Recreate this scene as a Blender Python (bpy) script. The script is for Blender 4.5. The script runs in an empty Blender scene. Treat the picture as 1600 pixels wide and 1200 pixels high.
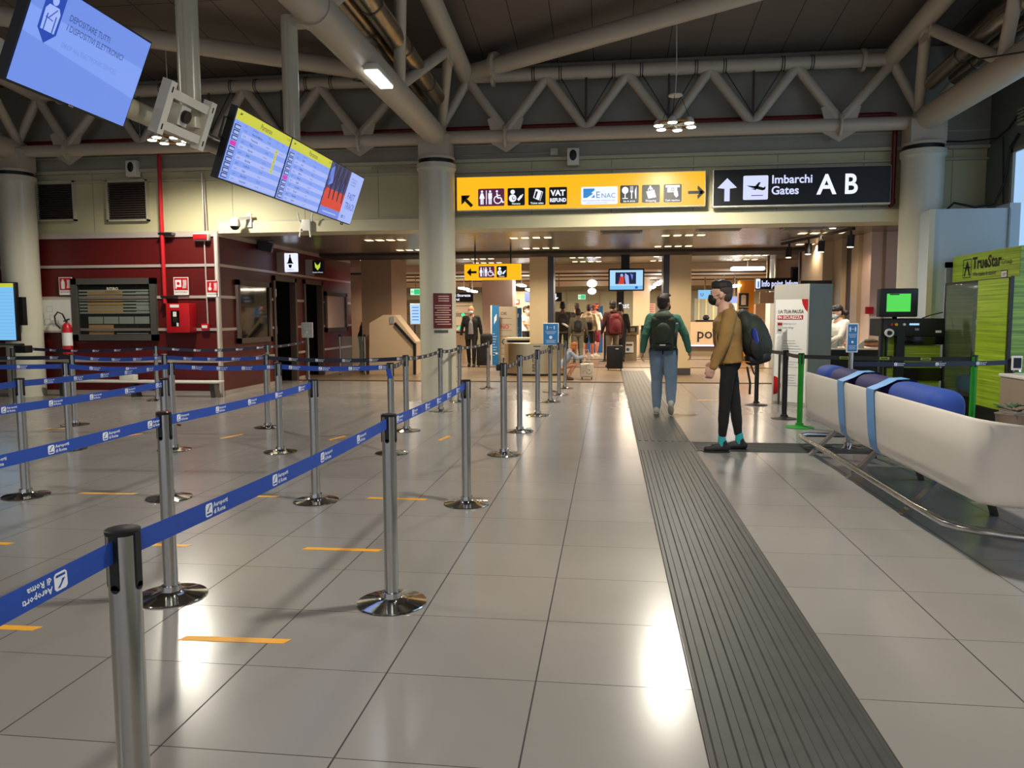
import bpy, bmesh, math, random
from mathutils import Vector, Matrix
random.seed(7)
PI = math.pi
V = Vector
scn = bpy.context.scene
COL = scn.collection

# ------------------------------------------------------------------ camera
CAM_H, FPX = 1.42, 1200.0
_yaw, _pitch, _roll = math.atan(150 / FPX), math.atan(105 / FPX), 0.0035
CF = V((-math.sin(_yaw) * math.cos(_pitch), math.cos(_yaw) * math.cos(_pitch), -math.sin(_pitch)))
_r = V((math.cos(_yaw), math.sin(_yaw), 0)); _u = _r.cross(CF)
CR = _r * math.cos(_roll) - _u * math.sin(_roll); CU = _r * math.sin(_roll) + _u * math.cos(_roll)
cd = bpy.data.cameras.new('camera'); cam = bpy.data.objects.new('camera', cd); COL.objects.link(cam)
cd.sensor_fit = 'HORIZONTAL'; cd.sensor_width = 36.0; cd.lens = 36.0 * FPX / 1600.0
cd.clip_start = 0.05; cd.clip_end = 200
m = Matrix.Identity(4)
for i in range(3):
    m[i][0] = CR[i]; m[i][1] = CU[i]; m[i][2] = -CF[i]
m[2][3] = CAM_H
cam.matrix_world = m
scn.camera = cam

def at(x, y, X=None, Y=None, Z=None):
    """A point of the hall seen at (x, y) of the 1600 x 1200 photograph, on a known plane: used to read the layout off the photograph."""
    d = CF + CR * ((x - 800) / FPX) + CU * ((600 - y) / FPX)
    t = (Z - CAM_H) / d.z if Z is not None else (Y / d.y if Y is not None else X / d.x)
    return V((0, 0, CAM_H)) + d * t

# ------------------------------------------------------------------ view and world
scn.view_settings.view_transform = 'Standard'; scn.view_settings.look = 'None'
scn.view_settings.exposure = 0.0; scn.view_settings.gamma = 1.0
scn.view_settings.use_curve_mapping = False
scn.cycles.use_denoising = True
scn.cycles.max_bounces = 7; scn.cycles.diffuse_bounces = 4; scn.cycles.glossy_bounces = 4
scn.cycles.transmission_bounces = 6; scn.cycles.transparent_max_bounces = 8
scn.cycles.sample_clamp_indirect = 4.0; scn.cycles.caustics_reflective = False; scn.cycles.caustics_refractive = False
w = bpy.data.worlds.new('world'); scn.world = w; w.use_nodes = True
w.node_tree.nodes['Background'].inputs[0].default_value = (0.75, 0.80, 0.95, 1)
w.node_tree.nodes['Background'].inputs[1].default_value = 0.62

def lin(h):
    h = h.lstrip('#'); c = [int(h[i:i + 2], 16) / 255 for i in (0, 2, 4)]
    return tuple(((v + .055) / 1.055) ** 2.4 if v > .04045 else v / 12.92 for v in c) + (1,)

# large lights of the hall: the LED heads of the hanging ring lamps and the recessed lights of the low ceiling
def spot(name, loc, power, col, ang=150, rad=.2, blend=.6, rot=(0, 0, 0)):
    l = bpy.data.lights.new(name, 'SPOT'); l.energy = power; l.color = col; l.spot_size = math.radians(ang)
    l.spot_blend = blend; l.shadow_soft_size = rad
    o = bpy.data.objects.new(name, l); COL.objects.link(o); o.location = loc; o.rotation_euler = rot
    return o
def area(name, loc, power, col, sx, sy, rot=(0, 0, 0)):
    l = bpy.data.lights.new(name, 'AREA'); l.energy = power; l.color = col; l.shape = 'RECTANGLE'; l.size = sx; l.size_y = sy
    o = bpy.data.objects.new(name, l); COL.objects.link(o); o.location = loc; o.rotation_euler = rot
    return o
COOL = (1.0, .94, .80); WARM = (1.0, .82, .60)
LAMPS = [(.94, 11.6, 4.18), (-6.87, 11.6, 4.22), (.94, 4.6, 4.4), (-6.87, 4.6, 4.4), (.94, -2.4, 4.4), (-6.87, -2.4, 4.4)]  # front pair hang in view; the others are unseen, added to light the hall
for i, p in enumerate(LAMPS):
    spot('ring_lamp_light', (p[0], p[1], p[2] - .11), (600, 540, 620, 330, 560, 240)[i], COOL, 165, .16)
CLUSTERS = []          # recessed light fields of the low ceiling (x, y)
for yy in (15.0, 17.3):
    for xx in (-4.4, -1.5, 1.4, 4.4 if yy > 16 else 3.9):
        CLUSTERS.append((xx, yy))
for yy in (20.2, 21.7):
    for xx in (-6.2, -3.4, -.6, 1.55, 3.6):
        CLUSTERS.append((xx, yy))
for (xx, yy) in CLUSTERS:
    spot('recessed_light', (xx, yy, 2.90), 175 if yy < 19 else 210, WARM, 150, .10)
for xx in (-7.5, -3.2, 1.2, 5.6):
    for yy in (26.5, 31.0):
        area('security_hall_light', (xx, yy, 2.60), 200, WARM, 1.6, .3)
area('window_daylight', (5.86, 8.0, 2.5), 90, (.62, .80, 1.0), 9.0, 2.4, (0, math.radians(90), 0))

# ------------------------------------------------------------------ materials
MATS = {}
def mat(name, col, rough=.5, metal=0., emis=None, es=0., noise=0., nscale=8., bump=0., bscale=60., coat=0., spec=.5, alpha=1., trans=0.):
    m = bpy.data.materials.new(name); m.use_nodes = True; nt = m.node_tree; b = nt.nodes['Principled BSDF']
    c = lin(col); b.inputs['Base Color'].default_value = c
    b.inputs['Roughness'].default_value = rough; b.inputs['Metallic'].default_value = metal
    b.inputs['Specular IOR Level'].default_value = spec
    if coat: b.inputs['Coat Weight'].default_value = coat; b.inputs['Coat Roughness'].default_value = .12
    if emis:
        b.inputs['Emission Color'].default_value = lin(emis); b.inputs['Emission Strength'].default_value = es
    if alpha < 1: b.inputs['Alpha'].default_value = alpha
    if trans: b.inputs['Transmission Weight'].default_value = trans
    if noise or bump:
        tc = nt.nodes.new('ShaderNodeTexCoord')
    if noise:
        n = nt.nodes.new('ShaderNodeTexNoise'); n.inputs['Scale'].default_value = nscale; n.inputs['Detail'].default_value = 4
        nt.links.new(tc.outputs['Object'], n.inputs['Vector'])
        mx = nt.nodes.new('ShaderNodeMix'); mx.data_type = 'RGBA'
        mx.inputs[6].default_value = tuple(v * (1 - noise) for v in c[:3]) + (1,)
        mx.inputs[7].default_value = tuple(min(1, v * (1 + noise)) for v in c[:3]) + (1,)
        nt.links.new(n.outputs['Fac'], mx.inputs[0]); nt.links.new(mx.outputs[2], b.inputs['Base Color'])
    if bump:
        n2 = nt.nodes.new('ShaderNodeTexNoise'); n2.inputs['Scale'].default_value = bscale; n2.inputs['Detail'].default_value = 3
        nt.links.new(tc.outputs['Object'], n2.inputs['Vector'])
        bp = nt.nodes.new('ShaderNodeBump'); bp.inputs['Strength'].default_value = bump; bp.inputs['Distance'].default_value = .01
        nt.links.new(n2.outputs['Fac'], bp.inputs['Height']); nt.links.new(bp.outputs['Normal'], b.inputs['Normal'])
    MATS[name] = m
    return m
def emit(name, col, s):
    m = bpy.data.materials.new(name); m.use_nodes = True; b = m.node_tree.nodes['Principled BSDF']
    b.inputs['Base Color'].default_value = (.02, .02, .02, 1); b.inputs['Roughness'].default_value = .3
    b.inputs['Emission Color'].default_value = lin(col); b.inputs['Emission Strength'].default_value = s
    MATS[name] = m; return m

def stripes_mat(name, c1, c2, scale, axis='Z', rough=.4, metal=0., mode='wave', seed=0., c3=None):
    """Uneven horizontal streaks (noise stretched along the other axes)."""
    m = bpy.data.materials.new(name); m.use_nodes = True; nt = m.node_tree; b = nt.nodes['Principled BSDF']
    b.inputs['Roughness'].default_value = rough; b.inputs['Metallic'].default_value = metal
    tc = nt.nodes.new('ShaderNodeTexCoord'); mp = nt.nodes.new('ShaderNodeMapping')
    s = {'X': (scale, .6, .6), 'Y': (.6, scale, .6), 'Z': (.6, .6, scale)}[axis]
    mp.inputs['Scale'].default_value = s; mp.inputs['Location'].default_value = (seed, seed, seed)
    nt.links.new(tc.outputs['Object'], mp.inputs['Vector'])
    n = nt.nodes.new('ShaderNodeTexNoise'); n.inputs['Scale'].default_value = 1; n.inputs['Detail'].default_value = 5; n.inputs['Roughness'].default_value = .7
    nt.links.new(mp.outputs['Vector'], n.inputs['Vector'])
    r = nt.nodes.new('ShaderNodeValToRGB'); e = r.color_ramp.elements
    e[0].position = .32; e[0].color = lin(c1); e[1].position = .62; e[1].color = lin(c2)
    if c3: k = e.new(.72); k.color = lin(c3)
    nt.links.new(n.outputs['Fac'], r.inputs['Fac']); nt.links.new(r.outputs['Color'], b.inputs['Base Color'])
    MATS[name] = m; return m

def grid_mat(name, col, grout, px, py, ox, oy, gx, gy, rough=.3, vary=.05, noise=.06, plane='XY', metal=0., rvar=.1, nsc=1.1):
    """Panels or tiles with joints: lines at ox + k px across and oy + k py along."""
    m = bpy.data.materials.new(name); m.use_nodes = True; nt = m.node_tree; b = nt.nodes['Principled BSDF']; N = nt.nodes.new; L = nt.links.new
    b.inputs['Metallic'].default_value = metal
    tc = N('ShaderNodeTexCoord'); sp = N('ShaderNodeSeparateXYZ'); L(tc.outputs['Object'], sp.inputs[0])
    ax = {'X': 0, 'Y': 1, 'Z': 2}
    def M(op, a, b_=None):
        n = N('ShaderNodeMath'); n.operation = op
        for i, v in enumerate((a, b_)):
            if v is None: continue
            if isinstance(v, (int, float)): n.inputs[i].default_value = v
            else: L(v, n.inputs[i])
        return n.outputs[0]
    def line(axis, off, per, g):
        s = M('DIVIDE', M('SUBTRACT', sp.outputs[ax[axis]], off), per); fr = M('FRACT', s); fl = M('FLOOR', s)
        d = M('MINIMUM', fr, M('SUBTRACT', 1.0, fr))
        return M('LESS_THAN', d, g / per / 2), fl
    la, fa = line(plane[0], ox, px, gx); lb, fb = line(plane[1], oy, py, gy)
    ln = M('MAXIMUM', la, lb)
    cx = N('ShaderNodeCombineXYZ'); L(fa, cx.inputs[0]); L(fb, cx.inputs[1])
    wn = N('ShaderNodeTexWhiteNoise'); L(cx.outputs[0], wn.inputs['Vector'])
    nz = N('ShaderNodeTexNoise'); nz.inputs['Scale'].default_value = nsc; nz.inputs['Detail'].default_value = 3; nz.inputs['Roughness'].default_value = .55
    L(tc.outputs['Object'], nz.inputs['Vector'])
    val = M('ADD', M('MULTIPLY', M('SUBTRACT', wn.outputs[0], .5), vary * 2), M('MULTIPLY', M('SUBTRACT', nz.outputs['Fac'], .5), noise * 4))
    val = M('ADD', val, 1.0)
    c = lin(col); vm = N('ShaderNodeVectorMath'); vm.operation = 'SCALE'; vm.inputs[0].default_value = c[:3]; L(val, vm.inputs['Scale'])
    mx = N('ShaderNodeMix'); mx.data_type = 'RGBA'; L(ln, mx.inputs[0]); L(vm.outputs[0], mx.inputs[6]); mx.inputs[7].default_value = lin(grout)
    L(mx.outputs[2], b.inputs['Base Color'])
    rr = M('ADD', M('MULTIPLY', M('SUBTRACT', nz.outputs['Fac'], .5), rvar), rough)
    rr = M('MAXIMUM', rr, M('MULTIPLY', ln, .8)); L(rr, b.inputs['Roughness'])
    MATS[name] = m; return m

grid_mat('floor tile', '#8c8885', '#2f2b29', .6, .6, -.27, 2.88, .0065, .0042, rough=.21, vary=.035, noise=.05, rvar=.07)
grid_mat('floor tile beige', '#85745f', '#4a3c2e', .6, .6, -.27, 2.88, .005, .004, rough=.30, vary=.04, noise=.08, rvar=.05)
mat('marble band', '#3d3226', .85, spec=.05, noise=.15)
mat('rubber strip', '#3f403f', .44, noise=.28, nscale=7, spec=.25)
mat('tape yellow', '#f0a81e', .45, noise=.06, nscale=20)
grid_mat('roof panel', '#6e6259', '#2a2522', .6, 2.4, -.27, 1.2, .012, .012, rough=.45, vary=.05, noise=.06)
grid_mat('fascia panel', '#c2bb95', '#8b866f', 1.35, 3.2, -2.66, 2.0, .012, .012, rough=.5, vary=.02, noise=.04, plane='XZ')
mat('fascia dark', '#969184', .55, noise=.06)
mat('fascia trim', '#b5af97', .45, noise=.04)
mat('fascia beam', '#cfc8a6', .4, noise=.03)
mat('roof dark', '#3a342e', .7, noise=.1)
mat('side wall grey', '#73756c', .6, noise=.06)
mat('truss paint', '#bbae9b', .42, noise=.06, nscale=3)
mat('column paint', '#c9c4b0', .28, noise=.05, nscale=2, bump=.12, bscale=5)
mat('pole paint', '#bdb59d', .25, noise=.03)
mat('white paint', '#d8d4c8', .4)
mat('bracket white', '#dcd6c8', .4)
mat('duct metal', '#a89a86', .25, .85, noise=.1, bump=.5, bscale=9)
mat('red pipe', '#a3101c', .35); mat('dark red pipe', '#6d1017', .4)
grid_mat('red laminate', '#560f0d', '#3a0908', 50, 50, 30, 30, .01, .01, rough=.42, vary=0, noise=.04)
mat('rail metal', '#b9aca4', .35, .2)
mat('frame grey', '#4a4742', .5)
mat('frame brown', '#54463f', .5)
mat('black', '#0c0c0d', .45); mat('black gloss', '#050506', .12); mat('rubber black', '#141414', .7)
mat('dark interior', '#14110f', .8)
mat('steel brushed', '#c2c2bf', .22, 1., noise=.06, nscale=30)
mat('chrome', '#c9c9c7', .09, 1.)
mat('steel dark', '#77726c', .28, 1.)
mat('grey leg', '#55524d', .4, .7)
mat('brass steel', '#ddd3b4', .3, 1., noise=.08)
mat('belt blue', '#1a44a2', .55, noise=.08, nscale=40)
mat('belt navy', '#141c38', .55, noise=.08, nscale=40)
mat('belt black', '#0d0e12', .55)
mat('white print', '#dfe3ea', .5)
mat('white', '#e4e2dd', .45); mat('warm white', '#d9cdb6', .5); mat('paper', '#dcdad2', .6, noise=.04)
mat('bench shell', '#e8e1d7', .3, noise=.02, coat=.2)
mat('cushion blue', '#1d3f93', .75, bump=.15, bscale=200); mat('cushion navy', '#241d57', .75, bump=.15, bscale=200)
mat('strap blue', '#6ea3dc', .5)
mat('green post', '#15871f', .35); mat('black post', '#131313', .4)
stripes_mat('green streaks', '#66831a', '#9db82f', 42, 'Z', .35, c3='#c7d76a')
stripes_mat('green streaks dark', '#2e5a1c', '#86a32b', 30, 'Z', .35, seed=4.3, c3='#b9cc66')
mat('box blue white', '#bcc4ca', .35); mat('box cream', '#d8cdb0', .4)
mat('glass dark', '#10120f', .05, spec=.8)
def glass(name, col, a, rough=.03):
    m = bpy.data.materials.new(name); m.use_nodes = True; nt = m.node_tree; b = nt.nodes['Principled BSDF']
    b.inputs['Base Color'].default_value = lin(col); b.inputs['Roughness'].default_value = rough; b.inputs['Alpha'].default_value = a
    MATS[name] = m; return m
glass('clear glass', '#9fb0a4', .16); glass('tinted glass', '#20221c', .22)
mat('fire red', '#b3121b', .4); mat('sign red', '#b5121e', .45)
mat('sign yellow dull', '#e0a21c', .4)
mat('wall beige', '#cdb594', .55, noise=.03); mat('wall tan', '#a98c70', .55, noise=.04); mat('wall pink', '#e6cbbb', .55, noise=.03)
mat('pillar beige', '#ead4aa', .5, noise=.03); mat('pillar strip', '#3d4150', .35); mat('wall green grey', '#8f8d74', .5)
mat('plaster', '#c0ae98', .6, noise=.03)
mat('orange panel', '#dd8a12', .5)
mat('banner blue', '#2571ad', .45); mat('banner deep', '#1c5c9c', .45); mat('cabinet grey', '#8c959c', .45); mat('cabinet light', '#b3aea4', .45); mat('ok panel', '#a79c8b', .5)
mat('poster pink', '#d8b3a0', .5); mat('maroon board', '#5c1218', .4)
mat('desk navy', '#161a4a', .4); mat('desk cream', '#cfc3a2', .4); mat('podium taupe', '#857760', .5)
mat('taupe desk', '#8c7b6a', .5)
mat('leaf', '#3d5a2c', .5)
mat('wood orange', '#b57f3e', .5, noise=.2)
emit('led white', '#fff6e0', 26.); emit('led recess', '#ffe0ae', 2.6); emit('led strip', '#fff1da', 6.)
emit('tube light', '#f4fbff', 7.); emit('window glow', '#9fc4ea', 1.1); emit('window white', '#dfeefc', 2.0)
emit('screen blue', '#7d9df0', 1.0); emit('screen blue dim', '#6c8de4', 1.0); emit('screen white', '#a3b6f4', 1.0); emit('screen row', '#6482dc', 1.0)
emit('screen deep', '#1746b8', .9); emit('screen ink', '#3a4a96', .6); emit('screen yellow', '#c6c83c', 1.0); emit('screen dark', '#1b2350', .5)
emit('screen magenta', '#cf2fae', 1.0); emit('screen red', '#cf3c2c', 1.0); emit('screen lilac', '#9db4f5', 1.0); emit('screen green', '#52d94d', 1.0); emit('screen cyan', '#77b9e8', 1.1); emit('screen sky', '#a6d3f2', 1.1)
emit('sign yellow', '#ffb900', 1.05); emit('sign white', '#eef3ff', 1.05); emit('sign lilac', '#d3d9ff', 1.05); emit('sign purple', '#6d1a4e', .6); emit('sign black lit', '#0a0a0c', .0)
emit('sign blue lit', '#2f86cf', 1.0); emit('red lit', '#f0101e', 1.3); emit('exit green', '#2fc07a', 1.1); emit('exit pale', '#bff0d0', 1.1); emit('glow green', '#3fe0a0', 1.2); emit('lit pillar', '#e9d4e2', 1.0)
emit('led violet', '#d3c8ff', 2.2); emit('police white', '#dfe3ff', 1.2); emit('police yellow', '#c8d94a', .9)
mat('skin', '#b9805f', .5, noise=.05); mat('skin pale', '#c99c86', .5, noise=.05); mat('skin dark', '#6d4a37', .5, noise=.05); mat('skin red', '#b5674a', .5, noise=.05)
mat('hair dark', '#1c1411', .6, bump=.6, bscale=90); mat('hair brown', '#2c1d15', .6, bump=.6, bscale=90); mat('hair red', '#a8622c', .6, bump=.6, bscale=80)
mat('hair fade', '#3d2f29', .7)
mat('tan suede', '#92703c', .85, noise=.16, nscale=7, bump=.25, bscale=50)
mat('black denim', '#0e0e10', .8, bump=.15, bscale=30); mat('socks teal', '#2ba3ad', .8)
mat('green jersey', '#3b6d5a', .85, noise=.1, nscale=8, bump=.2, bscale=30); mat('jeans light', '#73879b', .85, noise=.18, nscale=9, bump=.3, bscale=25)
mat('pack green', '#2c3323', .75, noise=.12, bump=.25, bscale=40); mat('pack olive', '#262c22', .7, noise=.1, bump=.25, bscale=40); mat('pack black', '#0e1010', .6, bump=.2, bscale=40)
mat('sneaker grey', '#b8b4a8', .6, noise=.1); mat('sneaker black', '#18181a', .6); mat('sole white', '#c9c6bb', .6)
mat('suit black', '#131216', .8); mat('shirt grey', '#87878c', .8); mat('olive shirt', '#4b4636', .85); mat('grey jacket', '#5c584b', .85); mat('grey pants', '#6a6556', .85)
mat('beige hoodie', '#c7b493', .85); mat('white tee', '#cfc8b8', .85); mat('red shorts', '#6e1026', .8); mat('maroon', '#3c0f12', .8); mat('maroon pack', '#5e0f17', .7); mat('khaki', '#6e6050', .85)
mat('child blue', '#93a1b8', .85); mat('uniform white', '#d6d2c8', .8); mat('navy cloth', '#161a2a', .8); mat('cap red', '#b14a32', .8); mat('leggings', '#b3543c', .8, noise=.9, nscale=28)
stripes_mat('leggings', '#8a2f27', '#dba98c', 26, 'Z', .8); MATS['leggings'].node_tree.nodes['Mapping'].inputs['Scale'].default_value = (26, 26, 26)
mat('mask black', '#08080a', .6); mat('mask pale', '#b9c7cc', .6); mat('brown shoe', '#4b2a1f', .6); mat('eye dark', '#140d0a', .3)
mat('case white', '#cfc8bd', .4, noise=.05); mat('case blue', '#8091ab', .4); mat('case black', '#0b0b0d', .45, bump=.1)
mat('bottle blue', '#27358f', .15); mat('food', '#c98d6c', .6, noise=.5, nscale=14); mat('counter white', '#e3d8cb', .3); mat('apron', '#1c1a1c', .7)
# ------------------------------------------------------------------ mesh helpers
LOC = {}
def link(o, parent=None):
    COL.objects.link(o)
    if parent is not None: o.parent = parent
    return o
def thing(name, label, cat, loc=(0, 0, 0), rz=0., group=None):
    o = bpy.data.objects.new(name, None); COL.objects.link(o); o.empty_display_size = .1
    o.location = loc; o.rotation_euler = (0, 0, rz); o['label'] = label; o['category'] = cat
    if group: o['group'] = group
    LOC[o.name] = Matrix.Translation(V(loc)) @ Matrix.Rotation(rz, 4, 'Z')
    return o
def tag(o, label, cat, group=None, kind=None):
    o['label'] = label; o['category'] = cat
    if group: o['group'] = group
    if kind: o['kind'] = kind
    return o
def wm(o):
    return LOC.get(o.name, Matrix.Identity(4)) if o is not None else Matrix.Identity(4)

class MB:
    def __init__(s): s.v = []; s.f = []; s.m = []; s.names = []
    def mi(s, n):
        if n not in s.names: s.names.append(n)
        return s.names.index(n)
    def add(s, vs, fs, mt='white'):
        k = len(s.v); i = s.mi(mt); s.v += [tuple(p) for p in vs]
        for f in fs: s.f.append(tuple(k + a for a in f)); s.m.append(i)
        return s
    def box(s, a, b, mt='white'):
        (x0, y0, z0), (x1, y1, z1) = a, b
        x0, x1 = sorted((x0, x1)); y0, y1 = sorted((y0, y1)); z0, z1 = sorted((z0, z1))
        return s.add([(x0, y0, z0), (x1, y0, z0), (x1, y1, z0), (x0, y1, z0), (x0, y0, z1), (x1, y0, z1), (x1, y1, z1), (x0, y1, z1)],
              [(0, 3, 2, 1), (4, 5, 6, 7), (0, 1, 5, 4), (1, 2, 6, 5), (2, 3, 7, 6), (3, 0, 4, 7)], mt)
    def obox(s, c, ex, ey, ez, mt='white'):
        """Oriented box: centre and three half-extent vectors."""
        c, ex, ey, ez = V(c), V(ex), V(ey), V(ez)
        vs = [c + ex * i + ey * j + ez * k for k in (-1, 1) for j in (-1, 1) for i in (-1, 1)]
        return s.add(vs, [(0, 2, 3, 1), (4, 5, 7, 6), (0, 1, 5, 4), (1, 3, 7, 5), (3, 2, 6, 7), (2, 0, 4, 6)], mt)
    def bar(s, p, q, w, h, mt='white', up=(0, 0, 1)):
        p, q = V(p), V(q); d = q - p; L = d.length; d.normalize(); a = d.cross(V(up))
        if a.length < 1e-4: a = V((1, 0, 0))
        a.normalize(); b = a.cross(d)
        return s.obox((p + q) / 2, d * L / 2, a * w / 2, b * h / 2, mt)
    def rbox(s, a, b, r, mt='white', seg=3):
        bm = bmesh.new(); bmesh.ops.create_cube(bm, size=1)
        a, b = V(a), V(b); c = (a + b) / 2; d = b - a
        for v in bm.verts: v.co = V((c.x + v.co.x * abs(d.x), c.y + v.co.y * abs(d.y), c.z + v.co.z * abs(d.z)))
        bmesh.ops.bevel(bm, geom=bm.edges[:], offset=r, segments=seg, affect='EDGES', profile=.5)
        bm.verts.index_update()
        s.add([v.co for v in bm.verts], [[v.index for v in f.verts] for f in bm.faces], mt); bm.free(); return s
    def cyl(s, p, q, r, r2=None, seg=16, mt='white', caps=True):
        r2 = r if r2 is None else r2; p, q = V(p), V(q); d = (q - p).normalized()
        a = d.cross(V((0, 0, 1)) if abs(d.z) < .9 else V((1, 0, 0))).normalized(); b = d.cross(a)
        vs = []; n = seg
        for c, rr in ((p, r), (q, r2)):
            for i in range(n): t = 2 * PI * i / n; vs.append(c + (a * math.cos(t) + b * math.sin(t)) * rr)
        fs = [(i, (i + 1) % n, n + (i + 1) % n, n + i) for i in range(n)]
        if caps: fs += [tuple(range(n - 1, -1, -1)), tuple(range(n, 2 * n))]
        return s.add(vs, fs, mt)
    def tube(s, pts, r, seg=10, mt='white', closed=False):
        pts = [V(p) for p in pts]; n = len(pts); rs = r if isinstance(r, (list, tuple)) else [r] * n
        vs = []; prev = None
        for i, p in enumerate(pts):
            d = (pts[(i + 1) % n] - pts[i - 1]) if closed else ((pts[min(i + 1, n - 1)] - pts[max(i - 1, 0)]))
            d.normalize()
            if prev is None:
                a = d.cross(V((0, 0, 1)) if abs(d.z) < .9 else V((1, 0, 0))).normalized()
            else:
                a = (prev - d * prev.dot(d)).normalized()
            prev = a; b = d.cross(a)
            for k in range(seg): t = 2 * PI * k / seg; vs.append(p + (a * math.cos(t) + b * math.sin(t)) * rs[i])
        fs = []
        for i in range(n if closed else n - 1):
            j = (i + 1) % n
            for k in range(seg): fs.append((i * seg + k, i * seg + (k + 1) % seg, j * seg + (k + 1) % seg, j * seg + k))
        if not closed: fs += [tuple(range(seg - 1, -1, -1)), tuple((n - 1) * seg + k for k in range(seg))]
        return s.add(vs, fs, mt)
    def lathe(s, prof, c=(0, 0, 0), seg=24, mt='white'):
        """Profile (r, z) turned round the vertical through c."""
        c = V(c); n = len(prof); vs = []
        for (r, z) in prof:
            for k in range(seg): t = 2 * PI * k / seg; vs.append(c + V((r * math.cos(t), r * math.sin(t), z)))
        fs = [(i * seg + k, i * seg + (k + 1) % seg, (i + 1) * seg + (k + 1) % seg, (i + 1) * seg + k) for i in range(n - 1) for k in range(seg)]
        fs += [tuple(range(seg - 1, -1, -1)), tuple((n - 1) * seg + k for k in range(seg))]
        return s.add(vs, fs, mt)
    def ell(s, c, r, mt='white', seg=16, rings=10, rot=None):
        c = V(c); vs = []; fs = []; R = rot or Matrix.Identity(3)
        for i in range(1, rings):
            p = PI * i / rings
            for k in range(seg):
                t = 2 * PI * k / seg; vs.append(c + R @ V((r[0] * math.sin(p) * math.cos(t), r[1] * math.sin(p) * math.sin(t), r[2] * math.cos(p))))
        vs += [c + R @ V((0, 0, r[2])), c - R @ V((0, 0, r[2]))]; T, B = len(vs) - 2, len(vs) - 1
        for i in range(rings - 2):
            for k in range(seg): fs.append((i * seg + k, (i + 1) * seg + k, (i + 1) * seg + (k + 1) % seg, i * seg + (k + 1) % seg))
        for k in range(seg):
            fs.append((T, k, (k + 1) % seg)); q = (rings - 2) * seg; fs.append((B, q + (k + 1) % seg, q + k))
        return s.add(vs, fs, mt)
    def prism(s, poly, o, ex, ey, depth, mt='white'):
        """Flat outline in the (ex, ey) plane at o, extruded by depth against the normal."""
        o, ex, ey = V(o), V(ex), V(ey); nn = ex.cross(ey).normalized(); n = len(poly)
        vs = [o + ex * u + ey * v for u, v in poly] + [o + ex * u + ey * v - nn * depth for u, v in poly]
        fs = [tuple(range(n)), tuple(range(2 * n - 1, n - 1, -1))] + [((i + 1) % n, i, n + i, n + (i + 1) % n) for i in range(n)]
        return s.add(vs, fs, mt)
    def build(s, name, parent=None, smooth=True, ang=35, label=None):
        me = bpy.data.meshes.new(name)
        M = wm(parent).inverted() if parent is not None else None
        me.from_pydata([tuple(M @ V(p)) for p in s.v] if M else s.v, [], s.f)
        for n in s.names: me.materials.append(MATS[n])
        me.polygons.foreach_set('material_index', s.m)
        if smooth:
            me.polygons.foreach_set('use_smooth', [True] * len(s.f)); me.set_sharp_from_angle(angle=math.radians(ang))
        me.validate(); me.update()
        o = bpy.data.objects.new(name, me); link(o, parent)
        if label: o['label'] = label
        if parent is not None: LOC[o.name] = wm(parent)
        return o
def struct(name, mb, parent=None, **k):
    o = mb.build(name, parent, **k)
    if parent is None: o['kind'] = 'structure'
    return o
def copy_tree(o, parent=None):
    c = o.copy(); COL.objects.link(c)
    if parent is not None: c.parent = parent
    for ch in o.children: copy_tree(ch, c)
    return c

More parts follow.
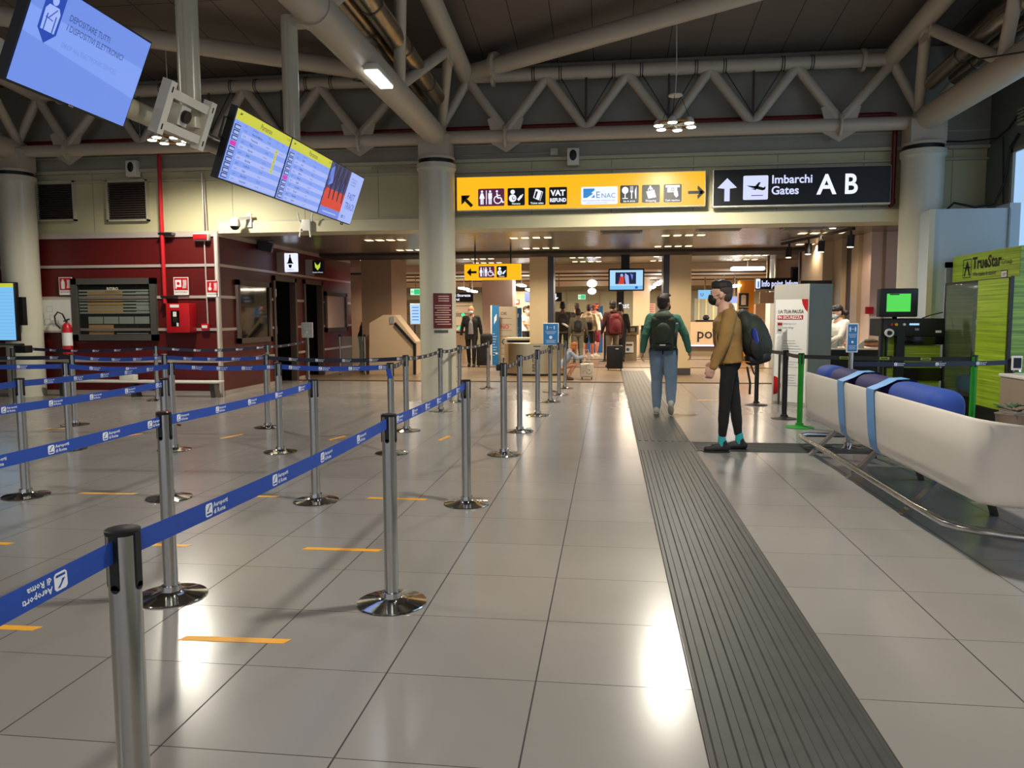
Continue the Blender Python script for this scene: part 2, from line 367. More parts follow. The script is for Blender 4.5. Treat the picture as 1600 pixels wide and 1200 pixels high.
# lettering
_T = {}
def glyphs(txt, bold, res=2):
    k = (txt, bold, res)
    if k not in _T:
        cu = bpy.data.curves.new('t', 'FONT'); cu.body = txt; cu.resolution_u = res; cu.offset = .022 * bold; cu.fill_mode = 'FRONT'
        o = bpy.data.objects.new('t', cu); me = bpy.data.meshes.new_from_object(o)
        _T[k] = ([(v.co.x, v.co.y) for v in me.vertices], [tuple(p.vertices) for p in me.polygons])
        bpy.data.objects.remove(o); bpy.data.meshes.remove(me); bpy.data.curves.remove(cu)
    return _T[k]
CAPH = None
class Plane:
    """A drawing surface in the scene: origin o, unit vectors ex (right) and ey (up), normal towards the viewer."""
    def __init__(s, mb, o, ex, ey, step=.0012):
        s.mb, s.o, s.ex, s.ey = mb, V(o), V(ex).normalized(), V(ey).normalized(); s.n = s.ex.cross(s.ey).normalized(); s.step = step
    def p(s, u, v, d=1): return s.o + s.ex * u + s.ey * v + s.n * (s.step * d)
    def poly(s, pts, mt, d=1): s.mb.add([s.p(u, v, d) for u, v in pts], [tuple(range(len(pts)))], mt)
    def rect(s, u0, v0, u1, v1, mt, d=1): s.poly([(u0, v0), (u1, v0), (u1, v1), (u0, v1)], mt, d)
    def rrect(s, u0, v0, u1, v1, r, mt, d=1):
        pts = []
        for cx, cy, a in ((u1 - r, v0 + r, -90), (u1 - r, v1 - r, 0), (u0 + r, v1 - r, 90), (u0 + r, v0 + r, 180)):
            for k in range(4): t = math.radians(a + k * 30); pts.append((cx + r * math.cos(t), cy + r * math.sin(t)))
        s.poly(pts, mt, d)
    def disc(s, u, v, r, mt, d=1, seg=16, ry=None):
        ry = ry or r
        s.poly([(u + r * math.cos(2 * PI * k / seg), v + ry * math.sin(2 * PI * k / seg)) for k in range(seg)], mt, d)
    def line(s, pts, w, mt, d=1):
        for (a, b), (c, e) in zip(pts[:-1], pts[1:]):
            L = math.hypot(c - a, e - b) or 1; nx, ny = -(e - b) / L * w / 2, (c - a) / L * w / 2
            s.poly([(a - nx, b - ny), (c - nx, e - ny), (c + nx, e + ny), (a + nx, b + ny)], mt, d)
    def arc(s, u, v, r, a0, a1, w, mt, d=1, seg=14):
        s.line([(u + r * math.cos(math.radians(a0 + (a1 - a0) * k / seg)), v + r * math.sin(math.radians(a0 + (a1 - a0) * k / seg))) for k in range(seg + 1)], w, mt, d)
    def text(s, txt, u, v, h, mt, d=1, bold=1, sx=1., al='l', maxw=None, rot=0., shear=0., res=2):
        """Letters with capital height h, baseline at v."""
        global CAPH
        if CAPH is None: CAPH = max(y for _, y in glyphs('H', 0)[0])
        vs, fs = glyphs(txt, bold, res)
        if not vs: return
        k = h / CAPH; W = max(x for x, _ in vs) * k * sx
        if maxw and W > maxw: sx *= maxw / W; W = maxw
        off = {'l': 0, 'c': -W / 2, 'r': -W}[al]; cr, sr = math.cos(rot), math.sin(rot)
        out = []
        for x, y in vs:
            a, b = x * k * sx + off + shear * y * k, y * k
            out.append(s.p(u + a * cr - b * sr, v + a * sr + b * cr, d))
        s.mb.add(out, fs, mt)
X1, Y1, Z1 = V((1, 0, 0)), V((0, 1, 0)), V((0, 0, 1))
ND = -Y1
def plate(name, parent, x0, x1, z0, z1, y, draw, back='white', thick=.02, face=None, label=None):
    """A flat board facing the camera side (-Y): its body and whatever draw() puts on it, one mesh."""
    mb = MB(); mb.box((x0, y, z0), (x1, y + thick, z1), back)
    pl = Plane(mb, (x0, y, z0), X1, Z1)
    if face: pl.rect(0, 0, x1 - x0, z1 - z0, face, .5)
    draw(pl, x1 - x0, z1 - z0)
    return mb.build(name, parent, smooth=False, label=label)
# ------------------------------------------------------------------ the setting
b = MB(); b.box((-14, -7, -.1), (9, 16.55, 0), 'floor tile'); struct('floor', b, smooth=False)
b = MB(); b.box((-14, 16.8, -.1), (9, 36, 0), 'floor tile beige'); struct('floor', b, smooth=False)
b = MB(); b.box((-14, 16.55, -.1), (9, 16.8, .002), 'marble band'); struct('trim_1', b, smooth=False)
b = MB(); b.box((-14, 21.5, .0), (9, 21.72, .003), 'marble band'); struct('trim_2', b, smooth=False)
b = MB(); b.box((-14, 25.6, .0), (9, 25.9, .003), 'marble band'); struct('trim_3', b, smooth=False)

# roof: falls towards the far wall
def roofz(y): return 5.64 + .12 * (13.3 - y)
b = MB(); b.add([(-14, 13.3, roofz(13.3)), (9, 13.3, roofz(13.3)), (9, -7, roofz(-7)), (-14, -7, roofz(-7)),
                 (-14, 13.3, roofz(13.3) + .1), (9, 13.3, roofz(13.3) + .1), (9, -7, roofz(-7) + .1), (-14, -7, roofz(-7) + .1)],
                [(0, 1, 2, 3), (7, 6, 5, 4), (0, 4, 5, 1), (1, 5, 6, 2), (2, 6, 7, 3), (3, 7, 4, 0)], 'roof panel')
struct('ceiling', b, smooth=False)

# high wall over the passage, with ledges and a beam along its foot
b = MB(); b.box((-14, 13.3, 2.95), (7, 13.5, 5.64), 'fascia panel')
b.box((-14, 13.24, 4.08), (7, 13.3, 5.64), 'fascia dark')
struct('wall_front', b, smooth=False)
b = MB(); b.box((-6.95, 13.2, 2.95), (7, 13.3, 3.12), 'fascia beam'); b.box((-6.95, 13.22, 3.12), (7, 13.3, 3.15), 'fascia trim'); b.box((-6.95, 13.2, 2.93), (7, 13.8, 2.95), 'fascia beam')
struct('trim_4', b, smooth=False)
b = MB()
for z, h, dy in ((4.05, .05, .10), (3.88, .035, .06), (4.32, .02, .07)): b.box((-14, 13.3 - dy, z), (7, 13.3, z + h), 'fascia trim')
struct('trim_5', b, smooth=False)
# side walls, rear wall
b = MB(); b.box((5.95, 12.55, 0), (6.1, 13.3, 6), 'side wall grey'); b.box((5.95, -7, 3.88), (6.1, 12.55, 8.4), 'side wall grey'); b.box((5.95, -7, 0), (6.1, 12.55, .9), 'side wall grey')
b.box((5.95, -7, .9), (6.1, 3, 3.88), 'side wall grey'); b.box((5.93, 12.5, 5.0), (5.95, 12.56, 5.6), 'roof dark')
struct('wall_right', b, smooth=False)
b = MB(); b.box((-14.1, -7, 0), (-14, 13.5, 8.4), 'fascia dark'); struct('wall_left', b, smooth=False)
b = MB()
b.box((5.98, 3, .9), (6.02, 12.5, 3.86), 'window glow')
w1 = struct('window_1', b, smooth=False)
b = MB()
for y in (3, 5.4, 7.8, 10.2, 12.5): b.box((5.94, y - .03, .9), (6.05, y + .03, 3.88), 'fascia dark')
for z in (.9, 3.85): b.box((5.94, 3, z - .03), (6.05, 12.53, z + .03), 'fascia dark')
b.build('window_frame', w1, smooth=False)
b = MB()
for i in range(5): b.box((5.84, 6, 4.15 + i * .05), (5.93, 12.2, 4.17 + i * .05), 'fascia trim')
tag(b.build('cable_tray', smooth=False), 'grey slatted cable tray running along the wall above the bright window', 'cable tray')

# low ceiling beyond the wall: narrow metal slats across the view
mt = bpy.data.materials.new('slat ceiling'); mt.use_nodes = True; MATS['slat ceiling'] = mt
nt = mt.node_tree; bs = nt.nodes['Principled BSDF']; bs.inputs['Metallic'].default_value = .5; bs.inputs['Roughness'].default_value = .26
tc = nt.nodes.new('ShaderNodeTexCoord'); wv = nt.nodes.new('ShaderNodeTexWave'); wv.bands_direction = 'Y'; wv.inputs['Scale'].default_value = 1.6
nt.links.new(tc.outputs['Object'], wv.inputs['Vector'])
rp = nt.nodes.new('ShaderNodeValToRGB'); rp.color_ramp.elements[0].position = .0; rp.color_ramp.elements[0].color = lin('#3b332b')
rp.color_ramp.elements[1].position = .22; rp.color_ramp.elements[1].color = lin('#9a8e80')
nt.links.new(wv.outputs['Fac'], rp.inputs['Fac']); nt.links.new(rp.outputs['Color'], bs.inputs['Base Color'])
bp = nt.nodes.new('ShaderNodeBump'); bp.inputs['Strength'].default_value = .35; bp.inputs['Distance'].default_value = .01
nt.links.new(wv.outputs['Fac'], bp.inputs['Height']); nt.links.new(bp.outputs['Normal'], bs.inputs['Normal'])
b = MB(); b.box((-7, 13.8, 2.95), (7, 18.1, 3.05), 'slat ceiling'); b.box((-7, 13.5, 2.95), (7, 13.8, 3.05), 'fascia dark'); struct('ceiling', b, smooth=False)
b = MB(); b.box((-8, 18.1, 2.90), (7, 19.3, 3.05), 'roof dark')
for i in range(11): b.box((-7, 18.15 + i * .105, 2.88), (7, 18.19 + i * .105, 2.9), 'frame brown')
struct('ceiling', b, smooth=False)
b = MB(); b.box((-10, 19.3, 2.95), (7, 23, 3.05), 'slat ceiling'); struct('ceiling', b, smooth=False)
b = MB(); b.box((-14, 23, 2.78), (9, 36, 2.9), 'plaster'); b.box((-14, 22.95, 2.78), (9, 23, 3.05), 'plaster')
struct('ceiling', b, smooth=False)
for i, (y, d, zz, mt_) in enumerate(((24.2, .1, 2.74, 'roof dark'), (26.2, .1, 2.74, 'roof dark'), (29, .1, 2.74, 'roof dark'), (30.5, .3, 2.62, 'plaster'))):
    b = MB(); b.box((-12, y, zz), (8, y + d, 2.78), mt_); struct('trim_%d' % (11 + i), b, smooth=False)

# walls of the passage and the security hall behind it
b = MB(); b.box((-14, 34, 0), (9, 34.2, 2.9), 'wall green grey')
for x in [-12 + i * 1.45 for i in range(15)]: b.box((x, 33.96, 0), (x + .06, 34, 2.6), 'podium taupe')
b.box((-12, 33.95, 2.5), (9, 34, 2.56), 'podium taupe'); struct('wall_back', b, smooth=False)
b = MB(); b.box((9, 13.5, 0), (9.1, 36, 3), 'wall tan'); struct('wall_right', b, smooth=False)
b = MB(); b.box((-14.1, 20.4, 0), (-14, 36, 3), 'wall tan'); struct('wall_left', b, smooth=False)
b = MB(); b.box((-9, 23.0, 0), (-6.6, 23.2, 2.95), 'wall tan'); b.box((-9, 22.97, 2.72), (-6.6, 23, 2.95), 'roof dark'); struct('wall_left', b, smooth=False)
b = MB(); b.box((4.8, 15, 0), (7, 15.5, 2.95), 'wall pink'); b.box((5.0, 14.98, 0), (5.05, 15, 2.95), 'wall tan')
b.box((4.72, 15.5, 0), (7, 15.9, 2.95), 'wall beige')
b.box((4.72, 15.9, 0), (7, 16.2, 2.95), 'frame brown'); b.box((4.62, 16.2, 0), (7, 16.8, 2.95), 'wall beige'); b.box((4.42, 16.8, 0), (7, 18.6, 2.95), 'wall beige')
b.box((4.38, 18.6, 0), (7, 18.7, 2.95), 'frame brown')
struct('wall_right', b, smooth=False)
b = MB(); b.box((4.5, 22, 0), (9, 22.2, 3), 'wall pink'); b.box((4.35, 21.6, 0), (4.5, 22.2, 3), 'white'); b.box((4.95, 21.96, 2.3), (5.75, 22, 2.75), 'frame brown'); b.box((5.0, 21.94, 2.36), (5.7, 21.96, 2.7), 'black')
struct('wall_right', b, smooth=False)

# square pillars
def pillar(n, x0, x1, y0, y1, mt='pillar beige', z1=2.95, strip=None, skirt=True, label=None):
    b = MB(); b.box((x0, y0, 0), (x1, y1, z1), mt)
    o = tag(b.build('pillar', smooth=False), label, 'pillar')
    if strip: s = MB(); s.box((strip[0], y0 - .02, 0), (strip[1], y1, z1), 'pillar strip'); s.build('side_strip', o, smooth=False)
    if skirt: s = MB(); s.box((x0 - .01, y0 - .012, 0), (x1 + .01, y1 + .01, .17), 'steel dark'); s.build('skirting', o, smooth=False)
    return o
pillar(1, 1.45, 1.97, 18.9, 19.5, strip=(1.31, 1.45), label='square beige pillar with steel foot just right of the man in the green top')
pillar(2, -1.92, -1.47, 18.9, 19.5, strip=(-1.47, -1.33), label='square beige pillar rising behind the curved steel bin')
pillar(3, -6.35, -5.55, 19.4, 20.9, 'wall tan', skirt=False, label='wide dull brown pillar behind the red office, left of the round column')
pillar(4, -4.1, -3.1, 25.0, 25.9, 'wall pink', 2.78, skirt=True, label='broad pink pillar behind the blue banner and below the small yellow sign')
pillar(5, .9, 1.5, 28.5, 29.1, 'wall beige', 2.78, skirt=False, label='narrow beige pillar far behind the man with the red rucksack')

# round columns
def column(x, y, label, front_panel=True):
    t = thing('round_column', label, 'column', (x, y, 0))
    b = MB(); b.lathe([(.305, 0), (.305, 3.82), (.315, 3.86), (.33, 3.88), (.33, 3.96), (.30, 3.97)], (x, y, 0), 40, 'column paint'); b.build('shaft', t)
    b = MB(); b.lathe([(.29, 3.97), (.29, 4.03)], (x, y, 0), 40, 'black'); b.lathe([(.31, 4.03), (.31, 4.07)], (x, y, 0), 40, 'truss paint')
    b.build('collar', t)
    b = MB(); b.box((x - .26, y - .2, 4.07), (x + .26, y + .2, 4.42), 'truss paint'); b.build('bearing_block', t, smooth=False)
    return t
column(-2.88, 12.9, 'cream round column in the middle, carrying the maroon notice')
column(4.84, 12.9, 'cream round column at the right end of the black gates sign')
column(-10.62, 12.9, 'cream round column at the left edge beside the red wall')

# ------------------------------------------------------------------ roof structure
ZB, ZT = 4.42, 5.37
def cross_truss(xc0, xc1, label, tops, bots, grp='white tube trusses over the passage'):
    t = thing('roof_truss', label, 'truss', ((xc0 + xc1) / 2, 12.9, ZB), group=None)
    b = MB(); b.cyl((xc0, 12.9, ZB - .02), (xc1, 12.9, ZB - .02), .105, seg=20, mt='truss paint'); b.build('bottom_chord', t)
    b = MB(); b.cyl((tops[0], 12.9, ZT), (tops[-1], 12.9, ZT), .105, seg=20, mt='truss paint'); b.build('top_chord', t)
    seq = []
    z0, z1 = ZB + .04, ZT - .05
    for i in range(len(tops)):
        seq.append((tops[i], z1))
        if i < len(bots): seq.append((bots[i], z0))
    seq = [(xc0 + .02, z0 + .0)] + seq + [(xc1 - .02, z0)]
    for (a, za), (c, zc) in zip(seq[:-1], seq[1:]):
        b = MB(); b.cyl((a, 12.9, za), (c, 12.9, zc), .078, seg=14, mt='truss paint'); b.ell((a, 12.9, za), (.078, .078, .078), 'truss paint'); b.build('diagonal', t)
    for gx in (bots[0], bots[-1]):
        b = MB(); b.prism([(-.3, .22), (-.22, -.05), (.22, -.05), (.3, .22), (.16, .28), (0, .12), (-.16, .28)], (gx, 12.84, ZB + .02), X1, Z1, .03, 'truss paint')
        b.lathe([(.17, -.02), (.17, .02)], (0, 0, 0), 20, 'truss paint')
        k = len(b.v) - 40
        for i in range(k, len(b.v)): v = b.v[i]; b.v[i] = (gx + v[2], 12.9 + v[1], ZB - .02 + v[0] * 1.1)
        b.prism([(-.3, -.02), (0, -.2), (.3, -.02)], (gx, 12.89, ZB - .08), X1, Z1, .02, 'truss paint')
        for a in range(0, 360, 45):
            ca, sa = math.cos(math.radians(a)) * .14, math.sin(math.radians(a)) * .14
            b.cyl((gx - .04, 12.9 + ca, ZB - .02 + sa), (gx + .04, 12.9 + ca, ZB - .02 + sa), .014, seg=6, mt='truss paint')
        b.build('flange', t)
    for gx in (tops[0] + .42, tops[-1] - .45):
        b = MB(); b.cyl((gx - .025, 12.9, ZT), (gx + .025, 12.9, ZT), .17, seg=20, mt='truss paint'); b.build('flange', t)
    for i in range(1, len(tops) - 1):
        for dx in (-.22, .22):
            x = tops[i] + dx; b = MB()
            for q in (-.018, .018): b.tube([(x + q, 12.9 + .112 * math.cos(a * PI / 8), ZT + .112 * math.sin(a * PI / 8)) for a in range(16)], .006, 5, 'black', closed=True)
            b.build('cable_tie', t)
    for i, x in enumerate(bots):
        if 0 < i < len(bots) - 1:
            b = MB(); b.cyl((x, 12.86, ZT - .1), (x, 12.86, ZB + .15), .02, seg=8, mt='steel dark')
            b.tube([(tops[i] + .24, 12.86, ZT - .1), (x - .02, 12.84, ZB + .2)], .007, 5, 'black')
            b.tube([(tops[i + 1] - .24, 12.86, ZT - .1), (x + .02, 12.84, ZB + .2)], .007, 5, 'black'); b.build('cable', t)
    return t
cross_truss(-2.88, 4.84, 'pale tube truss above the yellow and black signs', [-2.33, -1.02, .28, 1.58, 2.91, 4.34], [-1.7, -.38, .94, 2.25, 3.58])
cross_truss(-10.62, -2.88, 'pale tube truss above the red office at the left', [-10.1, -8.8, -7.5, -6.22, -4.88, -3.42], [-9.55, -8.15, -6.85, -5.55, -4.2])

def long_truss(x, label, side):
    t = thing('roof_truss', label, 'truss', (x, 6, ZB))
    b = MB(); b.cyl((x, 13.0, ZB + .02), (x, -7, ZB + .02), .19, seg=24, mt='truss paint'); b.ell((x, 13.0, ZB + .02), (.19, .19, .19), 'truss paint', 20, 12); b.build('bottom_chord', t)
    def tz(y): return ZT + .02 + .09 * (12.9 - y)
    for s in (-1, 1):
        xs = x + s * .52
        b = MB(); b.cyl((xs, 12.98, tz(12.98)), (xs, -7, tz(-7)), .14, seg=20, mt='truss paint'); b.ell((xs, 12.98, tz(12.98)), (.14, .14, .14), 'truss paint'); b.build('top_chord', t)
        nodes = [11.7 - 2.7 * i for i in range(6)]; lows = [12.95] + [10.35 - 2.7 * i for i in range(6)]
        for i, ny in enumerate(nodes):
            for ly in (lows[i], lows[i + 1]):
                b = MB(); b.cyl((xs - s * .04, ny, tz(ny) - .08), (x + s * .08, ly, ZB + .1), .078, seg=14, mt='truss paint'); b.build('diagonal', t)
            b = MB(); b.prism([(-.26, .1), (.26, .1), (.16, -.2), (-.16, -.2)], (xs - s * .03, ny, tz(ny) - .08), -Y1 if s > 0 else Y1, Z1, .02, 'truss paint'); b.build('gusset', t)
    b = MB(); b.tube([(x + .05, 10.9, ZB + .3), (x - .25, 10.6, ZB + .2), (x - .24, 9.4, ZB - .1), (x - .1, 9.1, ZB - .18)], .012, 6, 'black'); b.build('cable', t)
    return t
long_truss(-2.88, 'big pale tube truss running overhead from the middle column', 1)
long_truss(4.84, 'big pale tube truss running overhead from the right-hand column', -1)
long_truss(-10.62, 'big pale tube truss running overhead from the left-hand column', 1)

def brace(a, c, label):
    a, c = V(a), V(c); d = (c - a).normalized()
    b = MB(); b.cyl(a, c, .135, seg=20, mt='truss paint')
    p = a + d * .62; b.cyl(p - d * .03, p + d * .03, .21, seg=20, mt='truss paint')
    x = d.cross(Z1).normalized(); y = d.cross(x)
    for k in range(8):
        q = p + (x * math.cos(k * PI / 4) + y * math.sin(k * PI / 4)) * .175; b.cyl(q - d * .05, q + d * .05, .016, seg=6, mt='truss paint')
    return tag(b.build('roof_brace'), label, 'brace')
brace((-2.36, 12.85, 5.40), (4.3, 9.35, 5.72), 'sloping pale roof tube crossing above the yellow sign to the upper right')
brace((-3.40, 12.85, 5.40), (-10.1, 9.35, 5.72), 'sloping pale roof tube crossing to the upper left behind the screens')
brace((5.36, 12.85, 5.42), (9.0, 10.6, 5.9), 'short pale roof tube running right from the right-hand column')

# ducts lying inside the long trusses
def duct(pts, r, label, mt='duct metal'):
    t = thing('air_duct', label, 'air duct', pts[-1])
    b = MB(); b.tube(pts, r, 20, mt); b.build('pipe', t)
    for i in range(len(pts) - 1):
        p, q = V(pts[i]), V(pts[i + 1]); n = int((q - p).length / 1.3)
        for k in range(n):
            c = p.lerp(q, (k + .5) / max(n, 1)); d = (q - p).normalized()
            if c.y > 3: b = MB(); b.cyl(c - d * .015, c + d * .015, r + .012, seg=20, mt='steel dark'); b.build('clamp', t)
    return t
for x, nm in ((-2.88, 'middle'), (4.84, 'right-hand')):
    duct([(x + .17, -7, 5.18), (x + .17, 9.5, 4.98), (x + .17, 12.2, 4.88)], .135, 'shiny round air duct lying right inside the %s long truss' % nm)
    duct([(x - .12, -7, 5.22), (x - .12, 10.3, 5.0), (x - .12, 12.4, 4.86)], .11, 'shiny round air duct lying left inside the %s long truss' % nm)
    duct([(x + .02, -7, 5.45), (x + .02, 11.0, 5.22), (x + .02, 11.6, 5.16)], .075, 'thin upper air duct of the %s long truss, between the two large ones' % nm)

b = MB(); b.cyl((-14, 13.16, 4.60), (4.42, 13.16, 4.60), .036, seg=10, mt='dark red pipe')
for x in (-5.3, -1.7, 1.0, 3.6): b.cyl((x - .04, 13.16, 4.60), (x + .04, 13.16, 4.60), .05, seg=10, mt='dark red pipe')
b.tube([(4.42, 13.16, 4.60), (4.48, 13.16, 4.59), (4.505, 13.17, 4.5), (4.505, 13.17, 3.3), (4.49, 13.17, 3.19), (4.46, 13.17, 3.17)], .036, 10, 'dark red pipe')
b.cyl((4.505, 13.17, 3.2), (4.505, 13.17, 3.28), .045, seg=12, mt='dark red pipe')
tag(b.build('sprinkler_pipe'), 'long red fire pipe behind the trusses, bending down beside the black sign', 'pipe')
b = MB()
b.tube([(-2.5, 13.2, 4.17), (-.9, 13.2, 4.17)], .012, 6, 'fascia dark'); b.tube([(-4.1, 13.2, 4.0), (-3.2, 13.2, 4.0)], .012, 6, 'fascia dark')
b.box((-.98, 13.12, 4.12), (-.86, 13.22, 4.22), 'fascia trim')
tag(b.build('cable_conduit'), 'thin grey conduit with a small box left of the boxed wall speaker', 'conduit')
for x, z, nm in ((-.6, 4.08, 'middle'), (-8.52, 4.1, 'left')):
    t = thing('wall_speaker', 'white boxed speaker with black oval front on the high wall, %s' % ('above the yellow sign' if nm == 'middle' else 'above the right louvre'), 'speaker', (x, 13.2, z))
    b = MB(); b.rbox((x - .1, 13.1, z - .14), (x + .1, 13.26, z + .14), .012, 'white paint'); b.build('housing', t)
    b = MB(); b.ell((x, 13.1, z + .02), (.06, .012, .09), 'black'); b.build('grille', t)

# ring lamps
def ring_lamp(p, label):
    x, y, z = p; t = thing('ring_lamp', label, 'hanging lamp', (x, y, z))
    b = MB(); b.tube([(x + .27 * math.cos(k * PI / 12), y + .27 * math.sin(k * PI / 12), z) for k in range(24)], .018, 8, 'wood orange', closed=True)
    for k in range(3): a = k * PI / 3 + .3; b.bar((x - .27 * math.cos(a), y - .27 * math.sin(a), z), (x + .27 * math.cos(a), y + .27 * math.sin(a), z), .03, .015, 'bracket white')
    b.build('ring', t)
    for k in range(6):
        a = k * PI / 3 + .3; cx, cy = x + .25 * math.cos(a), y + .25 * math.sin(a)
        b = MB(); b.lathe([(.03, .06), (.06, .03), (.075, -.02), (.072, -.025)], (cx, cy, z), 18, 'bracket white')
        h = b.build('lamp_head', t)
        b = MB(); b.lathe([(.062, -.031), (.062, -.026)], (cx, cy, z), 18, 'led white'); b.build('lens', h)
    b = MB(); b.lathe([(.10, .40), (.10, .42)], (x, y, z), 18, 'bracket white')
    for k in range(3): a = k * 2 * PI / 3 + .3; b.tube([(x + .08 * math.cos(a), y + .08 * math.sin(a), z + .41), (x + .25 * math.cos(a), y + .25 * math.sin(a), z + .05)], .004, 5, 'black')
    b.build('hanger', t)
    b = MB(); b.tube([(x, y, z + .42), (x + .012, y, z + .8), (x, y, roofz(y) - .08)], .006, 5, 'white paint'); b.lathe([(.07, roofz(y) - .1 - z), (.07, roofz(y) - z - .01)], (x, y, z), 14, 'bracket white')
    b.build('cord', t)
ring_lamp(LAMPS[0], 'lit ring lamp of six LED heads hanging in front of the right truss')
ring_lamp(LAMPS[1], 'lit ring lamp of six LED heads hanging left, below the empty bracket')
for p, nm in zip(LAMPS[2:], ('right row, over the tiles beside the queue', 'left row, over the queue lanes', 'right row, farthest back', 'left row, farthest back')):
    ring_lamp(p, 'unseen lit ring lamp added for light, %s' % nm)

t = thing('strip_lamp', 'small lit white strip lamp fixed to the big middle roof tube', 'lamp', (-2.7, 9.15, 4.2))
b = MB(); b.rbox((-2.80, 8.75, 4.235), (-2.62, 9.45, 4.31), .02, 'bracket white'); b.build('housing', t)
b = MB(); b.rbox((-2.79, 8.78, 4.205), (-2.63, 9.42, 4.24), .012, 'tube light'); b.build('diffuser', t)
spot('strip_lamp_light', (-2.71, 9.1, 4.17), 25, (.95, .98, 1), 160, .1)

# recessed light fields (each four little panes)
for i, (xx, yy) in enumerate(CLUSTERS):
    zc = 2.95
    t = thing('recessed_light', 'field of four small lit panes in the low slatted ceiling', 'ceiling light', (xx, yy, zc), group='four-pane recessed lights in the low ceiling')
    for k in range(4):
        x = xx - .33 + k * .22
        b = MB(); b.box((x - .065, yy - .1, zc - .012), (x + .065, yy + .1, zc - .002), 'led recess'); b.build('pane', t, smooth=False)
        b = MB(); b.box((x - .085, yy - .12, zc - .006), (x + .085, yy + .12, zc + .02), 'fascia trim'); b.build('frame', t, smooth=False)
# track lights at the right
t = thing('track_light', 'black track with four spotlights under the low ceiling, right of the gates sign', 'track light', (4.0, 14.6, 2.9))
b = MB(); b.bar((3.55, 16.6, 2.9), (4.15, 13.9, 2.9), .05, .05, 'black'); b.build('track', t, smooth=False)
for k, f in enumerate((.12, .42, .6, .97)):
    x, y = 3.55 + .6 * f, 16.6 - 2.7 * f
    b = MB(); b.cyl((x, y, 2.88), (x, y, 2.80), .02, seg=8, mt='black'); b.cyl((x, y, 2.80), (x - .01, y, 2.6), .062, seg=18, mt='black'); h = b.build('spotlight', t)
    b = MB(); b.lathe([(.05, -.01), (.05, -.004)], (x - .01, y, 2.6), 16, 'led strip'); b.build('lens', h)
spot('track_light_beam', (4.1, 14.2, 2.56), 60, WARM, 80, .05, rot=(math.radians(8), 0, 0))
# linear lamps in the security hall
far = [((-3.8, 25.5), (-3.0, 26.1)), ((-4.9, 26.3), (-4.3, 27.0))]
LL = [(725, 451, 26.5), (738, 455, 27.4), (815, 446, 25), (828, 453, 26.5), (925, 443, 25), (925, 455, 30), (1012, 453, 30), (1019, 449, 28.5), (1027, 444, 26.5), (1034, 440, 25), (1000, 459, 31), (1131, 455, 26), (1148, 447, 24.5), (1168, 420, 21.2), (603, 458, 27)]
for i, (px_, py_, yy) in enumerate(LL):
    p = at(px_, py_, Y=yy); zc = 2.68 if yy > 23 else 2.8
    rd = px_ == 925; L = .42 if not rd else .12
    t = thing('linear_lamp', ('round lit lamp under the far ceiling' if rd else 'lit white bar lamp under the far ceiling'), 'ceiling lamp', (p.x, yy, zc), group='round lamps of the security hall' if rd else 'bar lamps of the security hall')
    b = MB()
    if rd: b.ell((p.x, yy, p.z), (.16, .16, .12), 'tube light')
    elif px_ == 1168: b.rbox((p.x - .42, yy - .15, p.z - .04), (p.x + .42, yy + .15, p.z + .05), .03, 'tube light')
    else: b.rbox((p.x - .1, yy - .6, p.z - .03), (p.x + .1, yy + .6, p.z + .03), .02, 'tube light')
    b.build('diffuser', t)
    zt = 2.78 if yy > 23 else 2.95
    b = MB(); b.tube([(p.x, yy, p.z + .03), (p.x, yy, zt)], .01, 5, 'fascia dark'); b.build('rod', t)
b = MB(); p = at(1213, 380, Y=19.5); b.cyl((p.x, 19.5, 2.05), (p.x, 19.5, 2.95), .03, seg=10, mt='warm white'); 
SIGNPOLE = b
for x0, yy in ((-.15, 14.1), (1.55, 13.95), (3.0, 13.95)):
    b = MB(); b.box((x0, yy, 2.93), (x0 + .75, yy + .32, 2.951), 'fascia dark'); b.box((x0 + .04, yy + .04, 2.925), (x0 + .71, yy + .28, 2.931), 'frame brown')
    tag(b.build('ceiling_vent', smooth=False), 'rectangular air vent in the low ceiling just behind the sign beam', 'ceiling vent', group='ceiling vents behind the beam')
# ------------------------------------------------------------------ screens on poles
ROLLX = -3.28; POLX = -3.135
t = thing('screen_mount', 'white pole frame hanging from the roof with two poles and an empty screen bracket', 'screen mount', (ROLLX, 6.0, 2.9))
for y in (5.60, 7.50):
    b = MB(); b.cyl((POLX, y, 2.84), (POLX, y, 4.36), .08, seg=28, mt='pole paint')
    b.box((POLX - .012, y - .088, 2.95), (POLX + .012, y - .075, 4.3), 'pole paint'); b.build('pole', t)
    b = MB(); b.cyl((-2.88, y - .09, ZB + .02), (-2.88, y + .09, ZB + .02), .205, seg=24, mt='truss paint'); b.box((POLX, y - .06, 4.26), (-2.95, y + .06, 4.34), 'truss paint'); b.build('clamp', t)
b = MB(); b.cyl((ROLLX, 3.9, 2.86), (ROLLX, 8.8, 2.86), .07, seg=24, mt='pole paint'); b.build('crossbar', t)
E1 = V((0, 1, 0)); TH = .36
UP = V((math.sin(TH), 0, math.cos(TH))); NN = E1.cross(UP)   # screens lean forward and face the walkway
def so(y, z, x=-2.97): return V((x, y, z))
b = MB()
bc = V((-3.05, 5.36, 2.87))
for s in (-1, 1):
    b.obox(bc + E1 * s * .27, E1 * .035, UP * .185, NN * .035, 'bracket white')
for s in (-.6, .6):
    b.obox(bc + UP * .19 * s, E1 * .27, UP * .03, NN * .02, 'bracket white')
b.obox(bc - NN * .1, E1 * .06, UP * .07, NN * .1, 'bracket white')
for s in (-1, 1):
    for k in (-.7, .7): b.obox(bc + E1 * s * .27 + UP * .185 * k + NN * .035, E1 * .007, UP * .02, NN * .002, 'black')
b.cyl(bc - NN * .04, bc + NN * .03, .045, seg=16, mt='black')
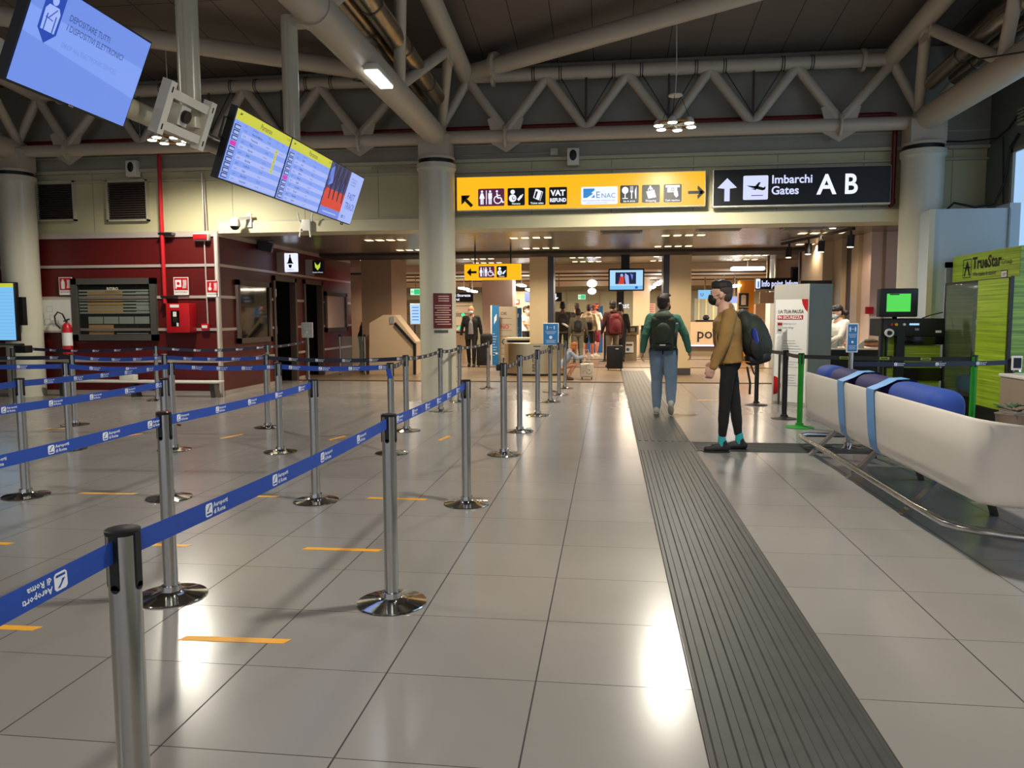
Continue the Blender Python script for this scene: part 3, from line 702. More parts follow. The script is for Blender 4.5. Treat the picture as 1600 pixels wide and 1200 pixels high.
b.build('empty_bracket', t)

def screen(name, label, y0, ztop, w, h, x, rot=0.):
    e = V((math.sin(rot), math.cos(rot), 0)); o_ = V((math.cos(rot), -math.sin(rot), 0)); up = Z1 * math.cos(TH2) + o_ * math.sin(TH2); nn = e.cross(up)
    tl = V((x, y0, ztop)); c = tl + e * w / 2 - up * h / 2
    t = thing(name, label, 'screen', c - nn * .06)
    b = MB(); b.obox(c - nn * .03, e * w / 2, up * h / 2, nn * .028, 'black'); b.obox(c - nn * .075, e * w * .3, up * h * .3, nn * .02, 'black')
    b.build('casing', t, smooth=False)
    b = MB(); q = c - nn * .08; b.bar(q, (ROLLX, q.y, 2.87), .12, .05, 'bracket white'); b.build('mount_arm', t, smooth=False)
    b = MB(); pl = Plane(b, tl - up * h, e, up, .0008)
    return t, b, pl, c, e, up, nn
# screen 1: security notice
TH2 = .40
t, b, pl, c, e, up, nn = screen('information_screen', 'large flat screen at the upper left showing a guard symbol on blue', 3.78, 3.2, 1.048, .585, -2.915, -.03)
W, H = 1.048, .585
pl.rect(.012, .014, W - .012, H - .012, 'screen blue dim', 3)
pl.poly([(.012, .28), (W - .012, .20), (W - .012, .40), (.012, .42)], 'screen blue', 4)
pl.poly([(.10, .57), (.245, .57), (.245, .33), (.172, .265), (.10, .33)], 'screen deep', 5)
pl.poly([(.12, .33), (.225, .33), (.23, .44), (.21, .468), (.135, .468), (.115, .44)], 'screen lilac', 6)
pl.disc(.172, .495, .024, 'screen lilac', 6); pl.poly([(.145, .515), (.199, .515), (.192, .54), (.152, .54)], 'screen lilac', 7)
for u in (.140, .205): pl.rect(u - .004, .33, u + .004, .42, 'screen deep', 8)
pl.line([(.15, .395), (.20, .455)], .006, 'screen deep', 8); pl.line([(.13, .40), (.19, .392)], .005, 'screen deep', 8)
pl.text('DEPOSITARE TUTTI', .30, .44, .034, 'screen ink', 6, 0, maxw=.36)
pl.text('I DISPOSITIVI ELETTRONICI', .30, .385, .034, 'screen ink', 6, 0, maxw=.52)
pl.text('DROP ALL ELECTRONIC DEVICES', .30, .29, .026, 'screen row', 6, 0, maxw=.50)
b.build('display', t, smooth=False)
b = MB(); b.obox(c - up * (H / 2 - .006) + nn * .001 , e * .02, up * .004, nn * .001, 'chrome'); b.build('badge', t, smooth=False)
# departures board
TH2 = .34
flights = [['21:25 Palma De Mallorca', '21:30 Thessaloniki', '22:15 Tirana', '22:25 Bucarest', '22:40 Berlin', '22:45 Barcelona', '22:50 Londra Stn', '22:55 Dubai', '23:10 Paris Orly', '23:25 Amsterdam'],
           ['23:30 Atene', '23:40 Lione', '23:45 Malaga', '23:50 Madrid', '06:05 Monaco', '06:10 Siviglia', '06:15 Francoforte', '06:25 Oporto', '06:30 Bruxelles', '06:45 Ginevra']]
for k in range(3):
    lab = ['departures screen nearest the pole, first of the hanging row of three', 'departures screen in the middle of the hanging row of three', 'screen advertising FAST TRACK at the far end of the hanging row'][k]
    t, b, pl, c, e, up, nn = screen('departures_screen' if k < 2 else 'advertising_screen', lab, 5.808 + k * 1.046, 3.056, 1.043, .58, -2.86, 0.)
    W, H = 1.043, .58; g = .012
    if k < 2:
        pl.rect(g, g, W - g, H - g, 'screen blue', 2); pl.rect(g, H - .095, W - g, H - g, 'screen yellow', 3)
        pl.text('Partenze', W / 2 + .02, H - .075, .042, 'screen dark', 4, 0, al='c')
        pl.poly([(.05, H - .055), (.1, H - .045), (.11, H - .03), (.085, H - .04), (.07, H - .025), (.072, H - .045)], 'screen dark', 4)
        pl.text('21:27', W - .09, H - .05, .018, 'screen dark', 4, 0)
        for i in range(10):
            v = H - .155 - i * .0435
            if i % 2: pl.rect(.17, v - .012, W - g, v + .03, 'screen white', 3)
            pl.rect(.03, v - .008, .125, v + .028, 'screen magenta' if i == (3 if k == 0 else 5) else 'screen dark', 4)
            if i != (3 if k == 0 else 5): pl.rect(.042, v - .001, .12, v + .02, 'screen lilac', 5)
            f = flights[k][i]; pl.text(f[:5], .19, v, .015, 'screen ink', 5, 0); pl.text(f[6:], .33, v, .017, 'screen ink', 5, .5)
            pl.text(['FR 6341', 'A3 653', 'W6 5021', 'RO 402', 'U2 5158', 'VY 6105', 'FR 3005', 'EK 96', 'VY 6255', 'KL 1610'][i], .62, v, .013, 'screen ink', 5, 0)
            if k == 0 and 0 < i < 6: pl.rect(.80, v - .01, .845, v + .028, 'screen yellow', 5); pl.text('A', .813, v, .016, 'screen dark', 6, 0)
            if k == 0 and i == 1: pl.text('IMBARCO', .88, v, .012, 'screen magenta', 5, 0)
        for u, s_ in ((.05, 'Volo'), (.19, 'Ora'), (.33, 'Destinazione'), (.62, 'Volo'), (.78, 'Gate'), (.9, 'Note')): pl.text(s_, u, H - .118, .012, 'screen ink', 4, 0)
    else:
        pl.rect(g, g, W - g, H - g, 'screen lilac', 2); pl.rect(g, g, .60, H - g, 'screen ink', 3)
        pl.rect(g, .10, .60, .30, 'screen red', 4); pl.rect(g, g, .60, .10, 'screen row', 4); pl.rect(.1, .045, .5, .06, 'screen lilac', 5)
        for a in (.08, .2, .33, .47):   # walking legs
            pl.poly([(a, .56), (a + .09, .56), (a + .07, .36), (a + .1, .2), (a + .07, .19), (a + .03, .36)], 'screen dark', 5)
            pl.poly([(a + .02, .56), (a + .07, .56), (a - .01, .38), (a - .05, .27), (a - .07, .28), (a - .03, .4)], 'screen dark', 6)
        pl.poly([(.02, .5), (.1, .54), (.15, .36), (.04, .32)], 'screen row', 6)
        pl.text('FAST', .68, .27, .075, 'screen deep', 5, 0, maxw=.26); pl.text('TRACK', .68, .16, .075, 'screen deep', 5, 0, maxw=.32)
        for i, s_ in enumerate(('EVITA LE CODE', 'AI CONTROLLI', 'DI SICUREZZA')): pl.text(s_, .66, .49 - i * .032, .018, 'screen ink', 5, 0)
        pl.rect(.68, .05, .71, .085, 'screen deep', 5); pl.text('Aeroporti', .72, .07, .015, 'screen deep', 5, 0); pl.text('di Roma', .72, .05, .015, 'screen deep', 5, 0)
    b.build('display', t, smooth=False)
    if k != 1:
        b = MB(); q = c - e * (W / 2 + .0) if k == 0 else c - up * H / 2 + e * .25
        if k == 0: b.tube([q + up * .18 - nn * .05, q + up * .18 - e * .05 - nn * .05, q + up * .02 - e * .05 - nn * .05, q + up * .02 - nn * .05], .009, 6, 'black')
        else: b.tube([q - e * .03, q - e * .03 - up * .02, q + e * .03 - up * .02, q + e * .03], .006, 6, 'black')
        b.build('handle', t)
# screen on the left column
t = thing('information_screen', 'upright blue timetable screen on the round column at the left edge', 'screen', (-10.4, 12.45, 1.6))
b = MB(); b.rbox((-11.1, 12.42, 1.02), (-10.37, 12.52, 2.06), .012, 'black'); b.box((-10.45, 12.5, 1.3), (-10.3, 12.6, 1.8), 'black'); b.build('casing', t)
b = MB(); pl = Plane(b, (-11.08, 12.42, 1.04), X1, Z1); pl.rect(0, 0, .69, 1.0, 'screen cyan', 1); pl.rect(0, .93, .69, 1.0, 'screen yellow', 2)
for i in range(14): pl.rect(.02, .06 + i * .06, .67, .064 + i * .06, 'screen row', 2)
b.build('display', t, smooth=False)

# ------------------------------------------------------------------ signs
def arrow(pl, u, v, s, ang, w, mt, d=2):
    """Arrow centred at (u, v), pointing along ang, overall length s."""
    c, q = math.cos(math.radians(ang)), math.sin(math.radians(ang))
    R = lambda a, b_: (u + a * c - b_ * q, v + a * q + b_ * c)
    h = s / 2
    pl.poly([R(-h, -w / 2), R(h - w * .7, -w / 2), R(h - w * .7, w / 2), R(-h, w / 2)], mt, d)
    t_ = s * .42
    pl.poly([R(h, 0), R(h - t_, t_), R(h - t_ - w * .15, t_ - w * 1.25), R(h - w * 1.4, 0)], mt, d)
    pl.poly([R(h, 0), R(h - w * 1.4, 0), R(h - t_ - w * .15, -t_ + w * 1.25), R(h - t_, -t_)], mt, d)
def man(pl, u, v, s, mt, d=3, woman=False):
    pl.disc(u, v + .42 * s, .085 * s, mt, d, 12)
    if woman: pl.poly([(u - .08 * s, v + .31 * s), (u + .08 * s, v + .31 * s), (u + .2 * s, v - .08 * s), (u - .2 * s, v - .08 * s)], mt, d)
    else: pl.rect(u - .14 * s, v - .1 * s, u + .14 * s, v + .31 * s, mt, d)
    for q in (-1, 1): pl.rect(u + (.015 if q > 0 else -.11) * s, v - .5 * s, u + (.11 if q > 0 else -.015) * s, v - .06 * s, mt, d)
def wheelchair(pl, u, v, s, mt, d=3):
    pl.disc(u - .1 * s, v + .42 * s, .085 * s, mt, d, 12)
    pl.line([(u - .1 * s, v + .3 * s), (u - .06 * s, v - .05 * s), (u + .2 * s, v - .05 * s), (u + .3 * s, v - .38 * s), (u + .42 * s, v - .34 * s)], .1 * s, mt, d)
    pl.line([(u - .08 * s, v + .14 * s), (u + .16 * s, v + .12 * s)], .07 * s, mt, d)
    pl.arc(u - .04 * s, v - .18 * s, .27 * s, 100, 350, .075 * s, mt, d + .5)
def pictogram(parent, x0, z0, w, h, y, back, draw, label=None):
    b = MB(); pl = Plane(b, (x0, y, z0), X1, Z1, .002); pl.rrect(0, 0, w, h, .02, back, 1); draw(pl, w, h)
    b.build('pictogram', parent, smooth=False, label=label)
def ic_wc(pl, w, h):
    s = h * .8; man(pl, w * .15, h * .5, s, 'sign white', 2, True); pl.rect(w * .3, h * .1, w * .33, h * .9, 'sign white', 2); man(pl, w * .46, h * .5, s, 'sign white', 2); wheelchair(pl, w * .77, h * .5, s, 'sign white', 2)
def ic_nursery(pl, w, h):
    pl.disc(w * .3, h * .78, h * .13, 'sign white', 2); pl.disc(w * .3, h * .42, h * .22, 'sign white', 2); pl.disc(w * .36, h * .42, h * .10, 'black', 3)
    pl.disc(w * .37, h * .43, h * .07, 'sign white', 4); pl.line([(w * .6, h * .3), (w * .82, h * .55)], h * .14, 'sign white', 2); pl.line([(w * .82, h * .55), (w * .9, h * .63)], h * .06, 'sign white', 2)
    pl.text('Nursery', w / 2, h * .06, h * .1, 'sign white', 2, 1, al='c', maxw=w * .62)
def ic_ticket(pl, w, h):
    pl.poly([(w * .42, h * .92), (w * .78, h * .78), (w * .62, h * .26), (w * .28, h * .42)], 'sign white', 2); pl.poly([(w * .45, h * .8), (w * .56, h * .76), (w * .44, h * .38), (w * .34, h * .43)], 'black', 3)
    pl.line([(w * .5, h * .9), (w * .84, h * .74), (w * .68, h * .24)], h * .03, 'sign white', 2)
    pl.text('Ticket sales', w / 2, h * .06, h * .11, 'sign white', 2, 1, al='c', maxw=w * .9)
def ic_vat(pl, w, h):
    pl.text('VAT', w / 2, h * .52, h * .3, 'sign white', 2, 2, al='c', maxw=w * .92); pl.text('REFUND', w / 2, h * .16, h * .2, 'sign white', 2, 2, al='c', maxw=w * .92)
def ic_enac(pl, w, h):
    pl.poly([(w * .06, h * .38), (w * .06, h * .9), (w * .37, h * .9), (w * .37, h * .8), (w * .28, h * .66), (w * .33, h * .6), (w * .16, h * .38)], 'sign blue lit', 2)
    pl.poly([(w * .28, h * .38), (w * .37, h * .38), (w * .37, h * .56)], 'sign blue lit', 2)
    pl.text('E', w * .4, h * .36, h * .36, 'sign blue lit', 2, 0); pl.text('NAC', w * .55, h * .36, h * .26, 'sign blue lit', 2, 0, maxw=w * .4)
    pl.text('ENTE NAZIONALE PER L AVIAZIONE CIVILE', w * .05, h * .18, h * .07, 'sign blue lit', 2, 0, maxw=w * .88); pl.text('ITALIAN CIVIL AVIATION AUTHORITY', w * .14, h * .06, h * .05, 'sign blue lit', 2, 0, maxw=w * .7)
def ic_eat(pl, w, h):
    pl.disc(w * .27, h * .72, w * .18, 'sign white', 2, ry=h * .2); pl.rect(w * .24, h * .28, w * .3, h * .6, 'sign white', 2); pl.rect(w * .12, h * .24, w * .42, h * .29, 'sign white', 2)
    for q in (-1, 0, 1): pl.rect(w * (.62 + q * .06 - .012), h * .68, w * (.62 + q * .06 + .012), h * .95, 'sign white', 2)
    pl.rect(w * .54, h * .6, w * .70, h * .7, 'sign white', 2); pl.rect(w * .59, h * .24, w * .65, h * .62, 'sign white', 2); pl.poly([(w * .82, h * .24), (w * .88, h * .24), (w * .88, h * .95), (w * .79, h * .7), (w * .79, h * .55)], 'sign white', 2)
    pl.text('Eat & drink', w / 2, h * .06, h * .1, 'sign white', 2, 1, al='c', maxw=w * .9)
def ic_shop(pl, w, h):
    pl.poly([(w * .24, h * .62), (w * .68, h * .72), (w * .8, h * .3), (w * .36, h * .22)], 'sign white', 2); pl.arc(w * .47, h * .72, h * .12, 0, 200, h * .05, 'sign white', 2); pl.line([(w * .45, h * .95), (w * .5, h * .72)], h * .1, 'sign white', 3)
    pl.text('Shopping', w / 2, h * .06, h * .11, 'sign white', 2, 1, al='c', maxw=w * .82)
def ic_cash(pl, w, h):
    pl.rect(w * .1, h * .82, w * .9, h * .95, 'sign white', 2); pl.rect(w * .2, h * .55, w * .75, h * .8, 'sign white', 2); pl.disc(w * .5, h * .7, h * .09, 'black', 3); pl.disc(w * .5, h * .7, h * .06, 'sign white', 4)
    pl.poly([(w * .55, h * .6), (w * .78, h * .62), (w * .82, h * .35), (w * .7, h * .24), (w * .58, h * .4)], 'sign white', 4)
    pl.text('Cash machine', w / 2, h * .06, h * .1, 'sign white', 2, 1, al='c', maxw=w * .92)
SX = lambda px_: at(px_, 300, Y=13.08).x
YS = 13.08
t = thing('direction_sign', 'long lit yellow sign with arrows and service pictograms on the high wall', 'sign', (-.5, YS, 3.2))
b = MB(); b.rbox((-2.58, YS + .004, 3.215), (1.57, YS + .13, 3.79), .012, 'white paint'); b.build('casing', t)
b = MB(); b.box((-2.565, YS, 3.23), (1.555, YS + .01, 3.775), 'sign yellow'); b.build('panel', t, smooth=False)
b = MB(); pl = Plane(b, (0, YS, 0), X1, Z1, .002); arrow(pl, -2.40, 3.385, .26, 135, .055, 'black', 1); arrow(pl, 1.42, 3.44, .27, 0, .05, 'black', 1); b.build('arrows', t, smooth=False)
zb = 3.29
for (a, c_, bk, fn, dz) in ((747, 788, 'sign purple', ic_wc, 0), (793, 820, 'black', ic_nursery, .0), (825.5, 852.5, 'black', ic_ticket, .0), (858, 886, 'black', ic_vat, .0), (908, 965, 'sign white', ic_enac, -.01), (969, 998, 'black', ic_eat, 0), (1003, 1031, 'black', ic_shop, 0), (1037, 1065, 'black', ic_cash, 0)):
    x0, x1 = SX(a), SX(c_); pictogram(t, x0, zb + dz, x1 - x0, .29, YS, bk, fn)
t = thing('direction_sign', 'long black lit sign reading Imbarchi Gates A B on the high wall', 'sign', (3.0, YS, 3.2))
b = MB(); b.rbox((1.68, YS + .004, 3.19), (4.45, YS + .13, 3.80), .01, 'white paint'); b.build('casing', t)
b = MB(); b.box((1.695, YS, 3.215), (4.44, YS + .01, 3.79), 'black'); b.build('panel', t, smooth=False)
b = MB(); pl = Plane(b, (0, YS, 0), X1, Z1, .002)
arrow(pl, SX(1136), 3.47, .37, 90, .085, 'sign lilac', 1)
pl.text('Imbarchi', SX(1205), 3.555, .125, 'sign lilac', 1, 1, maxw=SX(1271) - SX(1205), res=4); pl.text('Gates', SX(1205), 3.38, .125, 'sign lilac', 1, 1, maxw=SX(1248) - SX(1205), res=4)
pl.text('A', SX(1277), 3.37, .30, 'sign white', 1, 1, maxw=SX(1307) - SX(1277), res=4); pl.text('B', SX(1318), 3.37, .30, 'sign white', 1, 1, maxw=SX(1340) - SX(1318), res=4)
b.build('lettering', t, smooth=False)
def ic_plane(pl, w, h):
    pl.poly([(w * .1, h * .6), (w * .14, h * .6), (w * .24, h * .54), (w * .5, h * .45), (w * .78, h * .38), (w * .88, h * .42), (w * .86, h * .48), (w * .6, h * .56), (w * .3, h * .58)], 'black', 2)
    pl.poly([(w * .42, h * .5), (w * .62, h * .72), (w * .7, h * .72), (w * .58, h * .48)], 'black', 2); pl.poly([(w * .3, h * .46), (w * .55, h * .46), (w * .5, h * .4)], 'black', 2)
    pl.poly([(w * .76, h * .42), (w * .86, h * .54), (w * .9, h * .54), (w * .88, h * .42)], 'black', 2); pl.rect(w * .33, h * .16, w * .8, h * .19, 'black', 2)
pictogram(t, SX(1161), 3.30, SX(1200) - SX(1161), .385, YS, 'sign lilac', ic_plane)

t = thing('direction_sign', 'small hanging yellow sign with left arrow and toilet symbols', 'sign', (-2.55, 17.0, 2.4))
b = MB(); b.rbox((-3.19, 17.0, 2.24), (-1.92, 17.12, 2.59), .015, 'sign yellow'); b.build('panel', t)
b = MB(); pl = Plane(b, (0, 17.0, 0), X1, Z1, .002); arrow(pl, -3.02, 2.41, .22, 180, .05, 'black', 1); b.build('arrow', t, smooth=False)
pictogram(t, -2.86, 2.29, .35, .25, 17.0, 'sign purple', ic_wc); pictogram(t, -2.46, 2.29, .23, .25, 17.0, 'black', ic_nursery)
b = MB()
for x in (-2.95, -2.15): b.cyl((x, 17.05, 2.58), (x, 17.05, 2.95), .018, seg=8, mt='black')
b.build('hanger', t)

t = thing('hanging_screen', 'hanging flat screen with blue picture above the man with the red rucksack', 'screen', (.43, 18.7, 2.3))
b = MB(); b.rbox((0, 18.7, 2.03), (.85, 18.8, 2.56), .02, 'black'); b.box((.3, 18.74, 2.56), (.5, 18.8, 2.9), 'black'); b.box((.4, 18.73, 2.5), (.44, 18.77, 2.95), 'black'); b.build('casing', t)
b = MB(); pl = Plane(b, (.035, 18.7, 2.06), X1, Z1, .002); pl.rect(0, 0, .78, .46, 'screen sky', 1); pl.rect(.0, .0, .78, .09, 'screen cyan', 2); pl.rect(.13, .13, .62, .41, 'screen dark', 3)
pl.poly([(.2, .13), (.34, .13), (.33, .3), (.3, .36), (.24, .3)], 'screen red', 4); pl.disc(.28, .34, .035, 'screen lilac', 5); pl.poly([(.38, .13), (.46, .13), (.44, .33), (.36, .39), (.35, .3)], 'screen white', 4); pl.poly([(.48, .38), (.55, .35), (.53, .22)], 'screen row', 4); pl.rect(.6, .02, .66, .075, 'screen deep', 4)
b.build('display', t, smooth=False)
t = thing('hanging_sign', 'black hanging sign reading Info point', 'sign', (4.15, 20, 2.2))
p0, p1 = at(1180, 452, Y=20), at(1247, 434, Y=20)
b = MB(); b.box((p0.x, 20, p0.z), (p1.x, 20.1, p1.z), 'black'); b.box((p0.x, 19.98, p0.z - .05), (p1.x, 20.1, p0.z), 'warm white'); b.build('panel', t, smooth=False)
b = MB(); pl = Plane(b, (p0.x, 20, p0.z), X1, Z1, .002); pl.rrect(.01, .02, .12, .26, .02, 'sign white', 1); pl.text('i', .05, .05, .15, 'sign blue lit', 2, 2); pl.text('Info point', .15, .07, .14, 'sign lilac', 1, 1.5, maxw=.52); pl.text('Informa', .72, .07, .14, 'sign lilac', 1, 1.5, maxw=.4); b.build('lettering', t, smooth=False)
pp = at(1213, 380, Y=20.05); b = MB(); b.cyl((pp.x, 20.05, p1.z), (pp.x, 20.05, 2.95), .03, seg=10, mt='warm white'); b.build('hanger', t)
for (a, c_, yy, top, bot, l1, l2, lab) in ((706, 739, 24.5, 457, 472, 'Controlli di Sicurezza', 'Security Control', 'black hanging sign reading Controlli di Sicurezza behind the round column'), (855, 878, 24.5, 457, 471, 'Fast', 'Track', 'small black sign reading Fast Track with a down arrow')):
    q0, q1 = at(a, bot, Y=yy), at(c_, top, Y=yy); x0 = q0.x - (.9 if a == 706 else .3)
    t = thing('hanging_sign', lab, 'sign', ((x0 + q1.x) / 2, yy, q0.z))
    b = MB(); b.box((x0, yy, q0.z), (q1.x, yy + .08, q1.z), 'black'); b.build('panel', t, smooth=False)
    b = MB(); pl = Plane(b, (x0, yy, q0.z), X1, Z1, .002); W = q1.x - x0; H = q1.z - q0.z
    if a == 706: pl.text(l1, W - .08, H * .58, H * .26, 'sign white', 1, 1.5, al='r'); pl.text(l2, W - .45, H * .15, H * .26, 'sign white', 1, 1.5, al='r')
    else: pl.text(l1, .36, H * .55, H * .26, 'sign white', 1, 1.5, al='r'); pl.text(l2, .36, H * .14, H * .26, 'sign white', 1, 1.5, al='r'); arrow(pl, W - .2, H * .5, H * .75, 270, H * .15, 'sign white', 1)
    b.build('lettering', t, smooth=False)
    b = MB()
    for x in (x0 + .1, q1.x - .1): b.cyl((x, yy + .04, q1.z), (x, yy + .04, 2.78), .015, seg=6, mt='podium taupe')
    b.build('hanger', t)
q0, q1 = at(617, 447, Y=21), at(632, 419, Y=21)
t = thing('hanging_sign', 'lit red sign with white dots between the brown pillar and the column', 'sign', (q0.x - .3, 21, q0.z))
b = MB(); b.box((q0.x - .6, 21, q0.z), (q1.x, 21.1, q1.z), 'red lit'); pl = Plane(b, (q0.x, 21, q0.z), X1, Z1, .003)
for v in (.12, .26, .38): pl.disc(.0, v, .035, 'sign white', 1)
b.build('panel', t, smooth=False); b = MB(); b.cyl((q1.x - .1, 21.05, q1.z), (q1.x - .1, 21.05, 2.95), .02, seg=8, mt='black'); b.build('hanger', t)
q0, q1 = at(619, 540, Y=21.5), at(629, 440, Y=21.5)
b = MB(); b.box((q0.x - .25, 21.5, 0), (q1.x, 21.7, q1.z), 'lit pillar'); tag(b.build('light_pillar', smooth=False), 'softly lit white pillar below the red sign', 'pillar')
t = thing('information_screen', 'upright pale blue screen half hidden behind the middle column', 'screen', (at(650, 500, Y=22).x, 22, 0))
q0, q1 = at(641, 507, Y=22), at(658, 474, Y=22); b = MB(); b.rbox((q0.x, 22, q0.z), (q1.x, 22.08, q1.z), .01, 'white'); pl = Plane(b, (q0.x + .02, 22, q0.z + .02), X1, Z1, .003); pl.rect(0, 0, q1.x - q0.x - .04, q1.z - q0.z - .04, 'screen sky', 1)
for i in range(5): pl.rect(.04, .1 + i * .09, .24, .13 + i * .09, 'screen row', 2)
b.build('casing', t); b = MB(); b.box((q0.x + .1, 22.02, 0), (q0.x + .16, 22.08, q0.z), 'grey leg'); b.build('stand', t, smooth=False)
for (x_, y_, yy, lab) in ((649, 456, 24, 'green exit sign beside the middle column, far behind'), (909, 464, 33.5, 'small green exit sign high on the far wall')):
    q = at(x_, y_, Y=yy); b = MB(); b.box((q.x - .16, yy, q.z - .1), (q.x + .16, yy + .05, q.z + .1), 'exit pale'); pl = Plane(b, (q.x - .16, yy, q.z - .1), X1, Z1, .003); pl.rect(.12, .02, .3, .18, 'exit green', 1); arrow(pl, .07, .1, .1, 180, .02, 'exit green', 1)
    b.box((q.x - .01, yy + .02, q.z + .1), (q.x + .01, yy + .04, 2.78), 'podium taupe')
    tag(b.build('exit_sign', smooth=False), lab, 'exit sign')
# ------------------------------------------------------------------ red office
RZ = (2.37, 1.80, 1.21, .63)
b = MB(); b.box((-13.9, 13.25, .08), (-7.0, 13.33, 2.95), 'red laminate'); b.box((-13.9, 13.24, 0), (-7.0, 13.33, .08), 'rail metal'); struct('wall_left', b, smooth=False)
b = MB()
for y0, y1, z0 in ((13.33, 15.48, .08), (15.48, 16.68, 2.24), (16.68, 17.12, .08), (17.12, 18.3, 2.24), (18.3, 20.4, .08)): b.box((-7.08, y0, z0), (-7.0, y1, 2.95), 'red laminate')
b.box((-9, 20.4, 0), (-7.0, 20.48, 2.95), 'red laminate')
for y0, y1 in ((13.33, 15.48), (16.68, 17.12), (18.3, 20.4)): b.box((-7.08, y0, 0), (-6.99, y1, .08), 'rail metal')
struct('wall_left', b, smooth=False)
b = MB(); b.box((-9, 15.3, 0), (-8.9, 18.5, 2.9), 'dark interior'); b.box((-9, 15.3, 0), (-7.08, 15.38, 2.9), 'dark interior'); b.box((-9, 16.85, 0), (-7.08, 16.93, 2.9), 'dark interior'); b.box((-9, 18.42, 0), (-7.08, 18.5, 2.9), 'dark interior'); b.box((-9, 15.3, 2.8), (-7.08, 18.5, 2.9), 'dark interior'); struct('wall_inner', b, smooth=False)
b = MB()
for z in RZ:
    b.box((-13.9, 13.225, z - .025), (-7.0, 13.25, z + .025), 'rail metal')
    for y0, y1 in (((13.25, 20.4),) if z > 2.3 else ((13.25, 15.48), (16.68, 17.12), (18.3, 20.4))): b.box((-7.0, y0, z - .025), (-6.98, y1, z + .025), 'rail metal')
b.box((-13.9, 13.215, 2.88), (-6.97, 13.25, 2.98), 'rail metal'); b.box((-7.0, 13.25, 2.88), (-6.97, 20.4, 2.95), 'rail metal')
struct('trim_6', b, smooth=False)
b = MB(); b.box((-7.045, 13.20, 0), (-6.975, 13.26, 2.95), 'rail metal'); b.box((-7.02, 13.19, 0), (-7.0, 13.205, 2.95), 'white paint'); struct('trim_7', b, smooth=False)
# front window with shelves of boxes behind
p0, p1 = at(114.5, 532, Y=13.17), at(241, 434, Y=13.17)
x0, x1, z0, z1 = p0.x, p1.x + .0, p0.z, p1.z
b = MB(); y0 = 13.17
for a, c_ in (((x0, y0, z0), (x0 + .11, 13.25, z1)), ((x1 - .11, y0, z0), (x1, 13.25, z1)), ((x0, y0, z0), (x1, 13.25, z0 + .11)), ((x0, y0, z1 - .11), (x1, 13.25, z1))): b.box(a, c_, 'frame grey')
w2 = struct('window_2', b, smooth=False)
b = MB(); b.box((x0 + .1, 13.20, z0 + .1), (x1 - .1, 13.205, z1 - .1), 'tinted glass'); b.build('glass', w2, smooth=False)
b = MB(); b.box((x0 + .1, 13.243, z0 + .1), (x1 - .1, 13.249, z1 - .1), 'dark interior'); pl = Plane(b, (x0 + .1, 13.243, z0 + .1), X1, Z1, .001)
mat('blind grey', '#b9c2b5', .4); mat('blind tan', '#d9ac6c', .5); mat('blind dark', '#25251f', .5)
W_, H_ = x1 - x0 - .2, z1 - z0 - .2
for i in range(8): pl.rect(0, H_ * (.42 + i * .062), W_, H_ * (.42 + i * .062 + .034), 'blind grey', 1)
for i in range(6): pl.rect(W_ * .12, H_ * (.44 + i * .074), W_ * .6, H_ * (.44 + i * .074 + .045), 'blind tan', 2); pl.rect(W_ * .78, H_ * (.44 + i * .074), W_ * .98, H_ * (.44 + i * .074 + .03), 'blind grey', 2)
for k in range(4): pl.rect(W_ * (.12 + k * .21), H_ * .22, W_ * (.32 + k * .21), H_ * .36, 'blind grey', 1)
pl.rect(W_ * .12, .0, W_ * .46, H_ * .2, 'blind tan', 1); pl.rect(W_ * .46, .04, W_ * .8, H_ * .2, 'blind dark', 1); pl.rect(W_ * .5, .02, W_ * .93, .035, 'blind grey', 2)
b.build('blind', w2, smooth=False)
b = MB(); pl = Plane(b, (x0, 13.199, z0), X1, Z1, .001); pl.text('RITIRO', (x1 - x0) * .42, H_ * .93 + .05, .05, 'warm white', 1, 1); b.build('lettering', w2, smooth=False)
# side window, board, doors
b = MB(); xs = -6.97
def yframe(ya, yb, za, zb_, w_, mt_):
    for a, c_ in (((ya, za), (ya + w_, zb_)), ((yb - w_, za), (yb, zb_)), ((ya, za), (yb, za + w_)), ((ya, zb_ - w_), (yb, zb_))): b.box((-7.0, a[0], a[1]), (xs + .03, c_[0], c_[1]), mt_)
yframe(13.85, 15.32, .93, 2.14, .1, 'frame brown'); w3 = struct('window_3', b, smooth=False)
b = MB(); b.box((-6.985, 13.95, 1.03), (-6.975, 15.22, 2.04), 'glass dark'); b.build('glass', w3, smooth=False)
b = MB(); yframe(18.42, 20.0, 1.06, 2.06, .1, 'frame brown'); w4 = struct('window_4', b, smooth=False)
b = MB(); b.box((-6.985, 18.52, 1.16), (-6.975, 19.9, 1.96), 'wall pink'); b.build('shutter', w4, smooth=False)
for n, (ya, yb) in ((1, (15.48, 16.68)), (2, (17.12, 18.3))):
    b = MB()
    for a, c_ in (((ya, 0), (ya + .09, 2.3)), ((yb - .09, 0), (yb, 2.3)), ((ya, 2.2), (yb, 2.3))): b.box((-7.1, a[0], a[1]), (-6.96, c_[0], c_[1]), 'frame brown')
    d = struct('door_%d' % n, b, smooth=False)
    b = MB(); b.obox((-7.45, ya + .1, 1.1), (.37, 0, 0), (0, .025, 0), (0, 0, 1.08), 'frame grey' if n == 2 else 'fascia dark'); b.build('door_leaf', d, smooth=False)
    if n == 1:
        b = MB()
        for z in (.5, 1.15, 1.95): b.box((-7.1, ya + .13, z - .08), (-7.0, ya + .2, z + .08), 'steel brushed')
        b.build('hinge', d, smooth=False)
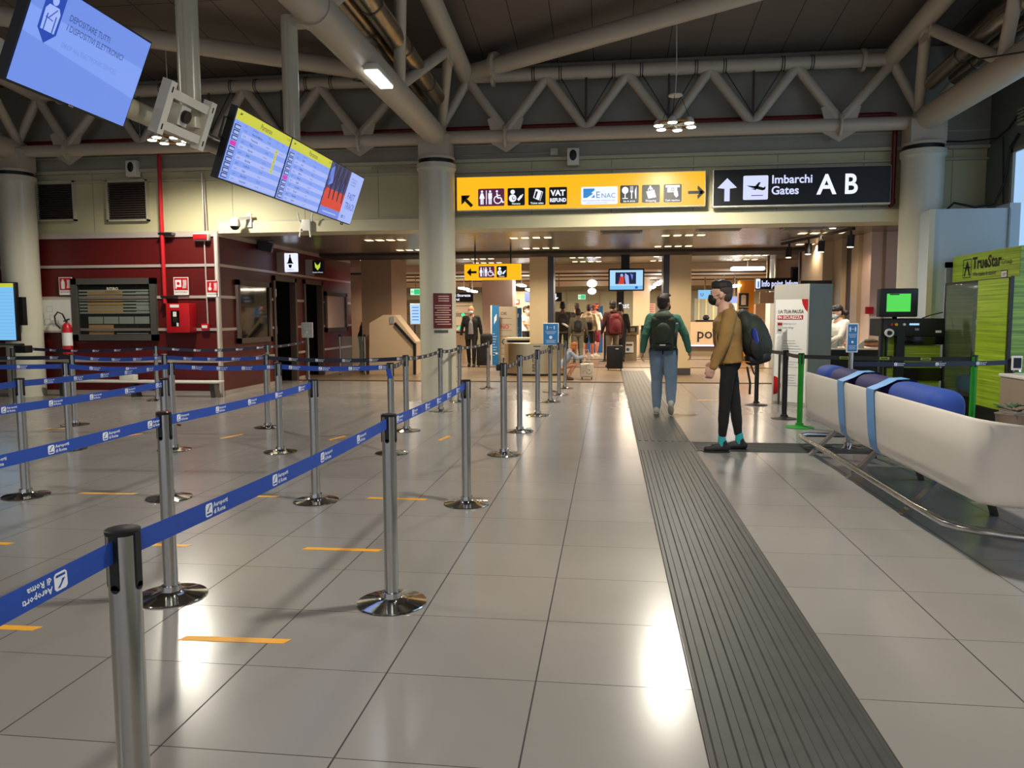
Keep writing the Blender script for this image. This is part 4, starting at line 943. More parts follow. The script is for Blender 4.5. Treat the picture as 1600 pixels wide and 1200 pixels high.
# projecting lit signs over the doors
for (yy, za, zc, kind) in ((15.74, 2.39, 2.78, 0), (17.3, 2.42, 2.74, 1)):
    t = thing('projecting_sign', 'lit white projecting sign with a crest over the first office door' if kind == 0 else 'dark projecting sign with a yellow crest over the second office door', 'sign', (-6.98, yy, za))
    b = MB(); b.box((-7.0, yy, za - .02), (-6.82, yy + .1, zc + .02), 'rail metal'); b.build('bracket', t, smooth=False)
    b = MB(); b.rbox((-6.84, yy, za), (-6.56, yy + .1, zc), .012, 'police white' if kind == 0 else 'navy cloth'); pl = Plane(b, (-6.84, yy, za), X1, Z1, .002)
    if kind == 0:
        pl.poly([(.06, .17), (.22, .17), (.19, .2), (.16, .3), (.12, .3), (.09, .2)], 'black', 1); pl.poly([(.1, .15), (.18, .15), (.17, .1), (.14, .07), (.11, .1)], 'black', 1); pl.rect(.125, .29, .155, .36, 'sign red', 2); pl.text('Carabinieri', .14, .03, .025, 'black', 1, 0, al='c', maxw=.24)
    else:
        pl.poly([(.07, .28), (.1, .24), (.14, .2), (.18, .24), (.21, .28), (.2, .16), (.14, .09), (.08, .16)], 'police yellow', 1); pl.text('Guardia di Finanza', .14, .03, .03, 'sign white', 1, 0, al='c', maxw=.25)
    b.build('panel', t)
p = at(410, 385, X=-6.9)
t = thing('loudspeaker', 'black loudspeaker tilted from the red side wall under the low ceiling', 'speaker', (-7.0, p.y, p.z)); b = MB(); b.obox((-6.83, p.y, p.z), (.13, .03, -.03), (-.03, .1, .01), (.02, 0, .09), 'black'); b.build('cabinet', t, smooth=False); b = MB(); b.bar((-7, p.y, p.z), (-6.85, p.y, p.z), .03, .03, 'black'); b.build('bracket', t)

# louvres in the high wall
for (xa, ya, xb, yb, lab) in ((55, 345, 118, 284, 'left dark louvre grille set in the high cream wall'), (165, 345, 232, 282, 'right dark louvre grille, beside the red riser pipe')):
    p0, p1 = at(xa, yb, Y=13.24), at(xb, ya, Y=13.24)
    t = thing('louvre_grille', lab, 'grille', ((p0.x + p1.x) / 2, 13.24, p1.z)); b = MB(); zt_, zb2 = p0.z, p1.z
    for a, c_ in (((p0.x, zb2), (p0.x + .03, zt_)), ((p1.x - .03, zb2), (p1.x, zt_)), ((p0.x, zb2), (p1.x, zb2 + .03)), ((p0.x, zt_ - .03), (p1.x, zt_))): b.box((a[0], 13.22, a[1]), (c_[0], 13.3, c_[1]), 'fascia trim')
    b.build('frame', t, smooth=False)
    b = MB(); n = 16; b.box((p0.x + .03, 13.285, zb2 + .03), (p1.x - .03, 13.298, zt_ - .03), 'dark interior')
    for i in range(n):
        z = zb2 + .04 + (zt_ - zb2 - .07) * i / n; b.obox(((p0.x + p1.x) / 2, 13.255, z + .012), ((p1.x - p0.x) / 2 - .03, 0, 0), (0, .018, .014), (0, -.0015, .002), 'frame brown')
    b.build('slats', t, smooth=False)

# fire fittings
def fire_sign(xa, ya, xb, yb, l1, lab, icon):
    p0, p1 = at(xa, yb, Y=13.19), at(xb, ya, Y=13.19); w_, h_ = p1.x - p0.x, p1.z - p0.z
    b = MB(); b.box((p0.x, 13.19, p0.z), (p1.x, 13.2, p1.z), 'white'); pl = Plane(b, (p0.x, 13.19, p0.z), X1, Z1, .002)
    pl.rect(.012, h_ * .27, w_ - .012, h_ - .012, 'sign red', 1)
    if icon == 0: pl.rrect(w_ * .18, h_ * .34, w_ * .45, h_ * .78, .02, 'white', 2); pl.rect(w_ * .24, h_ * .78, w_ * .38, h_ * .88, 'white', 2)
    elif icon == 1: pl.rect(w_ * .12, h_ * .45, w_ * .52, h_ * .85, 'white', 2); pl.rect(w_ * .12, h_ * .35, w_ * .2, h_ * .45, 'white', 2); pl.disc(w_ * .32, h_ * .65, w_ * .1, 'sign red', 3)
    else: pl.disc(w_ * .3, h_ * .5, w_ * .14, 'white', 2); pl.line([(w_ * .3, h_ * .55), (w_ * .34, h_ * .85)], w_ * .1, 'white', 2)
    for k in range(3): pl.line([(w_ * (.62 + k * .1), h_ * .38), (w_ * (.68 + k * .08), h_ * .6), (w_ * (.66 + k * .09), h_ * .85)], w_ * .05, 'white', 2)
    pl.text(l1, w_ / 2, h_ * .13, h_ * .07, 'black', 1, 0, al='c', maxw=w_ * .85)
    tag(b.build('fire_sign', smooth=False), lab, 'sign')
fire_sign(93, 433, 112, 461, 'ESTINTORE N.', 'small red fire extinguisher sign at the upper left of the office window', 0)
fire_sign(272, 433, 294, 461, 'IDRANTE ANTINCENDIO', 'red hose sign on the red wall above the hose cabinet', 1)
fire_sign(323, 438, 341, 464, 'ALLARME ANTINCENDIO', 'red alarm button sign right of the white conduit', 2)
p0, p1 = at(261, 520, Y=13.0), at(287, 474, Y=13.0)
t = thing('hose_cabinet', 'bright red fire hose cabinet on the red wall below the riser pipe', 'cabinet', (p0.x, 13.1, p0.z))
b = MB(); b.rbox((p0.x, 12.99, p0.z), (p1.x + .1, 13.25, p1.z), .01, 'fire red'); b.build('body', t)
b = MB(); pl = Plane(b, (p0.x, 12.99, p0.z), X1, Z1, .003); w_, h_ = p1.x - p0.x, p1.z - p0.z; pl.rect(w_ * .28, h_ * .22, w_ * .75, h_ * .76, 'black gloss', 1); pl.rect(w_ * .4, h_ * .55, w_ * .6, h_ * .72, 'white', 2); pl.rect(w_ * .38, h_ * .36, w_ * .66, h_ * .52, 'steel dark', 2); pl.rect(w_ * .58, h_ * .22, w_ * .7, h_ * .34, 'white', 2); b.build('window', t, smooth=False)
b = MB(); pl = Plane(b, (p0.x, 12.99, p0.z), X1, Z1, .003); pl.rect(w_ * .25, h_ * .86, w_ * .75, h_ * .96, 'white', 1); b.build('label', t, smooth=False)
pa, pb = at(250, 256, Y=13.12), at(262, 474, Y=13.12)
b = MB(); xr = pb.x - .05; b.tube([(xr, 13.12, pb.z - .0), (xr, 13.12, 4.2), (xr, 13.14, 4.35), (xr + .05, 13.16, 4.5), (xr + .1, 13.16, 4.6)], .036, 10, 'fire red')
for z in (2.93, 1.80): b.box((xr - .06, 13.08, z - .02), (xr + .2, 13.22, z + .02), 'steel dark')
tag(b.build('riser_pipe'), 'bright red vertical pipe running down to the hose cabinet', 'pipe')
p = at(312, 370, Y=13.1); t = thing('alarm_lamp', 'red fire alarm lamp near the top corner of the red wall', 'alarm lamp', (p.x, 13.1, p.z)); b = MB(); b.rbox((p.x - .14, 13.12, p.z - .065), (p.x + .14, 13.25, p.z + .065), .015, 'white paint'); b.build('housing', t); b = MB(); b.rbox((p.x - .13, 13.09, p.z - .045), (p.x + .13, 13.14, p.z + .05), .012, 'fire red'); b.build('lens', t)
p2 = at(317, 510, Y=13.2); b = MB(); b.tube([(p.x + .02, 13.22, 4.0), (p.x + .02, 13.22, p.z), (p.x + .03, 13.22, p2.z + .05)], .014, 8, 'rail metal'); b.tube([(-7.55, 13.22, 4.02), (-7.25, 13.22, 4.02), (-7.2, 13.22, 3.9), (-7.18, 13.22, 3.0)], .01, 6, 'rail metal'); tag(b.build('cable_conduit'), 'thin white conduit running down the red wall to the alarm button', 'conduit')
b = MB(); b.rbox((p2.x - .02, 13.17, p2.z - .07), (p2.x + .12, 13.24, p2.z + .05), .008, 'sign red'); b.box((p2.x, 13.165, p2.z - .03), (p2.x + .1, 13.17, p2.z + .02), 'white'); tag(b.build('alarm_button'), 'small red and white alarm button at the foot of the conduit', 'alarm button')
# notice board
p0, p1 = at(53, 520, Y=13.2), at(114, 465, Y=13.2)
t = thing('notice_board', 'silver framed notice board with a floor plan beside the round column', 'notice board', (p0.x, 13.2, p0.z)); b = MB(); b.rbox((p0.x, 13.18, p0.z), (p1.x, 13.25, p1.z), .01, 'rail metal'); b.build('frame', t)
b = MB(); pl = Plane(b, (p0.x + .04, 13.18, p0.z + .04), X1, Z1, .002); w_, h_ = p1.x - p0.x - .08, p1.z - p0.z - .08; pl.rect(0, 0, w_, h_, 'paper', 1)
for k in range(7): u, v = random.uniform(.05, w_ - .2), random.uniform(.06, h_ - .16); pl.line([(u, v), (u + .12, v), (u + .12, v + .1), (u, v + .1), (u, v)], .005, 'cabinet grey', 2)
b.build('sheet', t, smooth=False)
# extinguisher
p = at(103, 530, Y=13.08); zc = p.z; x = p.x
t = thing('fire_extinguisher', 'red fire extinguisher hanging on the red wall below the notice board', 'fire extinguisher', (x, 13.1, zc - .25))
b = MB(); b.lathe([(.04, -.30), (.085, -.28), (.085, .2), (.06, .27), (.03, .30)], (x, 13.12, zc), 20, 'fire red'); b.build('cylinder', t)
b = MB(); b.lathe([(.087, -.12), (.087, .12)], (x, 13.12, zc), 20, 'white'); b.build('label', t)
b = MB(); b.bar((x - .05, 13.12, zc + .33), (x + .06, 13.12, zc + .37), .03, .02, 'black'); b.cyl((x, 13.12, zc + .28), (x, 13.12, zc + .35), .02, seg=10, mt='black'); b.build('valve', t)
b = MB(); b.tube([(x, 13.1, zc + .34), (x - .04, 13.08, zc + .46), (x - .12, 13.06, zc + .5), (x - .19, 13.06, zc + .42), (x - .17, 13.06, zc + .28), (x - .09, 13.06, zc + .2)], .014, 8, 'rubber black'); b.build('hose', t)
# long low bench against the wall
t = thing('low_bench', 'long low white bench on grey legs in front of the red wall', 'bench', (-8.2, 12.95, 0))
b = MB(); b.rbox((-10.2, 12.82, .255), (-6.88, 13.1, .295), .012, 'white paint'); b.build('seat', t)
for x in (-9.95, -8.55, -7.02):
    b = MB(); b.add([(x - .05, 12.9, .255), (x + .04, 12.9, .255), (x + .09, 12.86, .0), (x + .0, 12.86, .0), (x - .05, 13.02, .255), (x + .04, 13.02, .255), (x + .09, 13.06, .0), (x + .0, 13.06, .0)], [(0, 1, 2, 3), (7, 6, 5, 4), (0, 4, 5, 1), (1, 5, 6, 2), (2, 6, 7, 3), (3, 7, 4, 0)], 'grey leg'); b.build('leg', t, smooth=False)
b = MB(); b.rbox((-8.78, 12.88, .297), (-8.5, 13.02, .40), .01, 'white paint'); tag(b.build('small_box'), 'small cream box lying on the low bench', 'box')

# cameras and access point under the beam
p = at(367, 351, Y=12.95)
t = thing('dome_camera', 'white dome camera on a bracket above the corner of the red office', 'camera', (p.x, 13.2, p.z)); b = MB(); b.bar((p.x + .18, 13.2, p.z + .15), (p.x + .02, 12.98, p.z + .1), .05, .05, 'white paint'); b.box((p.x + .1, 13.17, p.z - .02), (p.x + .2, 13.2, p.z + .22), 'white paint'); b.build('bracket', t, smooth=False)
b = MB(); b.lathe([(.03, .12), (.075, .09), (.095, .02), (.095, -.03), (.08, -.035)], (p.x, 12.95, p.z), 22, 'white paint'); b.build('housing', t); b = MB(); b.ell((p.x, 12.95, p.z - .035), (.078, .078, .06), 'black gloss'); b.build('dome', t)
p = at(478, 352, Y=13.15)
t = thing('access_point', 'white wireless access point with four antennas on the beam under the screens', 'access point', (p.x, 13.2, p.z)); b = MB(); b.rbox((p.x - .09, 13.12, p.z - .1), (p.x + .09, 13.2, p.z + .1), .01, 'white paint'); b.build('housing', t)
for dx, dz in ((-.08, -1), (.08, -1), (-.1, 1), (.12, 1)):
    b = MB(); b.tube([(p.x + dx, 13.11, p.z + dz * .06), (p.x + dx * 1.25, 13.09, p.z + dz * .21)], .014, 8, 'white'); b.build('antenna', t)

# ------------------------------------------------------------------ tactile paving
t = thing('tactile_strip', 'long dark ribbed rubber strip running away down the floor', 'tactile paving', (.63, 8, 0))
b = MB(); b.box((.335, -3, .0005), (.925, 20.3, .004), 'rubber strip'); b.build('base', t, smooth=False)
b = MB(); y = -3.0
segs = []
while y < 20.2:
    y = 99; segs = [(-3.0, 8.18), (8.78, 20.25)]
for i in range(8):
    x = .362 + i * .0745
    for (ya, yb) in segs:
        for (q0, q1) in ((ya + .003, yb - .003),):
            q0 = q0 if not (q0 < 8.2 < q1) else q0; 
            if q0 > 8.15 and q0 < 8.78: q0 = 8.78
            if q1 > 8.18 and q1 < 8.8: q1 = 8.18
            if q1 <= q0: continue
            b.add([(x - .012, q0, .004), (x + .026, q0, .004), (x + .026, q1, .004), (x - .012, q1, .004), (x - .006, q0 + .004, .0095), (x + .020, q0 + .004, .0095), (x + .020, q1 - .004, .0095), (x - .006, q1 - .004, .0095)],
                  [(4, 5, 6, 7), (0, 1, 5, 4), (1, 2, 6, 5), (2, 3, 7, 6), (3, 0, 4, 7)], 'rubber strip')
b.build('ribbed_surface', t, smooth=False)
t = thing('tactile_strip', 'dark ribbed rubber strip crossing to the right under the man in the tan jacket', 'tactile paving', (2, 8.5, 0))
b = MB(); b.box((.93, 8.2, .0005), (4.2, 8.8, .004), 'rubber strip'); b.build('base', t, smooth=False)
b = MB()
for i in range(8):
    y = 8.235 + i * .0735; b.add([(.95, y - .012, .004), (4.2, y - .012, .004), (4.2, y + .026, .004), (.95, y + .026, .004), (.95, y - .006, .0095), (4.2, y - .006, .0095), (4.2, y + .02, .0095), (.95, y + .02, .0095)], [(4, 5, 6, 7), (0, 1, 5, 4), (1, 2, 6, 5), (2, 3, 7, 6), (3, 0, 4, 7)], 'rubber strip')
b.build('ribbed_surface', t, smooth=False)

# yellow distance marks
for (x0, y0, x1, y1, lab) in ((-1.88, 3.10, -1.38, 3.12, 'yellow floor tape left of the front queue post, nearest whole mark'), (-3.1, 3.11, -2.58, 3.12, 'yellow floor tape cut by the left picture edge, nearest the camera'),
        (-1.86, 4.44, -1.36, 4.45, 'yellow floor tape just behind the second post of the front row'), (-1.88, 5.77, -1.39, 5.77, 'yellow floor tape crossing behind the tall middle post'),
        (-4.27, 5.68, -3.78, 5.70, 'yellow floor tape between the two left posts with round bases'), (-5.81, 8.46, -5.70, 8.78, 'slanted yellow floor tape farthest left'),
        (-4.53, 8.46, -4.43, 8.85, 'slanted yellow floor tape, second from the left in the far row'), (-3.21, 8.5, -3.12, 8.83, 'slanted yellow floor tape, third from the left in the far row'),
        (-1.93, 8.6, -1.87, 8.96, 'slanted yellow floor tape, rightmost in the far row'), (-4.2, 4.33, -3.73, 4.32, 'yellow floor tape stub at the left picture edge, middle height'),
        (-3.05, 4.40, -2.58, 4.41, 'yellow floor tape half hidden behind the second-row post'), (-3.04, 5.71, -2.59, 5.74, 'yellow floor tape under the blue belt left of the second row'),
        (1.5, 13.25, 1.9, 13.3, 'faint yellow floor tape beyond the man in the tan jacket'), (-7.2, 9.0, -6.9, 9.1, 'faded yellow floor tape near the left column')):
    a = V((x0, y0, 0)); c_ = V((x1, y1, 0)); d = (c_ - a).normalized(); n = V((-d.y, d.x, 0)) * .024; sk = d * .02
    b = MB(); b.add([a - n, c_ - n - sk, c_ + n, a + n + sk, a - n + Z1 * .0016, c_ - n - sk + Z1 * .0016, c_ + n + Z1 * .0016, a + n + sk + Z1 * .0016], [(4, 5, 6, 7), (0, 1, 5, 4), (1, 2, 6, 5), (2, 3, 7, 6), (3, 0, 4, 7)], 'tape yellow')
    tag(b.build('floor_tape', smooth=False), lab, 'floor tape')

# ------------------------------------------------------------------ queue posts and belts
def post_parts(t, x, y, pole='steel brushed', base='chrome', cap='black', slots=True, h=.95, chrome_cap=False):
    b = MB(); b.lathe([(.172, 0), (.175, .004), (.172, .009), (.10, .02), (.06, .028), (.05, .034), (.047, .06), (.036, .062)], (x, y, 0), 40, base); b.build('base', t)
    b = MB(); b.lathe([(.0345, .03), (.0345, h - .012)], (x, y, 0), 28, pole); b.build('pole', t)
    b = MB(); b.lathe([(.0365, h - .012), (.0375, h - .008), (.0375, h - .002), (.034, h)], (x, y, 0), 28, cap)
    if chrome_cap: b.lathe([(.033, h), (.031, h + .003)], (x, y, 0), 28, 'chrome')
    if slots:
        for k in range(4):
            a = k * PI / 2; d = V((math.cos(a), math.sin(a), 0)); s_ = V((-d.y, d.x, 0)); c0 = V((x, y, 0)) + d * .031
            b.obox(c0 + Z1 * (h - .07), d * .006, s_ * .010, Z1 * .062, cap); b.cyl(c0 - d * .006 + Z1 * (h - .13), c0 + d * .006 + Z1 * (h - .13), .010, seg=10, mt=cap)
    b.build('head', t)
_logo = {}
def logo(pl, u, v, h, mt, flip=False, d=1):
    """White square with a swoosh and two lines of lettering."""
    s = -1 if flip else 1
    def q(a, c_): return (u + s * a * h, v + s * c_ * h)
    r = [q(-.5 + .14, -.5), q(.5 - .14, -.5), q(.5, -.36), q(.5, .36), q(.36, .5), q(-.36, .5), q(-.5, .36), q(-.5, -.36)]
    pl.poly(r, mt, d); pl.poly([q(-.34, -.1), q(.1, .36), q(.3, .36), q(.0, .1), q(-.1, -.1)], 'belt blue', d + 1); pl.poly([q(-.36, -.38), q(.36, -.38), q(.36, -.24), q(-.36, -.24)], 'belt blue', d + 1)
    for tx, vv in (('Aeroporti', .08), ('di Roma', -.44)):
        a, c_ = q(.66, vv); pl.text(tx, a, c_, h * .36, mt, d, 1, rot=PI if flip else 0, res=1)
def belt(parent, p, q, zp=.905, zq=.905, sag=.012, mt='belt blue', hh=.025, logos=.41, first=.22, flip=False, prt='white print', toward=None, twist=0.):
    p = V((p[0], p[1], zp)); q = V((q[0], q[1], zq)); d = (q - p); d.z = 0; L = d.length; d.normalize(); p = p + d * .037; q = q - d * .037; L -= .074
    n = 10; cam2 = V((0, 0, 0)); side = V((-d.y, d.x, 0))
    if side.dot(cam2 - (p + q) / 2) < 0: side = -side
    b = MB(); vs = []
    def c(t_): return p.lerp(q, t_) - Z1 * (sag * 4 * t_ * (1 - t_))
    for i in range(n + 1):
        t_ = i / n; o = c(t_); a = twist * t_; up = Z1 * math.cos(a) + side * math.sin(a); nr = side * math.cos(a) - Z1 * math.sin(a)
        for s1, s2 in ((-1, -1), (1, -1), (1, 1), (-1, 1)): vs.append(o + up * hh * s1 + nr * .0008 * s2)
    fs = []
    for i in range(n):
        for k in range(4): fs.append((i * 4 + k, i * 4 + (k + 1) % 4, i * 4 + 4 + (k + 1) % 4, i * 4 + 4 + k))
    b.add(vs, fs, mt)
    if logos:
        ex = side.cross(Z1); ex = -ex if side.cross(Z1).cross(Z1).dot(side) > 0 else ex
        ex = Z1.cross(side).normalized()   # right as seen by someone looking at the side face
        s_ = first
        while s_ < L - .05:
            t_ = s_ / L; o = c(t_); a = twist * t_
            ey = Z1 * math.cos(a) + side * math.sin(a); slope = (c(min(1, t_ + .01)) - c(t_ - .01)).normalized(); e2 = slope if slope.dot(ex) > 0 else -slope
            pl = Plane(b, o + e2.cross(ey).normalized() * .0009, e2, ey, .0004); logo(pl, 0, 0, .036, prt, flip); s_ += logos
    return b.build('belt', parent, smooth=False)
RIGHT = [(-1.08, 1.57), (-1.06, 3.62), (-1.06, 5.67), (-1.06, 7.79), (-1.08, 9.40), (-1.0, 10.98), (-.95, 12.75), (-.88, 13.95), (-.84, 15.2)]
B2 = [(-2.21, 3.58), (-2.24, 5.63), (-2.24, 7.74), (-2.5, 9.32), (-2.51, 11.36), (-2.47, 12.66), (-2.35, 15.0)]
POSTS = {}
def qpost(key, x, y, label, group=None, **k):
    t = thing('queue_post', label, 'barrier post', (x, y, 0), group=group); post_parts(t, x, y, **k); POSTS[key] = (t, (x, y)); return t
ORD = ['nearest the camera', 'second from the camera', 'third from the camera', 'fourth from the camera', 'fifth from the camera', 'sixth from the camera', 'seventh from the camera', 'eighth from the camera', 'farthest away']
for i, (x, y) in enumerate(RIGHT): qpost('A%d' % i, x, y, 'steel queue post in the right row beside the open tiles, ' + ORD[i])
for i, (x, y) in enumerate(B2): qpost('B%d' % i, x, y, 'steel queue post in the second row from the right, ' + (ORD[i] if i < 6 else 'farthest away'), chrome_cap=(i == 0))
qpost('C0', -3.44, 5.6, 'steel queue post directly behind the nearest second-row post', chrome_cap=True)
qpost('C1', -3.44, 7.69, 'steel queue post in the crossing row, right of the red office corner')
qpost('D0', -4.63, 5.54, 'steel queue post near the left picture edge, nearest there')
qpost('D1', -4.64, 7.69, 'steel queue post where three belts meet in the crossing row')
qpost('E1', -5.8, 7.6, 'steel queue post of the crossing row, left part, below the extinguisher')
qpost('F0', -7.06, 9.38, 'steel queue post in the next crossing row, left, below the extinguisher')
qpost('F1', -5.76, 9.4, 'steel queue post in the next crossing row, middle')
qpost('F2', -4.37, 9.41, 'steel queue post in the next crossing row, right, before the side window')
qpost('G0', -7.72, 12.35, 'steel queue post close to the red wall below the hose cabinet')
qpost('G1', -5.96, 12.9, 'steel queue post in front of the side window of the red office')
qpost('L0', -9.45, 11.2, 'dark queue post cut by the left picture edge', pole='steel dark')
def span(a, c_, **k):
    t, p = POSTS[a]; return belt(t, p, POSTS[c_][1] if isinstance(c_, str) else c_, **k)
span('A0', 'A1', first=.33, logos=.41); span('A1', 'A2', first=.12, logos=.31)
belt(POSTS['A0'][0], POSTS['A0'][1], (-1.12, -.5), zq=.86, flip=True, first=.16, twist=-.5)
span('B0', 'B1', first=.1, prt='white print'); belt(POSTS['B0'][0], POSTS['B0'][1], (-2.24, 1.5), first=.08, logos=.33)
belt(POSTS['C0'][0], POSTS['C0'][1], (-3.44, 3.55), first=.06, logos=.38)
span('D0', 'D1', first=.25, logos=.36); belt(POSTS['D0'][0], POSTS['D0'][1], (-4.6, 3.5), first=.5)
span('D1', 'C1', sag=.02, first=.22, logos=.28); span('C1', 'B2', sag=.02, first=.1, logos=.32); span('E1', 'D1', first=.25, logos=.4, sag=.03)
belt(POSTS['E1'][0], POSTS['E1'][1], (-8.6, 7.5), first=.5, logos=.4)
span('F0', 'F1', first=.25, logos=.3, sag=.03); span('F1', 'F2', first=.25, logos=.33, sag=.02); span('F2', 'B3', mt='belt navy', first=.3, logos=.36, sag=.03)
belt(POSTS['F0'][0], POSTS['F0'][1], (-9.0, 9.3), mt='belt navy', first=.25, logos=.6)
span('G0', 'G1', mt='belt navy', first=.25, logos=.35, sag=.05); belt(POSTS['G0'][0], POSTS['G0'][1], (-10.3, 12.3), mt='belt navy', first=.3, logos=.4, sag=.05)
for a, c_ in (('A3', 'A4'), ('A4', 'A5'), ('A5', 'A6'), ('A6', 'A7'), ('A7', 'A8'), ('B2', 'B3'), ('B3', 'B4'), ('B4', 'B5'), ('B5', 'B6')): span(a, c_, mt='belt black', first=.2, logos=.32, sag=.025)
t, p = POSTS['B2']; b = MB(); b.obox((p[0] + .0, p[1] - .045, .84), (.024, 0, .004), (0, .001, 0), (.012, 0, -.05), 'belt blue'); b.build('loose_strap', t, smooth=False)
t, p = POSTS['A3']; b = MB(); b.rbox((p[0] - .075, p[1] - .02, .87), (p[0] - .033, p[1] + .02, .935), .005, 'black'); b.build('belt_clip', t)
b = MB(); b.rbox((-1.0, 9.36, .02), (-.93, 9.43, .05), .01, 'paper'); tag(b.build('paper_scrap'), 'crumpled white paper on the base of a right-row post', 'paper')
# sign posts with sanitising notices
def notice(name, x, y, w_, h_, z, label, base=True, tilt=0., mt='banner blue', pole='steel brushed', ph=None):
    t = thing(name, label, 'notice stand', (x, y, 0)); ph = ph or z
    b = MB(); b.lathe([(.16, 0), (.16, .01), (.09, .022), (.04, .03), (.035, .06)], (x, y, 0), 28, 'chrome'); b.build('base', t)
    b = MB(); b.cyl((x, y, .03), (x, y, ph), .024, seg=18, mt=pole); b.build('pole', t)
    b = MB(); b.rbox((x - w_ / 2, y - .03, z), (x + w_ / 2, y - .01, z + h_), .008, 'white'); pl = Plane(b, (x - w_ / 2, y - .03, z), X1, Z1, .002)
    pl.rect(.012, .012, w_ - .012, h_ - .012, mt, 1)
    for k in (-1, 1): man(pl, w_ / 2 + k * w_ * .22, h_ * .8, h_ * .17, 'sign white' if False else 'white print', 2)
    pl.line([(w_ * .4, h_ * .8), (w_ * .6, h_ * .8)], .006, 'white print', 2)
    for i, ww in enumerate((.7, .6, .5)): pl.rect(w_ * (.5 - ww / 2), h_ * (.62 - i * .05), w_ * (.5 + ww / 2), h_ * (.632 - i * .05), 'white print', 2)
    pl.disc(w_ * .5, h_ * .36, w_ * .1, 'white print', 2)
    for i, ww in enumerate((.66, .5, .58)): pl.rect(w_ * (.5 - ww / 2), h_ * (.22 - i * .05), w_ * (.5 + ww / 2), h_ * (.232 - i * .05), 'white print', 2)
    b.build('panel', t); return t
notice('notice_stand', -6.7, 16.6, .27, .34, .97, 'chrome stand with a small pale green notice before the second office door', mt='box blue white')
belt(POSTS['G1'][0], POSTS['G1'][1], (-6.7, 16.6), mt='belt navy', first=.3, logos=.7, sag=.03)
notice('notice_stand', -1.07, 14.5, .30, .42, .88, 'blue distancing notice on a steel post in front of the curved bin', ph=1.0)
notice('notice_stand', 2.57, 8.56, .12, .31, 1.03, 'narrow blue distancing notice on a chrome post behind the white bench', ph=1.06)
# ------------------------------------------------------------------ white bench with blue cushions
t = thing('curved_bench', 'white curved shell bench on a low steel rail frame at the right', 'bench', (2.4, 6.2, 0))
def path(off, n=10):
    """Line of the bench back, running towards the camera and curving away to the right."""
    pts = [V((1.96 - off, 7.9, 0)), V((1.96 - off, 7.2, 0)), V((1.96 - off, 6.3, 0)), V((1.96 - off, 5.6, 0)), V((1.96 - off, 5.0, 0))]
    R = .62 + off; cx, cy = 2.58, 4.46
    for k in range(n + 1): a = PI + (PI / 2) * k / n; pts.append(V((cx + R * math.cos(a), cy + R * math.sin(a), 0)))
    pts += [V((3.4, cy - R, 0)), V((4.6, cy - R, 0))]
    return pts
# section of the shell: (offset outwards, height), closed loop, back wall thin, seat inside
sec = [(-.02, .86), (.0, .868), (.01, .85), (.0, .66), (-.01, .50), (-.022, .44), (-.05, .40), (-.10, .38), (-.40, .372), (-.58, .385), (-.62, .42), (-.61, .45), (-.56, .44), (-.40, .42), (-.14, .44), (-.07, .5), (-.05, .66), (-.035, .85)]
b = MB(); N_ = len(sec); cols = [path(max(o, -.60)) if False else None for o, z in sec]
base = path(0)
nrm = []
for i, p in enumerate(base):
    d = (base[min(i + 1, len(base) - 1)] - base[max(i - 1, 0)]).normalized(); nrm.append(V((d.y, -d.x, 0)) * -1)
# outward is away from the seats: -X along the straight part, -Y on the short part
nrm = [n if (n.x < -.01 or n.y < -.01) else -n for n in nrm]
vs = []
for p, n in zip(base, nrm):
    wgt = min(1, max(0, -n.y * 1.3)); wgt = wgt * wgt * (3 - 2 * wgt)
    for o, z in sec: vs.append(p + n * (o - wgt * (.58 if o > -.3 else .1) * max(0, (.86 - z)) / .48 * (1 if o > -.13 else .8)) + Z1 * z)
fs = []
for i in range(len(base) - 1):
    for k in range(N_): fs.append((i * N_ + k, i * N_ + (k + 1) % N_, (i + 1) * N_ + (k + 1) % N_, (i + 1) * N_ + k))
fs += [tuple(range(N_ - 1, -1, -1)), tuple((len(base) - 1) * N_ + k for k in range(N_))]
b.add(vs, fs, 'bench shell'); b.build('shell', t, ang=50)
for i, (ya, yb, c_) in enumerate(((7.88, 7.44, 'cushion blue'), (7.40, 6.72, 'cushion navy'), (6.68, 5.98, 'cushion navy'), (5.92, 5.10, 'cushion blue'))):
    b = MB(); b.rbox((2.02, yb, .46), (2.26, ya, .945), .095, c_, 5); b.build('back_cushion', t)
    b = MB(); b.rbox((2.22, yb, .44), (2.66, ya, .56), .05, c_, 4); b.build('seat_cushion', t)
for y in (6.72, 5.98):
    b = MB(); w_ = .085
    prof = [(2.272, .80), (2.268, .90), (2.235, .945), (2.19, .958), (2.1, .953), (2.02, .91), (1.942, .878), (1.94, .85), (1.952, .66), (1.965, .52), (1.985, .43), (2.03, .385), (2.10, .368), (2.3, .362)]
    vs = []
    for x, z in prof: vs += [(x, y - w_, z), (x, y + w_, z)]
    k = len(vs)
    b.add(vs + [(v[0] - .002, v[1], v[2] - .002) for v in vs], [(2 * i, 2 * i + 1, 2 * i + 3, 2 * i + 2) for i in range(len(prof) - 1)] + [(k + 2 * i + 1, k + 2 * i, k + 2 * i + 2, k + 2 * i + 3) for i in range(len(prof) - 1)], 'strap blue')
    b.build('strap', t, ang=60)
for (x0, x1, y) in ((2.08, 2.25, 8.05), (2.12, 2.3, 6.93), (2.12, 2.3, 5.68)):
    b = MB(); b.bar((x0 - .03, y, .0), (x0 + .34, y, .39), .07, .03, 'steel brushed', up=(1, 0, 0)); b.build('leg', t, smooth=False)
for (x, y) in ((2.66, 8.0), (2.70, 6.94), (2.74, 5.75), (3.9, 4.55)):
    b = MB(); b.bar((x, y, 0), (x - .12, y, .39), .07, .03, 'grey leg', up=(1, 0, 0)); b.build('leg', t, smooth=False)
